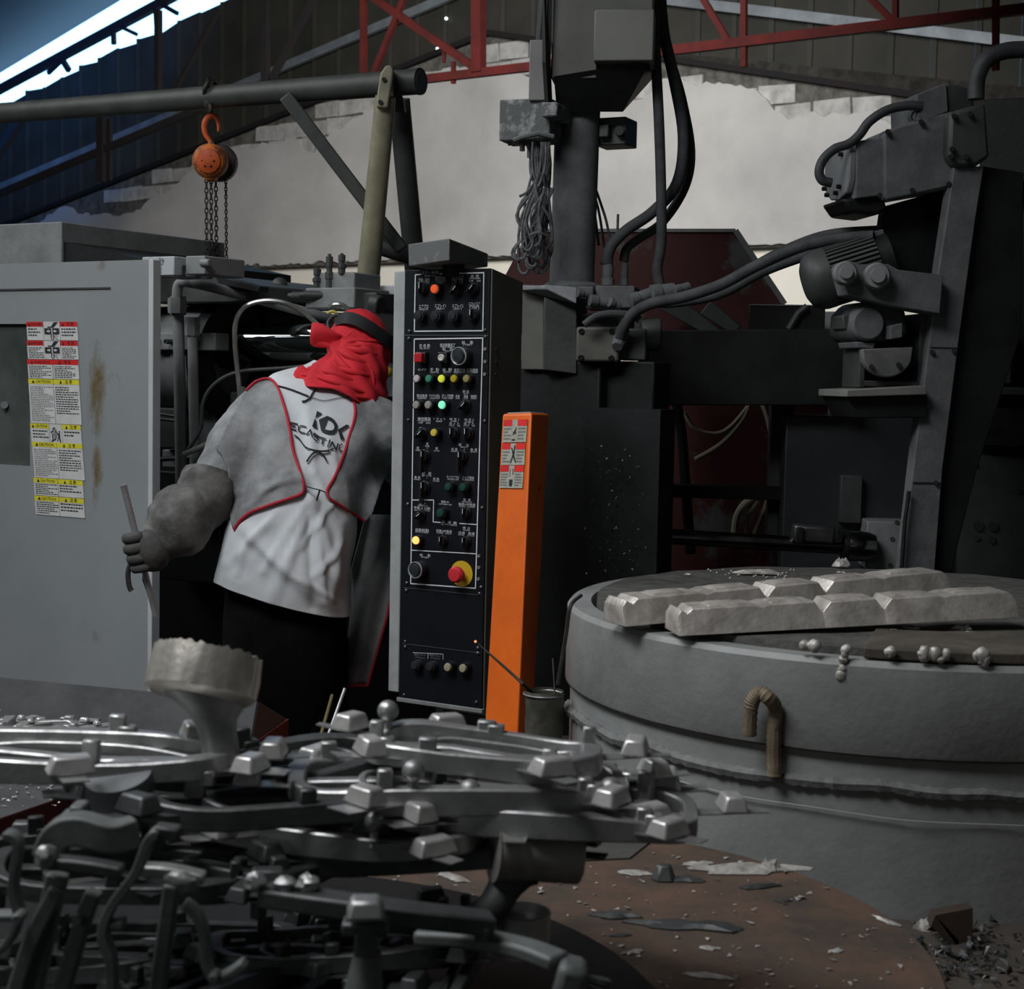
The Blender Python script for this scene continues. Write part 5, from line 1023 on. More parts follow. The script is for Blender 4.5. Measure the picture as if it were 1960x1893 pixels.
# ------------------------------------------------------------------ tin can with stick
Dc = 3.35; kc = S(Dc); cb = W(1040, 1440, Dc); ct = W(1040, 1328, Dc)
can = thing('tin_can', 'old open tin can, dark and stained, between orange post and furnace', 'can', cb - V((0, 0, .1)))
m = MB(); Lc = (ct - cb).length + .1; base = cb - V((0, 0, .1))
m.lathe([(34 * kc, 0)] + [(36.5 * kc + (.8 * kc if (i // 2) % 2 else 0), .03 + Lc * .9 * i / 16) for i in range(17)] + [(38 * kc, Lc), (35 * kc, Lc), (34 * kc, .02), (.001, .02)], base, seg=40); m.build('can_body', mat('can_stained', (.045, .044, .036), (.12, .115, .095), 14, .5, .3, .3, 60), can)
m = MB(); pts = [ct + V((math.cos(a) * 38 * kc, math.sin(a) * 38 * kc, 0)) for a in [2 * PI * i / 40 for i in range(41)]]; m.tube(pts, 1.8 * kc, 6); m.build('can_rim', steel, can)
m = MB(); m.tube([base, base - V((0, 0, base.z - 0))], .055, 24); m.build('can_stand', mach_black, can)
tip = W(906, 1225, 3.38); st = thing('stirring_stick', 'thin dark stick with a glowing tip leaning out of the tin can', 'stick', ct)
m = MB(); m.tube([W(1040, 1345, Dc + .03), W(1000, 1308, Dc - .02), W(960, 1272, 3.36), W(915, 1232, 3.38)], [3.2 * kc, 3.2 * kc, 2.6 * kc, 1.6 * kc], 8); m.build('stick_shaft', iron, st)
m = MB(); m.ell(W(910, 1228, 3.38), (2.6 * kc, 2.6 * kc, 2.6 * kc), seg=8, rings=6); m.build('glowing_tip', mat('ember', (.9, .25, .12), None, emit=(1, .25, .12), es=1.6), st)
m = MB(); m.tube([W(1058, 1260, 3.4), W(1062, 1330, 3.37)], 1.6 * kc, 6); tag(m.build('thin_wire', iron), 'thin upright wire standing at the back of the tin can', 'wire')

# ------------------------------------------------------------------ tray table at left
zt_ = .70
tray = thing('tray_table', 'dark metal tray table with red painted outer sides at lower left', 'table', WZ(100, 1480, zt_))
bl = WZ(-420, 1320, zt_); br_ = WZ(478, 1422, zt_); fr_ = WZ(135, 1520, zt_); fl_ = WZ(-420, 1700, zt_)
bl = br_ + (WZ(0, 1372, zt_) - br_) * 2.2; fl_ = fr_ + (WZ(0, 1566, zt_) - fr_) * 3.5
m = MB(); m.prism([bl, br_, fr_, fl_], V((0, 0, -.02))); m.build('tray_bottom', tray_top, tray, smooth=0)
rh = .085
def rim(a, b, out, lean=.02):
    m = MB(); o_ = V(out).normalized(); th = .004; up_ = V((0, 0, rh)) + o_ * lean
    m.hexa([a, b, b + o_ * th, a + o_ * th, a + up_, b + up_, b + up_ + o_ * th, a + up_ + o_ * th]); return m
ob = V((br_ - bl).cross(V((0, 0, 1)))); ob = ob if ob.y > 0 else -ob
m = rim(bl, br_, ob, .03); m.build('back_rim', tray_top, tray, smooth=0)
rp = W(545, 1376, br_.y + .12)
m = MB(); m.prism([br_, br_ + V((0, 0, rh)) + ob.normalized() * .03, rp, rp - V((0, 0, .07))], V((.004, .004, 0))); m.build('corner_flap', tray_top, tray, smooth=0)
m = MB(); q = [br_ + V((.002, -.002, -.003)), rp + V((.004, 0, 0)), rp - V((0, 0, .10)), br_ - V((0, .0, .14)), fr_ - V((0, 0, .14)), fr_ + V((.002, -.002, -.003))]
m.prism(q, V((.006, 0, 0))); m.build('side_apron', red_paint, tray, smooth=0)
m = MB(); m.prism([fr_ - V((0, .004, .001)), fl_ - V((0, .004, .001)), fl_ - V((0, .0, .15)), fr_ - V((0, 0, .15))], V((.0, .006, 0))); m.build('front_apron', red_paint, tray, smooth=0)
for a in (br_ + (bl - br_) * .06, fr_ + (fl_ - fr_) * .06, bl, fl_):
    m = MB(); m.cbox((a.x - .02, a.y, (zt_ - .1) / 2), (.05, .05, zt_ - .1)); m.build('tray_leg', mach_black, tray, bevel=.003)
m = MB(); rnd = random.Random(8)
for i in range(120):
    px, py = rnd.uniform(0, 190), rnd.uniform(1490, 1545); p = WZ(px, py, zt_ + .001); s_ = rnd.uniform(.0015, .005)
    if p.x > fr_.x: continue
    q = [p + V((rnd.uniform(-s_, s_) * 1.6, rnd.uniform(-s_, s_) * 1.6, rnd.uniform(0, s_))) for _ in range(4)]; m.add(q, [(0, 1, 2), (0, 2, 3), (0, 3, 1), (1, 3, 2)])
tag(m.build('tray_flakes', splash_m, smooth=0), 'tiny metal flakes scattered on the tray table', 'flakes', kind='stuff')
# ------------------------------------------------------------------ the worker
PD = 4.5; ku = S(PD)
def N3(p, s_, k=0): return noise.noise(V((p.x * s_, p.y * s_, p.z * s_ + k)))
per = thing('person', 'person in red hood, white shirt and grey leather sleeves leaning into the machine', 'person', (W(560, 1400, 4.45).x, 4.45, 0))
skin = mat('skin', (.32, .18, .12), None, rough=.6)
shirt_m = mat('white_cotton', (.62, .66, .68), (.52, .55, .57), 6, .9, 0, .12, 260)
leather = mat('grey_leather', (.28, .29, .295), (.13, .135, .14), 9, .85, 0, .3, 90, lo=.38, hi=.66)
piping_m = mat('red_piping', (.42, .012, .03), None, rough=.75)
hood_m = mat('red_cloth', (.60, .012, .025), (.48, .010, .02), 9, .85, 0, .15, 240)
trouser_m = mat('black_trousers', (.004, .004, .0045), (.007, .007, .0075), 12, .95, spec=.04)
glove_m = mat('glove_leather', (.16, .158, .15), (.05, .049, .047), 11, .8, 0, .35, 80, lo=.36, hi=.62)
strap_m = mat('strap_black', (.014, .015, .017), None, rough=.55)

def ring(px, py, d, hw, dep, slope, n=40, fwd=0.0, sq=2.4):
    """cross-section of a body: centre pixel, depth, half width in pixels, half depth in metres, tilt of its right side downwards"""
    c = W(px, py, d); ex = V((1, 0, -slope)).normalized(); ey = V((0, 1, fwd)).normalized(); out = []
    for i in range(n):
        a = 2 * PI * i / n; ca, sa = math.cos(a), math.sin(a)
        x = math.copysign(abs(ca) ** (2 / sq), ca); y = math.copysign(abs(sa) ** (2 / sq), sa)
        out.append(c + ex * x * hw * ku + ey * y * dep)
    return out
TR = [(543, 1142, 4.40, 129, .165, .26), (545, 1115, 4.40, 127, .165, .26), (551, 1070, 4.40, 122, .160, .25), (560, 1010, 4.41, 117, .150, .25), (570, 950, 4.43, 113, .140, .27), (584, 890, 4.46, 113, .138, .28),
      (598, 840, 4.49, 117, .138, .28), (610, 800, 4.52, 122, .132, .28), (619, 770, 4.55, 122, .118, .28), (627, 748, 4.58, 112, .100, .27), (633, 732, 4.61, 92, .080, .25), (640, 715, 4.63, 64, .066, .22), (646, 700, 4.65, 48, .06, .2)]
def lerp_rings(T_, per_seg=5):
    out = []
    for i in range(len(T_) - 1):
        p0 = T_[max(i - 1, 0)]; p1 = T_[i]; p2 = T_[i + 1]; p3 = T_[min(i + 2, len(T_) - 1)]
        for k in range(per_seg):
            t = k / per_seg; out.append(tuple(.5 * (2 * b + (c - a) * t + (2 * a - 5 * b + 4 * c - d) * t * t + (3 * b - a - 3 * c + d) * t ** 3) for a, b, c, d in zip(p0, p1, p2, p3)))
    out.append(T_[-1]); return out
# bare body: one continuous skin surface
def skinned(nm, nodes, edges, m_, par, root=0, sub=2):
    me = bpy.data.meshes.new(nm); me.from_pydata([tuple(wmat(par).inverted() @ p) for p, r in nodes], edges, []); o = bpy.data.objects.new(nm, me); COL.objects.link(o); o.parent = par; WM[o.name] = wmat(par).copy()
    md = o.modifiers.new('k', 'SKIN'); md.use_smooth_shade = True
    for i, (p, r) in enumerate(nodes):
        sv = me.skin_vertices[0].data[i]; rr_ = r if isinstance(r, tuple) else (r, r); sv.radius = rr_; sv.use_root = (i == root)
    q = o.modifiers.new('u', 'SUBSURF'); q.levels = sub; q.render_levels = sub; me.materials.append(m_); return o
hipL = W(505, 1190, 4.42); hipR = W(600, 1205, 4.42)
kneeL = W(478, 1500, 4.38); kneeR = W(610, 1510, 4.45); footL = V((kneeL.x - .03, 4.46, .09)); footR = V((kneeR.x + .05, 4.62, .09))
shL = W(512, 778, 4.56); elL = W(404, 925, 4.36); wrL = W(300, 1046, 4.26); shR = W(735, 830, 4.56); elR = W(800, 905, 4.75); wrR = W(830, 830, 4.95)
head_c = W(692, 655, 4.68)
nodes = [(W(548, 1160, 4.42), (.13, .10)), (W(565, 1000, 4.43), (.12, .09)), (W(600, 850, 4.50), (.13, .09)), (W(634, 740, 4.61), (.07, .06)), (W(662, 705, 4.66), (.052, .055)), (head_c, (.075, .085)), (W(705, 615, 4.70), (.06, .07)),
         (hipL, .085), (kneeL, .058), (footL, .042), (footL + V((.02, .14, -.045)), (.04, .03)), (hipR, .085), (kneeR, .058), (footR, .042), (footR + V((.03, .14, -.045)), (.04, .03)),
         (shL, .055), (elL, .042), (wrL, .028), (shR, .055), (elR, .042), (wrR, .028)]
skinned('body', nodes, [(0, 1), (1, 2), (2, 3), (3, 4), (4, 5), (5, 6), (0, 7), (7, 8), (8, 9), (9, 10), (0, 11), (11, 12), (12, 13), (13, 14), (2, 15), (15, 16), (16, 17), (2, 18), (18, 19), (19, 20)], skin, per)
# shirt
rg = [ring(*t_, n=140) for t_ in lerp_rings(TR, 10)]
cen = [sum(r_, V()) / len(r_) for r_ in rg]
folds = [((470, 1010), (610, 1150), 13, .013), ((600, 950), (520, 1150), 11, .010), ((575, 900), (655, 1130), 11, .013), ((590, 940), (600, 1160), 10, -.009), ((655, 1000), (630, 1160), 9, .010), ((590, 780), (600, 905), 7, .007), ((600, 905), (645, 1000), 8, .010), ((560, 790), (590, 860), 8, -.005), ((630, 840), (650, 930), 7, .007), ((440, 1080), (520, 1000), 9, .008), ((588, 955), (505, 1095), 5.5, .009), ((640, 950), (575, 1050), 5, .008), ((604, 1010), (622, 1155), 5.5, .009), ((655, 1035), (600, 1105), 5, .008), ((470, 1050), (455, 1100), 5, .007), ((530, 980), (480, 1040), 5, .008), ((560, 1100), (640, 1150), 5, .006), ((575, 905), (600, 985), 5, .008), ((655, 905), (668, 985), 5, .008)]
def to_px(p):
    q = p - CAM; z = q.dot(FW); return 980 + q.dot(RT) / z * FPX, 946.5 - q.dot(UP) / z * FPX
def fold_amt(p):
    x, y = to_px(p); s_ = 0
    for (ax_, ay), (bx_, by), w_, h_ in folds:
        dx, dy = bx_ - ax_, by - ay; t_ = max(0, min(1, ((x - ax_) * dx + (y - ay) * dy) / (dx * dx + dy * dy))); d2 = (x - ax_ - dx * t_) ** 2 + (y - ay - dy * t_) ** 2
        s_ += h_ * math.exp(-d2 / (w_ * w_)) * (.25 + .75 * math.sin(PI * min(1, max(0, t_ * .8 + .1))))
    return s_
verts = []
for k, r_ in enumerate(rg):
    row = []
    for p in r_:
        n_ = (p - cen[k]); n_.z *= .3; n_.normalize(); back = max(0, -n_.y)
        row.append(p + n_ * (fold_amt(p) * back * 1.45 + N3(p, 7) * .008 + N3(p, 18, 4) * .004))
    verts.append(row)
m = MB(); m.loft(verts, cap=False); shirt = m.build('shirt', shirt_m, per, smooth=180, solid=.004)
m = MB(); m.tube(verts[2] + [verts[2][0]], .0022, 6); m.build('hem_stitch', shirt_m, per)
# left arm sleeve (leather) and right arm sleeve
arm_m = MB()
def limb(path, rad, n=10, seg=28, wr=.006, sc_=14):
    sp = smooth_path([p for p in path], n); rr_ = []
    for i in range(len(sp)):
        t_ = i / (len(sp) - 1) * (len(rad) - 1); j = min(int(t_), len(rad) - 2); f_ = t_ - j; f_ = f_ * f_ * (3 - 2 * f_); rr_.append(rad[j] * (1 - f_) + rad[j + 1] * f_)
    b = MB(); b.tube(sp, rr_, seg); 
    c_ = [sp[i // seg] for i in range(len(b.v))]
    b.v = [p + (p - c).normalized() * (N3(p, sc_) * wr + N3(p, sc_ * 2.6, 3) * wr * .5) for p, c in zip(b.v, c_)]
    return b
sleeveL = limb([W(545, 790, 4.57), W(512, 795, 4.53), W(470, 842, 4.46), W(430, 905, 4.40), W(412, 940, 4.37)], [.060, .092, .094, .080, .070], wr=.007)
sleeveL.build('left_sleeve', leather, per, smooth=180)
sleeveR = limb([W(690, 800, 4.57), W(728, 830, 4.57), W(780, 890, 4.68), W(800, 905, 4.75), W(830, 830, 4.95)], [.085, .095, .080, .068, .05], wr=.007); sleeveR.build('right_sleeve', leather, per, smooth=180)
# cape halves: cloth draped over shirt and arm
bm_v = [p for r_ in verts for p in r_]; nn = len(verts[0]); bf = [(k * nn + i, k * nn + (i + 1) % nn, (k + 1) * nn + (i + 1) % nn, (k + 1) * nn + i) for k in range(len(verts) - 1) for i in range(nn)]
def bvh(*mbs):
    vs_ = list(bm_v); fs_ = list(bf)
    for q in mbs:
        b0 = len(vs_); vs_ += q.v; fs_ += [tuple(i + b0 for i in f) for f in q.f]
    return BVHTree.FromPolygons([tuple(p) for p in vs_], fs_)
bvL = bvh(sleeveL); bvR = bvh(sleeveR); bvS = bvh()
def cast(bv, px, py, dflt=None):
    h = bv.ray_cast(CAM, ray(px, py).normalized()); return (h[0] - CAM).length if h[0] is not None else dflt
def drape(poly, bv, off, step=5, it=14, dmax=.10, fn=None):
    """a cloth patch that fills a picture outline and lies on the body below it"""
    xs_ = [p[0] for p in poly]; ys_ = [p[1] for p in poly]; x0, y0 = min(xs_), min(ys_); nx = int((max(xs_) - x0) / step) + 2; ny = int((max(ys_) - y0) / step) + 2
    def inside(x, y):
        c = False; j = len(poly) - 1
        for i in range(len(poly)):
            if (poly[i][1] > y) != (poly[j][1] > y) and x < (poly[j][0] - poly[i][0]) * (y - poly[i][1]) / (poly[j][1] - poly[i][1]) + poly[i][0]: c = not c
            j = i
        return c
    def near(x, y):
        best = None
        for i in range(len(poly)):
            ax_, ay = poly[i - 1]; bx_, by = poly[i]; dx, dy = bx_ - ax_, by - ay; L2 = dx * dx + dy * dy or 1; t_ = max(0, min(1, ((x - ax_) * dx + (y - ay) * dy) / L2)); q = (ax_ + dx * t_, ay + dy * t_); d2 = (q[0] - x) ** 2 + (q[1] - y) ** 2
            if best is None or d2 < best[0]: best = (d2, q)
        return best
    G = {}
    for i in range(nx):
        for j in range(ny):
            x, y = x0 + i * step, y0 + j * step
            if inside(x, y): G[(i, j)] = (x, y)
            else:
                d2, q = near(x, y)
                if d2 < (step * 1.15) ** 2: G[(i, j)] = q
    D_ = {k: cast(bv, *v) for k, v in G.items()}
    known = [d for d in D_.values() if d]; md = sum(known) / len(known)
    # fill holes outwards
    for _ in range(60):
        todo = [k for k in D_ if D_[k] is None]
        if not todo: break
        for k in todo:
            nb = [D_.get((k[0] + a, k[1] + b)) for a, b in ((1, 0), (-1, 0), (0, 1), (0, -1))]; nb = [q for q in nb if q]
            if nb: D_[k] = sum(nb) / len(nb)
    D0 = dict(D_)
    for _ in range(it):
        E = {}
        for k in D_:
            nb = [D_.get((k[0] + a, k[1] + b)) for a, b in ((1, 0), (-1, 0), (0, 1), (0, -1))]; nb = [q for q in nb if q]
            E[k] = min(D0[k], .5 * D_[k] + .5 * sum(nb) / len(nb)) if D0[k] else D_[k]
        D_ = E
    idx = {}; vs_ = []
    for k, (x, y) in G.items():
        r_ = ray(x, y).normalized(); p = CAM + r_ * (D_[k] - off); w_ = N3(p, 9, 2) * .006 + N3(p, 22, 5) * .003 + (fn(x, y) if fn else 0); idx[k] = len(vs_); vs_.append(p - r_ * w_)
    fs_ = [(idx[(i, j)], idx[(i + 1, j)], idx[(i + 1, j + 1)], idx[(i, j + 1)]) for (i, j) in G if (i + 1, j) in idx and (i + 1, j + 1) in idx and (i, j + 1) in idx]
    b = MB(); b.add(vs_, fs_)
    def at(x, y):
        k = min(G, key=lambda q: (G[q][0] - x) ** 2 + (G[q][1] - y) ** 2); return CAM + ray(x, y).normalized() * (D_[k] - off - .002)
    return b, at
Lp = [(488, 728), (505, 723), (518, 722), (526, 730), (536, 752), (548, 790), (556, 830), (560, 860), (572, 895), (582, 925), (583, 944), (560, 952), (520, 965), (478, 980), (455, 1000), (446, 1012), (440, 985), (440, 930), (436, 895), (424, 870), (412, 858), (430, 820), (452, 780), (468, 750)]
def cr(x, y): return .006 * math.exp(-((x - 520 - (y - 930) * -1.1) / 9) ** 2) * (900 < y < 975) + .005 * math.exp(-((y - 935 + (x - 500) * .25) / 7) ** 2) + .004 * math.exp(-((y - 912 + (x - 560) * .5) / 6) ** 2)
capeL, atL = drape(Lp, bvL, .012, 4, 30, fn=cr)
capeL.build('left_cape', leather, per, smooth=180, solid=.004)
Rp = [(668, 745), (678, 768), (681, 788), (676, 812), (668, 835), (660, 865), (650, 890), (640, 915), (622, 942), (626, 953), (650, 966), (680, 985), (700, 998), (712, 985), (730, 930), (752, 880), (765, 830), (752, 800), (720, 770), (700, 752)]
capeR, atR = drape(Rp, bvR, .012, 4, 30)
capeR.build('right_cape', leather, per, smooth=180, solid=.004)
def pipe_edge(pts, at, nm, r=.0042):
    q = []
    for (a, b), (c, d) in zip(pts, pts[1:]):
        n_ = max(1, int(math.hypot(c - a, d - b) / 6)); q += [at(a + (c - a) * i / n_, b + (d - b) * i / n_) for i in range(n_)]
    q.append(at(*pts[-1]))
    for _ in range(3): q = [q[0]] + [(q[i - 1] + q[i] * 2 + q[i + 1]) / 4 for i in range(1, len(q) - 1)] + [q[-1]]
    m = MB(); m.tube(q, r, 8); return m.build(nm, piping_m, per)
pipe_edge([(470, 748), (488, 729), (505, 724), (518, 722), (526, 730), (536, 752), (548, 790), (556, 830), (560, 860), (572, 895), (582, 925), (583, 944), (560, 952), (520, 965), (478, 980), (456, 998), (448, 1014)], atL, 'left_piping')
pipe_edge([(668, 745), (678, 768), (681, 788), (676, 812), (668, 835), (660, 865), (650, 890), (640, 915), (622, 942), (626, 953), (650, 966), (680, 985), (698, 998)], atR, 'right_piping')
# printed letters on the back and the tie strings
def onshirt(x, y, off=.0085):
    d = cast(bvS, x, y, 4.5); return CAM + ray(x, y).normalized() * (d - off)
pk = MB()
def ppoly(pts):                                   # flat print that follows the cloth: subdivided triangles
    tri_ = [(pts[0], pts[i], pts[i + 1]) for i in range(1, len(pts) - 1)]
    def sub(t_, n_):
        if n_ == 0: pk.add([onshirt(*p) for p in t_], [(0, 1, 2)]); return
        a, b, c = t_; ab = ((a[0] + b[0]) / 2, (a[1] + b[1]) / 2); bc = ((c[0] + b[0]) / 2, (c[1] + b[1]) / 2); ca = ((a[0] + c[0]) / 2, (a[1] + c[1]) / 2)
        for q in ((a, ab, ca), (ab, b, bc), (ca, bc, c), (ab, bc, ca)): sub(q, n_ - 1)
    for t_ in tri_: sub(t_, 3)
def zp(pts): return [(520 + x / 8.605, 700 + y / 8.605) for x, y in pts]
ppoly(zp([(745, 742), (835, 790), (718, 862)])); ppoly(zp([(715, 862), (735, 905), (752, 1045), (665, 1000)]))
ppoly(zp([(775, 888), (912, 825), (925, 878), (860, 1035), (838, 1085), (815, 1075)]))
outer = [(912, 825), (985, 855), (1040, 900), (1078, 960), (1085, 1020), (1065, 1080), (1020, 1118), (950, 1125), (890, 1110), (835, 1085)]; inner = [(925, 878), (975, 905), (1010, 940), (1030, 985), (1032, 1025), (1012, 1055), (975, 1066), (930, 1062), (890, 1050), (858, 1035)]
for i in range(len(outer) - 1): ppoly(zp([outer[i], outer[i + 1], inner[i + 1], inner[i]]))
ppoly(zp([(1090, 1055), (1235, 965), (1285, 990), (1145, 1080)])); ppoly(zp([(1090, 1055), (1145, 1080), (1195, 1200), (1140, 1225)]))
def stroke(pts, w=22):
    for (a, b), (c, d) in zip(pts, pts[1:]):
        L_ = math.hypot(c - a, d - b) or 1; nx_, ny_ = -(d - b) / L_ * w / 2, (c - a) / L_ * w / 2; ex_, ey_ = (c - a) / L_ * w * .35, (d - b) / L_ * w * .35
        ppoly(zp([(a - ex_ + nx_, b - ey_ + ny_), (c + ex_ + nx_, d + ey_ + ny_), (c + ex_ - nx_, d + ey_ - ny_), (a - ex_ - nx_, b - ey_ - ny_)]))
stroke([(320, 935), (425, 962)]); stroke([(325, 980), (385, 1000)]); stroke([(320, 1030), (400, 1060)]); stroke([(300, 930), (300, 1030)], 26)
stroke([(565, 1005), (480, 985), (445, 1010), (440, 1055), (470, 1090), (545, 1112)]); stroke([(575, 1128), (640, 1055), (665, 1160)], 24)
stroke([(775, 1165), (700, 1110), (690, 1140), (760, 1190), (765, 1220), (735, 1235), (700, 1205)], 20); stroke([(765, 1165), (890, 1205)]); stroke([(850, 1190), (830, 1285)], 26)
stroke([(960, 1225), (920, 1330)], 26); stroke([(965, 1345), (1000, 1255), (1060, 1385), (1095, 1285)], 22); stroke([(1160, 1290), (1120, 1310), (1108, 1370), (1140, 1415), (1165, 1405)], 20)
pk.build('shirt_print', ink, per, smooth=0)
def string(pts, r, nm='tie_string'):
    m = MB(); m.tube(smooth_path([onshirt(*p, .010) for p in zp(pts)], 5), r, 6); m.build(nm, ink, per)
string([(60, 325), (250, 370), (450, 440), (640, 515), (800, 565), (900, 572), (1080, 535), (1265, 512)], .0011); string([(90, 330), (300, 385), (600, 500)], .0026)
string([(640, 520), (680, 440), (725, 385)], .0026); string([(640, 525), (560, 580), (500, 590)], .003); string([(370, 1140), (450, 1200), (530, 1310), (600, 1360), (740, 1395), (880, 1400), (1030, 1360)], .0018)
string([(760, 1400), (660, 1460), (575, 1580)], .003); string([(760, 1410), (850, 1470), (905, 1570)], .0024); string([(740, 1395), (800, 1410), (950, 1400)], .0028)
m = MB(); m.tube(smooth_path([atL(582, 930), W(600, 935, 4.26), W(612, 938, 4.25), atR(622, 942)], 4), .0018, 6); m.tube([W(612, 938, 4.25), W(606, 958, 4.26)], .0026, 6); m.build('tie_string', ink, per)
# trousers
def trouser(px, pts, rad):
    return limb(pts, rad, 8, 24, .008, 9)
TJ = [ring(*t_, n=40) for t_ in lerp_rings([(548, 1120, 4.42, 112, .14, .22), (546, 1190, 4.42, 116, .15, .12), (545, 1260, 4.42, 116, .145, .04), (544, 1330, 4.42, 112, .12, 0), (543, 1400, 4.42, 96, .085, 0)], 4)]
m = MB(); m.loft(TJ); m.build('trouser_seat', trouser_m, per, smooth=180)
limb([W(500, 1215, 4.42), W(486, 1350, 4.41), kneeL, V((footL.x, 4.43, .35)), V((footL.x, 4.44, .05))], [.105, .098, .078, .072, .075], 8, 24, .008, 9).build('trouser_leg', trouser_m, per, smooth=180)
limb([W(595, 1225, 4.42), W(602, 1350, 4.43), kneeR, V((footR.x, 4.57, .35)), V((footR.x, 4.60, .05))], [.105, .098, .078, .072, .075], 8, 24, .008, 9).build('trouser_leg', trouser_m, per, smooth=180)
for f_ in (footL, footR):
    m = MB(); m.loft([[f_ + V((x * w_, y, z)) for x, z in ((-1, -.09), (1, -.09), (1, h * .4 - .09), (.6, h - .09), (-.6, h - .09), (-1, h * .4 - .09))] for y, w_, h in ((-.09, .035, .07), (-.06, .045, .11), (.04, .048, .10), (.12, .05, .06), (.18, .035, .04))]); m.build('work_shoe', mach_black, per, bevel=.006)
# apron tail hanging at the right leg
ap = [(700, 985), (752, 960), (752, 1120), (742, 1180), (722, 1260), (704, 1312), (675, 1312), (650, 1307), (664, 1240), (672, 1160), (672, 1090), (684, 1030)]
q_ap = lambda x, y: W(x, y, 4.60 - .10 * (y - 985) / 330 + .02 * math.sin(x * .09 + y * .02))
m = MB(); rows_ = []
for i in range(26):
    y = 985 + (1312 - 985) * i / 25
    xl_p = 700 - (700 - 672) * min(1, (y - 985) / 105) if y < 1090 else (672 - (y - 1160) * .1 if y < 1240 and y > 1160 else (672 if y <= 1160 else 664 - (y - 1240) * .2))
    xr_p = 752 if y < 1120 else 752 - (y - 1120) * .18 if y < 1180 else 741 - (y - 1180) * .282
    rows_.append([q_ap(xl_p + (xr_p - xl_p) * j / 12, y) for j in range(13)])
m.loft(rows_, cap=False, closed=False); m.build('apron', mat('apron_grey', (.24, .245, .25), (.13, .13, .13), 8, .85, 0, .3, 80), per, smooth=180, solid=.004)
m = MB(); m.tube([rows_[i][12] + V((0, -.004, 0)) for i in range(10, 26)] + [rows_[25][j] + V((0, -.004, 0)) for j in range(11, -1, -1)], .0036, 8); m.build('apron_piping', piping_m, per)
# ---- hood
hx = V((.94, .28, -.12)).normalized()
HR = Matrix.Rotation(math.radians(-16), 3, 'Y') @ Matrix.Rotation(math.radians(-12), 3, 'X')
def hood_fn(q, d):
    w_ = 0
    if d.z < .05: w_ = .004 * math.sin(9 * math.atan2(d.y, d.x) + d.z * 7) * (1 - abs(d.z))
    w_ += .003 * noise.noise(d * 4)
    return q * (1 + w_ / .09) + V((.012 * max(0, -d.z), 0, 0))
m = MB(); m.ell(W(690, 658, 4.66), (.088, .105, .105), HR, 40, 26, hood_fn); m.build('hood', hood_m, per, smooth=180)
# neck drape of the hood
dr = [(612, 748, 4.60, 92, .15, .36), (625, 742, 4.60, 88, .14, .36), (636, 730, 4.60, 78, .125, .34), (650, 712, 4.60, 66, .105, .30), (664, 695, 4.61, 58, .095, .26), (674, 676, 4.62, 56, .092, .2), (682, 655, 4.64, 52, .088, .15)]
# (shifted right so the fall lies over the right shoulder)
dr = [(x + 34, y + 2, d, w_, dd, s_) for x, y, d, w_, dd, s_ in dr[:1]] + [(x + 30, y, d, w_, dd, s_) for x, y, d, w_, dd, s_ in dr[1:3]] + [(x + 20, y, d, w_, dd, s_) for x, y, d, w_, dd, s_ in dr[3:5]] + [(x + 10, y, d, w_, dd, s_) for x, y, d, w_, dd, s_ in dr[5:]]
R2_ = []
for k, t_ in enumerate(lerp_rings(dr, 5)):
    r_ = ring(*t_, n=56, sq=2.1); c = sum(r_, V()) / len(r_)
    R2_.append([p + (p - c).normalized() * (.009 * math.sin(i / 56 * 2 * PI * 9 + k * .45 + 2 * N3(p, 6)) * (1 - .5 * k / 30) + N3(p, 10, 8) * .010) + V((0, 0, .012 * math.sin(i / 56 * 2 * PI * 4 + 1))) * (1 if k < 8 else 0) for i, p in enumerate(r_)])
m = MB(); m.loft(R2_, cap=False); m.build('hood_drape', hood_m, per, smooth=180, solid=.004)
# twisted folds at the nape and the knotted corner
dome = MB(); dome.ell(W(690, 658, 4.66), (.088, .105, .105), HR, 40, 26, hood_fn)
hv = [p for r_ in R2_ for p in r_]; hf = [(k * 56 + i, k * 56 + (i + 1) % 56, (k + 1) * 56 + (i + 1) % 56, (k + 1) * 56 + i) for k in range(len(R2_) - 1) for i in range(56)]
hb = BVHTree.FromPolygons([tuple(p) for p in hv + dome.v], hf + [tuple(i + len(hv) for i in f) for f in dome.f])
for pts, r in (([(648, 660), (665, 655), (690, 652), (720, 652), (742, 656)], .0075), ([(648, 664), (670, 668), (700, 674), (738, 684)], .010), ([(646, 668), (664, 680), (690, 692), (736, 706)], .010), ([(642, 672), (650, 690), (668, 706), (706, 722)], .009), ([(636, 690), (645, 702), (665, 716)], .007),
               ([(648, 658), (668, 640), (690, 620), (700, 600)], .004), ([(656, 662), (690, 662), (730, 668)], .005), ([(574, 716), (610, 722), (650, 734), (700, 752)], .009), ([(596, 708), (630, 712), (670, 726), (716, 738)], .010), ([(616, 700), (650, 706), (690, 716), (728, 724)], .009), ([(590, 722), (630, 738), (680, 758), (716, 762)], .006), ([(700, 690), (712, 712), (716, 740)], .007)):
    sp = []
    for x, y in pts:
        d_ = cast(hb, x, y); sp.append(CAM + ray(x, y).normalized() * (d_ + r * .30) if d_ else W(x, y, 4.57))
    m = MB(); sp = smooth_path(sp, 6); m.tube(sp, [r * (.35 + .65 * math.sin(PI * i / (len(sp) - 1))) for i in range(len(sp))], 12); m.build('hood_fold', hood_m, per, smooth=180)
fl = [[(650, 655), (652, 648), (650, 662)], []]
m = MB(); rings_ = []
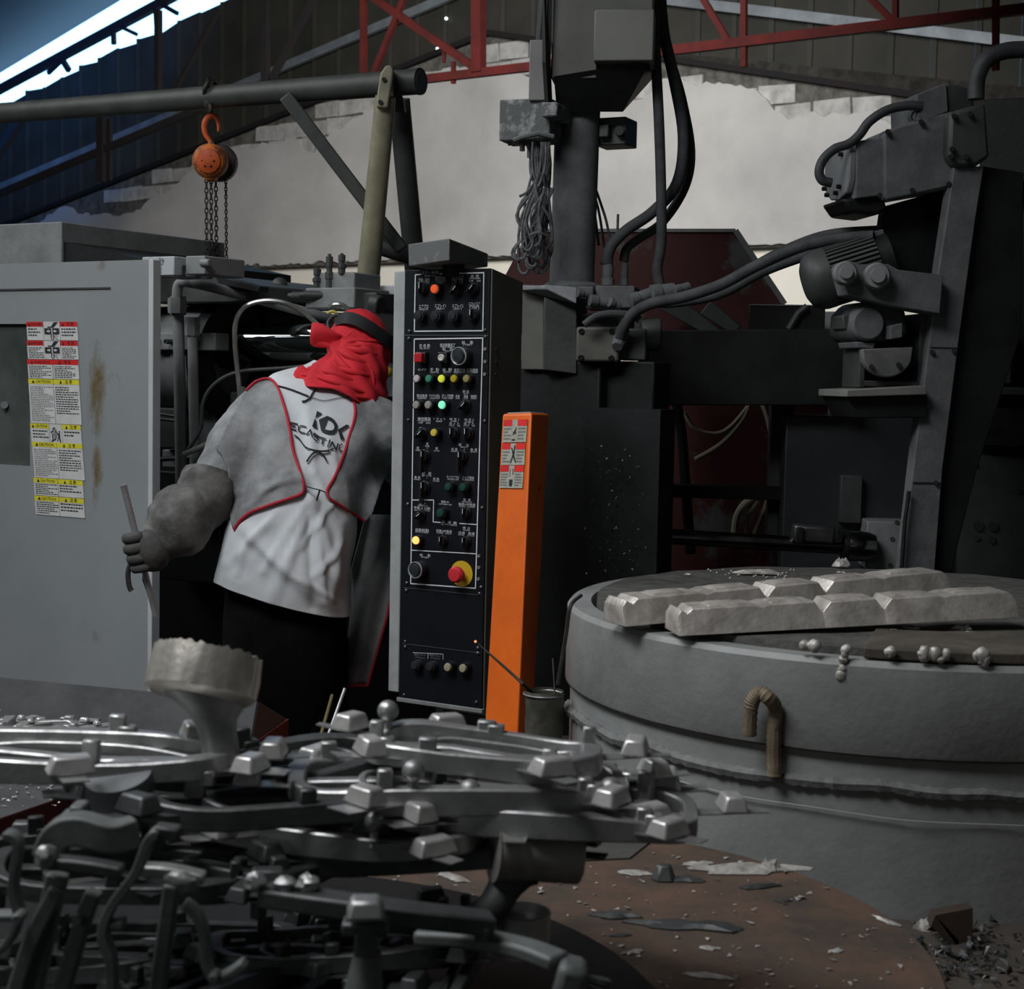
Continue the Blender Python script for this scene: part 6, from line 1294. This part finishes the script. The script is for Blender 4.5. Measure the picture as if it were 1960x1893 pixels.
for x, y, hw, th in ((655, 652, 10, .010), (642, 650, 14, .012), (630, 647, 19, .010), (617, 643, 23, .008), (603, 640, 24, .006), (595, 638, 21, .004)):
    c = W(x, y, 4.58); rings_.append([c + V((.2 * hw * ku * math.sin(a) * .4, math.cos(a) * th + .010 * math.sin(a * 2 + x * .05), hw * ku * math.sin(a))) for a in [2 * PI * i / 16 for i in range(16)]])
m.loft(rings_); m.build('hood_knot', hood_m, per, smooth=180)
# goggle strap and goggles
sp = []
for px, py, d in ((640, 622, 4.64), (650, 612, 4.60), (664, 608, 4.565), (682, 612, 4.55), (705, 624, 4.55), (728, 640, 4.57), (748, 655, 4.60), (762, 664, 4.66)): sp.append(W(px, py, d))
sp = smooth_path(sp, 6); m = MB(); m.strip(sp, .006, .034, up=(.35, -.1, 1)); m.build('goggle_strap', strap_m, per, smooth=60)
m = MB(); m.ell(W(757, 672, 4.73), (.035, .05, .042), HR, 16, 10); m.build('goggles', strap_m, per)
m = MB(); m.tube(smooth_path([W(632, 636, 4.66), W(628, 618, 4.68), W(638, 606, 4.68), W(652, 602, 4.66)], 4), .006, 8); m.build('strap_buckle', strap_m, per)
m = MB(); m.ell(W(744, 712, 4.62), (.012, .02, .016), None, 10, 8); m.build('respirator_tab', mat('tab_yellow', (.5, .32, .02), None, rough=.5), per)
# ---- left glove: gauntlet, forearm flare, fist
limb([W(408, 905, 4.37), W(402, 925, 4.36), W(388, 960, 4.34), W(372, 985, 4.32)], [.074, .082, .082, .070], 8, 30, .010, 16).build('glove_gauntlet', glove_m, per, smooth=180, solid=.003)
g2 = limb([W(392, 962, 4.34), W(358, 985, 4.31), W(330, 1015, 4.285), W(300, 1040, 4.265), W(280, 1050, 4.255)], [.074, .094, .088, .058, .044], 8, 30, .010, 15); g2.build('glove_forearm', glove_m, per, smooth=180)
fistc = W(262, 1058, 4.25); fu_ = (W(238, 1062, 4.24) - W(290, 1052, 4.26)).normalized()
gd = mat('glove_palm', (.045, .044, .043), (.085, .082, .078), 20, .75, 0, .35, 90)
rodA = W(236, 928, 4.22); rodB = W(298, 1178, 4.27); rod_d = (rodB - rodA).normalized()
grip = rodA + rod_d * ((fistc - rodA).dot(rod_d))
side = rod_d.cross(V((0, 1, 0))).normalized(); side = side if side.x > 0 else -side      # towards the wrist
m = MB(); m.ell(grip + side * .034 + V((0, -.012, 0)), (.050, .036, .060), Matrix((side, V((0, 1, 0)), rod_d)).transposed(), 20, 14, lambda q, d: q * (1 + .08 * noise.noise(d * 3))); m.build('palm', gd, per, smooth=180)
wr_p = W(288, 1050, 4.255)
nodes = [(wr_p, .034), (grip + side * .03 + V((0, -.012, 0)), .030)]
for f_i, (off_, r_, reach) in enumerate(((-.045, .0175, 1.0), (-.016, .0185, 1.06), (.013, .018, 1.02), (.040, .016, .9))):
    base = grip + rod_d * off_ + side * .030; Yv = V((0, 1, 0))
    chain_ = [base + Yv * -.022, base - side * .030 - Yv * .034 * reach, base - side * .056 * reach - Yv * .020, base - side * .058 * reach + Yv * .010, base - side * .034 + Yv * .020]
    skinned('finger', [(p, r_ * (1.05 - .05 * i)) for i, p in enumerate(chain_)], [(i, i + 1) for i in range(4)], gd, per)
tb = grip + rod_d * -.030 + side * .028
skinned('thumb', [(tb + V((0, .012, 0)), .021), (tb + V((0, .03, 0)) - side * .02 - rod_d * .01, .019), (tb + V((0, .026, 0)) - side * .045 + rod_d * .004, .017), (tb + V((0, .016, 0)) - side * .055 + rod_d * .016, .014)], [(0, 1), (1, 2), (2, 3)], gd, per)
# ---- tongs in the hand
t = thing('tongs', 'steel tongs with a ribbed handle held in the gloved fist', 'tongs', rodA)
m = MB(); n_ = 60; m.tube([rodA + (rodB - rodA) * (i / n_) for i in range(n_ + 1)], [.0085 + (.0012 if (i % 2 and i < 22) else 0) for i in range(n_ + 1)], 10); m.build('tong_arm', steel, t)
m = MB(); m.tube(smooth_path([grip + V((-.01, .012, 0)), W(246, 1090, 4.26), W(247, 1120, 4.26), W(252, 1131, 4.26)], 4), .0075, 8); m.tube([grip + V((.01, .012, 0)), W(276, 1110, 4.28), W(298, 1172, 4.29)], .0055, 8); m.build('tong_jaw', steel_dark, t)
# rods behind the leg
for nm, lab, p, c_ in (('steel_rod', 'thin pale steel rod leaning below the apron', [(660, 1318), (640, 1365), (622, 1425)], steel), ('yellow_hose', 'dull yellow hose behind the thin pale steel rod', [(636, 1330), (622, 1375), (608, 1430)], mat('hose_ochre', (.16, .13, .05), None, rough=.6))):
    a = W(*p[0], 4.3); b_ = W(*p[2], 4.2); b_ = a + (b_ - a) * (a.z / (a.z - b_.z)); m = MB(); m.tube([a, a.lerp(b_, .5), b_], .005, 8); tag(m.build(nm, c_), lab, 'rod' if nm == 'steel_rod' else 'hose')
# ------------------------------------------------------------------ heap of aluminium castings
def ring_path(hx, hy, n=36, sq=3.2, seed=0):
    r_ = random.Random(seed); out = []
    for i in range(n):
        a = 2 * PI * i / n; ca, sa = math.cos(a), math.sin(a)
        out.append(V((hx * math.copysign(abs(ca) ** (2 / sq), ca), hy * math.copysign(abs(sa) ** (2 / sq), sa), .004 * math.sin(a * 3 + seed))))
    return out
def closed_bar(mb, path, w, h):
    n = len(path); rings = []
    for i in range(n):
        t_ = (path[(i + 1) % n] - path[i - 1]).normalized(); sd = V((t_.y, -t_.x, 0)).normalized(); ww = w[i] if isinstance(w, list) else w; hh = h[i] if isinstance(h, list) else h
        rings.append([path[i] + sd * a * ww / 2 + V((0, 0, b * hh / 2)) for a, b in ((-1, -1), (1, -1), (.86, 1), (-.86, 1))])
    rings.append(rings[0]); return mb.loft(rings, cap=False)
def pad_mesh(mb, M, l=.044, w=.026, h=.017):
    lo = [M @ V(q) for q in ((-l / 2, -w / 2, 0), (l / 2, -w / 2, 0), (l / 2, w / 2, 0), (-l / 2, w / 2, 0))]
    hi = [M @ V(q) for q in ((-l * .36, -w * .32, h), (l * .36, -w * .32, h), (l * .36, w * .32, h), (-l * .36, w * .32, h))]
    return mb.hexa(lo + hi)
def biscuit(root, M, m_, r=.068, h=.040, neck=.085, up=True):
    """ragged disc on a flared neck; local z of M points from casting to disc"""
    mb = MB(); rn = random.Random(4)
    prof = [(.034, -.01), (.030, neck * .35), (.034, neck * .7), (.046, neck * .92), (.060, neck)]
    mb.lathe([(r_ * (1.0), z) for r_, z in prof], M.translation, M.col[2].to_3d(), 28, fn=lambda q, a, r_, z: (r_ * (1 + .10 * math.cos(2 * a)), z))
    o = mb.build('sprue_neck', alu_dull_shaded, root, local=True)
    mb = MB()
    def fn(q, a, r_, z):
        j = noise.noise(V((math.cos(a) * 6, math.sin(a) * 6, q))) * .003
        if q in (3, 4): z += noise.noise(V((math.cos(a) * 9, math.sin(a) * 9, 2))) * .010
        return r_ + j * (q > 1), z
    mb.lathe([(.03, neck - .006), (r * .97, neck), (r * 1.02, neck + h * .42), (r * .975, neck + h), (r * .90, neck + h - .002), (r * .86, neck + h * .8), (.002, neck + h * .8)], M.translation, M.col[2].to_3d(), 72, fn=fn)
    mb.build('biscuit', m_, root, local=True)
def make_casting(label, hx, hy, seed, bis=None, pads=7, balls=(), m_=None, group=None, sq=3.2):
    m_ = m_ or alu; r_ = random.Random(seed); root = thing('casting', label, 'casting', (0, 0, 0), None, group)
    P = ring_path(hx, hy, 40, sq, seed); n = len(P)
    ww = [.019 + .010 * max(0, math.sin(i / n * 2 * PI * 3 + seed)) for i in range(n)]; hh = [.025 + .008 * max(0, math.sin(i / n * 2 * PI * 2 + seed * 2)) for i in range(n)]
    b = MB(); closed_bar(b, P, ww, hh); b.build('ring_frame', m_, root, local=True, bevel=.002, bseg=1)
    b = MB(); closed_bar(b, [V((p.x * .72 + hx * .12, p.y * .66, p.z - .004)) for p in P], .010, .014); b.build('inner_ring', m_, root, local=True, bevel=.0015, bseg=1)
    for i in range(pads):
        a = 2 * PI * (i + r_.uniform(-.2, .2)) / pads + .3; ca, sa = math.cos(a), math.sin(a); e = V((hx * ca, hy * sa, 0)); k = 1 + .045 / e.length; c = V((e.x * k * 1.06, e.y * k * 1.06, .004 + r_.uniform(-.006, .006)))
        A = Matrix.Rotation(math.atan2(e.y, e.x) + PI / 2 + r_.uniform(-.3, .3), 4, 'Z'); A.translation = c
        b = MB(); sk_ = min(1, hx / .12); pad_mesh(b, A, .052 * sk_ * r_.uniform(.85, 1.15), .034 * sk_, .020 * sk_); o = b.build('overflow_pad', alu_pad_lit if m_ is alu else m_, root, local=True, bevel=.003)
        b = MB(); d = e.normalized(); sd = V((-d.y, d.x, 0)); q0 = e * .98; q1 = c + d * .045
        b.add([q0 - sd * .016, q0 + sd * .016, q1 + sd * r_.uniform(.006, .02), q1 - sd * r_.uniform(.004, .018), c + sd * .001 + V((0, 0, -.003))], [(0, 1, 4), (1, 2, 4), (2, 3, 4), (3, 0, 4)]); b.build('flash_fin', m_, o, local=True, smooth=0, solid=.0015)
    for i in range(6):
        a = 2 * PI * i / 6 + r_.uniform(0, .8); p = P[int(a / (2 * PI) * n) % n]; s_ = r_.choice((-1, 1, 1)); h_ = r_.uniform(.018, .036) * min(1, hx / .12)
        b = MB(); b.cbox(p + V((0, 0, s_ * (h_ / 2 + .006))), (r_.uniform(.014, .024), .014, h_)); 
        if i % 2: b.cbox(p + V((.012, 0, s_ * .012)), (.022, .018, .018))
        b.build('lug_post', m_, root, local=True, bevel=.002, bseg=1)
    for a, s_ in balls:
        p = P[int(a / (2 * PI) * n) % n]; b = MB(); b.lathe([(.010, 0), (.009, .006), (.0065, .010), (.0065, .020)], p + V((0, 0, .004)), (0, 0, s_), 14); b.ell(p + V((0, 0, s_ * .036)), (.0135, .0135, .0135), seg=18, rings=12); b.build('ball_pin', m_, root, local=True)
    b = MB(); b.strip([V((-hx, 0, -.002)), V((-hx * .3, hy * .25, -.004)), V((hx * .3, -hy * .2, -.004)), V((hx, .0, -.002))], .020, .012); b.build('cross_runner', m_, root, local=True, bevel=.002, bseg=1)
    if bis: biscuit(root, bis[0], bis[1])
    return root
def place(o, p, rz=0, rx=0, ry=0, sc=1):
    mw = Matrix.Translation(p) @ Matrix.Rotation(ry, 4, 'Y') @ Matrix.Rotation(rx, 4, 'X') @ Matrix.Rotation(rz, 4, 'Z') @ Matrix.Scale(sc, 4); o.matrix_world = mw; WM[o.name] = mw
def bisM(x, y, z=.0, ax=(0, 0, 1)):
    t_ = V(ax).normalized(); u_ = t_.orthogonal().normalized(); w_ = t_.cross(u_); M = Matrix((u_, w_, t_)).transposed().to_4x4(); M.translation = V((x, y, z)); return M
# top left, with the pale biscuit standing on it
cL = W(95, 1445, 1.86)
tl = make_casting('casting with a pale ragged disc on a flared neck, top of the left stack', .21, .066, 3, None, 7, ((4.3, 1),), alu); place(tl, cL, .02, 0, .02)
dc = W(384, 1326, 1.89); dax = V((.13, .40, 1)).normalized(); du = dax.orthogonal().normalized(); dw = dax.cross(du); kd = S(1.89)
mb = MB(); mb.loft([[W(x, y, d) + (du * math.cos(a) + dw * math.sin(a) * .8) * r_ * kd for a in [2 * PI * k / 32 for k in range(32)]] for x, y, d, r_ in ((428, 1468, 1.86, 44), (422, 1430, 1.865, 40), (414, 1395, 1.87, 43), (404, 1368, 1.875, 54), (396, 1350, 1.88, 72), (390, 1340, 1.885, 84))])
mb.build('sprue_neck', alu_dull_shaded if False else mat('neck_alu', (.42, .42, .41), (.26, .26, .26), 16, .45, .6, .25, 60), tl)
def rag(q, a, r_, z):
    j = noise.noise(V((math.cos(a) * 6, math.sin(a) * 6, q))) * .002 + (noise.noise(V((math.cos(a) * 30, math.sin(a) * 30, 3))) * .0012 if q > 2 else 0)
    if q in (4, 5): z += noise.noise(V((math.cos(a) * 9, math.sin(a) * 9, 2))) * .005 + noise.noise(V((math.cos(a) * 25, math.sin(a) * 25, 5))) * .0025
    return r_ + j * (q > 1), z
mb = MB(); R_d = 107 * kd
mb.lathe([(.03, -.012), (R_d * .90, -.006), (R_d, .0), (R_d * 1.01, .022), (R_d * .965, .050), (R_d * .90, .049), (R_d * .86, .040), (.002, .040)], dc, dax, 110, fn=rag); mb.build('biscuit', alu_warm, tl)
tr = make_casting('bright casting ring on top of the right stack, in front of the orange post', .135, .068, 8, None, 5, ((2.7, 1),), alu); place(tr, W(925, 1440, 1.92), -.03, 0, .045)
pB = make_casting('casting with tall lug posts, second in the right stack', .20, .082, 12, None, 6, ((1.9, 1), (4.6, 1)), alu); place(pB, W(880, 1500, 1.90), .12, .02, .02)
pC = make_casting('casting under the neck of the pale disc, middle of the heap', .17, .075, 17, None, 5, (), alu_dull_shaded); place(pC, W(500, 1478, 1.95), .5, .05, -.03)
spare = [('casting low in the right stack above the upright disc', 1010, 1545, 1.90, -.1, .0, .02, pB, 1.0), ('casting at the far right tip of the heap with small bright pads', 1010, 1520, 1.98, 2.6, .03, -.02, tr, 1.15), ('casting third down in the middle of the heap', 690, 1535, 1.96, 3.2, 0, .03, pC, 1.0),
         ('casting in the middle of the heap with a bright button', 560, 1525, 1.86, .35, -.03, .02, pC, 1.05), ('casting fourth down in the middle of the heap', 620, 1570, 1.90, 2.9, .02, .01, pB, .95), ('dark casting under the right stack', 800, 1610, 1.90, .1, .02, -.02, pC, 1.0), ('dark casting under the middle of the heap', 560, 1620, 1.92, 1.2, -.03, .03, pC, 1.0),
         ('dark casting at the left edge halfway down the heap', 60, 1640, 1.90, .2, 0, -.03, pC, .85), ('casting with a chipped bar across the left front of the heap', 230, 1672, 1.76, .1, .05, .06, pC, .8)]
for lab, px, py, d, rz, rx, ry, pr, sc in spare:
    c = copy_tree(pr); c['label'] = lab; place(c, W(px, py, d), rz, rx, ry, sc)
rn = random.Random(31)
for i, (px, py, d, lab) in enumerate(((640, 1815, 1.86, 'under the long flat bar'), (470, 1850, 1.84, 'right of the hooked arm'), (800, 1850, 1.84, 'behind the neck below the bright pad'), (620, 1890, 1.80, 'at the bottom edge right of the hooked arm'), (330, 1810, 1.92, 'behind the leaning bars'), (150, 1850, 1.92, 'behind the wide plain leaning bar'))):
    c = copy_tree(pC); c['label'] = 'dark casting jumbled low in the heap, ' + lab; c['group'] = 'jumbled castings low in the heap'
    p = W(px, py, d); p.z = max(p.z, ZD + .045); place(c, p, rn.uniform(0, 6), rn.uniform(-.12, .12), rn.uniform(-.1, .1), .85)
def leaning(label, bars, m_=None, d=1.52):
    m_ = m_ or alu_dull_shaded; p0 = W(*bars[0][1][-1], d); t = thing('leaning_casting', label, 'casting', p0, None)
    for nm, pts, w, dd, mm in bars:
        b = MB(); sp = [W(x, y, d + dd) for x, y in pts]; sp = smooth_path(sp, 5) if len(sp) > 2 else sp
        ww = [q_ * S(d) for q_ in w] if isinstance(w, list) else w * S(d)
        if isinstance(ww, list) and len(ww) != len(sp): ww = [ww[0] + (ww[-1] - ww[0]) * i / (len(sp) - 1) for i in range(len(sp))]
        b.strip(sp, ww, .020, up=(0, 1, 0)); b.build(nm, mm or m_, t, bevel=.0025, bseg=2)
    return t
grey_c = mat('cast_grey', (.19, .203, .197), (.12, .13, .126), 16, .55, .25, .25, 60)
def boss(t, px, py, d, r=11, h=.012, m_=None):
    b = MB(); P_ = W(px, py, d); b.lathe([(r * S(d), .006), (r * S(d), -h), (r * .8 * S(d), -h - .002), (.0005, -h - .002)], P_, (0, 1, 0), 20); b.build('round_boss', m_ or grey_c, t)
t = leaning('leaning grey casting at the far left with a boss and forked curved arms', [('long_bar', [(112, 1700), (62, 1800), (20, 1935)], 32, 0, grey_c), ('curved_arm', [(10, 1597), (26, 1600), (36, 1618), (30, 1665), (27, 1705), (38, 1745)], 15, .004, grey_c), ('curved_arm', [(35, 1760), (22, 1795), (-8, 1825)], 17, .004, grey_c), ('side_arm', [(-20, 1752), (42, 1752)], 15, .004, grey_c)]); boss(t, 40, 1752, 1.51)
t = leaning('second leaning grey bar from the left, wide and plain', [('long_bar', [(112, 1672), (95, 1745), (62, 1900)], 40, .01, grey_c)])
t = leaning('leaning grey casting with a wavy arm reaching up to a square end', [('long_bar', [(182, 1705), (160, 1760), (108, 1935)], 32, .015, grey_c), ('wavy_arm', [(302, 1590), (285, 1610), (262, 1668), (222, 1722), (203, 1760), (200, 1795), (214, 1840), (216, 1920)], 19, -.01, grey_c), ('square_end', [(298, 1590), (345, 1596)], 28, -.012, None), ('tee_stub', [(205, 1768), (240, 1766)], [10, 22], -.008, grey_c)]); boss(t, 152, 1756, 1.53); boss(t, 300, 1592, 1.505, 9)
t = leaning('leaning casting with a hooked arm curling up at its foot', [('long_bar', [(330, 1690), (318, 1780), (298, 1930)], 30, .02, grey_c), ('hooked_arm', [(352, 1728), (376, 1748), (392, 1790), (394, 1835), (408, 1866), (432, 1868), (470, 1842)], 18, .0, grey_c)]); boss(t, 412, 1866, 1.51, 10)
t = leaning('horizontal grey bar with rough broken ends, left of the heap', [('flat_bar', [(92, 1650), (160, 1655), (235, 1668)], 24, -.005, None)]); 
b = MB(); b.ell(W(90, 1640, 1.51), (.012, .012, .012), seg=10, rings=8, fn=lambda q, d: q * (1 + .4 * noise.noise(d * 3))); b.build('rough_end', alu, t)
t = leaning('broken silvery bar end right of the wavy arm', [('flat_bar', [(272, 1664), (330, 1668), (392, 1682)], 24, .03, alu)]); b = MB(); b.ell(W(345, 1690, 1.54), (.018, .010, .012), seg=12, rings=8, fn=lambda q, d: q * (1 + .5 * noise.noise(d * 3))); b.build('rough_end', alu, t)
# dark cup below the left stack
cu = thing('cup_casting', 'dark smooth cup shaped casting below the left stack', 'casting', W(235, 1600, 1.62)); kk = S(1.80)
b = MB(); b.lathe([(.001, -64 * kk), (64 * kk, -64 * kk), (64 * kk, -30 * kk), (60 * kk, 10 * kk), (48 * kk, 42 * kk), (26 * kk, 60 * kk), (.001, 66 * kk)], W(236, 1538, 1.80), (.10, .30, -1), 36); b.build('cup_body', mat('cup_grey', (.30, .32, .33), (.20, .21, .215), 9, .4, .5, .1, 40), cu)
b = MB(); b.strip(smooth_path([W(95, 1640, 1.56), W(110, 1600, 1.56), W(150, 1585, 1.56), (W(215, 1600, 1.56)), W(262, 1590, 1.57)], 5), .03, .03, up=(0, 1, 0)); b.build('cup_arm', grey_c, cu, bevel=.008)
b = MB(); b.cbox(W(142, 1575, 1.62), (40 * kk, .03, 40 * kk)); b.cbox(W(152, 1550, 1.62), (24 * kk, .03, 24 * kk)); b.build('stepped_lug', grey_c, cu, bevel=.003)
# upright biscuit at the right of the stack
ub = thing('upright_disc', 'worn upright sprue disc hanging under the right stack, scratched grey', 'casting', W(1025, 1632, 1.84)); kk = S(1.86)
b = MB(); b.lathe([(60 * kk, -84 * kk), (57 * kk, -80 * kk), (55 * kk, 0), (57 * kk, 84 * kk), (52 * kk, 86 * kk), (48 * kk, 70 * kk), (.001, 70 * kk)], W(1025, 1632, 1.84), (1, .25, -.10), 48, fn=lambda q, a, r_, z: (r_, z + (.002 * noise.noise(V((math.cos(a) * 5, math.sin(a) * 5, q))) if q > 2 else 0)))
b.build('disc_body', mat('disc_scratched', (.50, .49, .45), (.28, .27, .25), 14, .42, .45, .2, 60), ub)
b = MB(); b.tube(smooth_path([W(985, 1665, 1.84), W(965, 1700, 1.83), W(945, 1735, 1.82), W(915, 1760, 1.82)], 5), [.034, .030, .026, .024, .022, .021, .020, .020, .020, .020, .020, .020, .020, .020, .020, .020], 14); b.build('sprue_neck', mach_dark, ub)
# long flat bar with cup at the right front
fb = thing('bar_casting', 'long flat grey bar casting with a bright tapered pad, front of the heap', 'casting', W(720, 1745, 1.54)); kk = S(1.54)
b = MB(); b.strip([W(505, 1712, 1.56), W(620, 1728, 1.54), W(800, 1752, 1.54), W(942, 1768, 1.56)], .034, 38 * kk); b.build('flat_bar', alu_dull_shaded, fb, bevel=.003)
A = Matrix.Translation(W(700, 1752, 1.495)) @ Matrix.Rotation(.1, 4, 'Z'); b = MB(); pad_mesh(b, A, 76 * kk, .040, 36 * kk); b.build('overflow_pad', alu, fb, bevel=.004)
b = MB(); b.cbox(W(700, 1772, 1.50), (88 * kk, .03, 26 * kk)); b.cbox(W(702, 1800, 1.50), (44 * kk, .03, 50 * kk)); b.build('tee_lug', alu_dull_shaded, fb, bevel=.003)
b = MB(); b.tube([W(705, 1815, 1.51), W(700, 1860, 1.51), W(692, 1935, 1.51)], [26 * kk, 32 * kk, 44 * kk], 18); b.build('neck_below', grey_c, fb)
b = MB(); b.cbox(W(922, 1785, 1.55), (30 * kk, .02, 28 * kk)); b.build('end_lug', alu_dull_shaded, fb, bevel=.002)
for px, py in ((545, 1695), (590, 1692), (490, 1688)):
    b = MB(); b.ell(W(px, py, 1.55), (.012, .010, .010), seg=10, rings=8, fn=lambda q, d: q * (1 + .5 * noise.noise(d * 3 + V((px, 0, 0))))); b.build('rough_stub', alu, fb)
rc_ = thing('recessed_disc', 'shiny disc casting with a shallow recess, beside the heap on the drum', 'casting', W(998, 1770, 1.86)); kk = S(1.86)
b = MB(); b.lathe([(56 * kk, -.05), (57 * kk, -.01), (58 * kk, 0), (53 * kk, .001), (44 * kk, -.010), (.001, -.011)], W(998, 1744, 1.86), (0, 0, 1), 48); b.build('disc_body', mat('disc_bright', (.55, .55, .54), (.42, .42, .41), 20, .35, .3, .1, 60), rc_)
bb = thing('bent_bar_casting', 'dark bent bar casting curving to a square block at bottom centre', 'casting', W(1075, 1850, 1.54)); kk = S(1.54)
b = MB(); b.strip(smooth_path([W(800, 1790, 1.60), W(900, 1796, 1.58), W(1000, 1815, 1.55), W(1072, 1842, 1.52)], 5), .03, 30 * kk); b.build('bent_bar', grey_c, bb, bevel=.004)
b = MB(); b.cbox(W(1090, 1878, 1.52), (60 * kk, .045, 84 * kk), Matrix.Rotation(.2, 3, 'Y')); b.build('square_block', grey_c, bb, bevel=.008)
b = MB(); 
for j in range(3): b.strip([W(1118, 1868 + 9 * j, 1.53), W(1168 - 8 * j, 1878 + 9 * j, 1.54)], .012, 5 * kk)
b.build('thin_fin', alu_dull_shaded, bb, bevel=.001)
# far flash pieces on the tray
fp = make_casting('small flash ring with pads lying far back on the tray table', .055, .045, 5, None, 8, (), alu); place(fp, WZ(92, 1398, .70 + .014), .1, 0, 0, 1)
c = copy_tree(fp); c['label'] = 'small flash ring cut off by the left edge, on the tray table'; place(c, WZ(-28, 1392, .70 + .016), 1.5, 0, 0, 1)
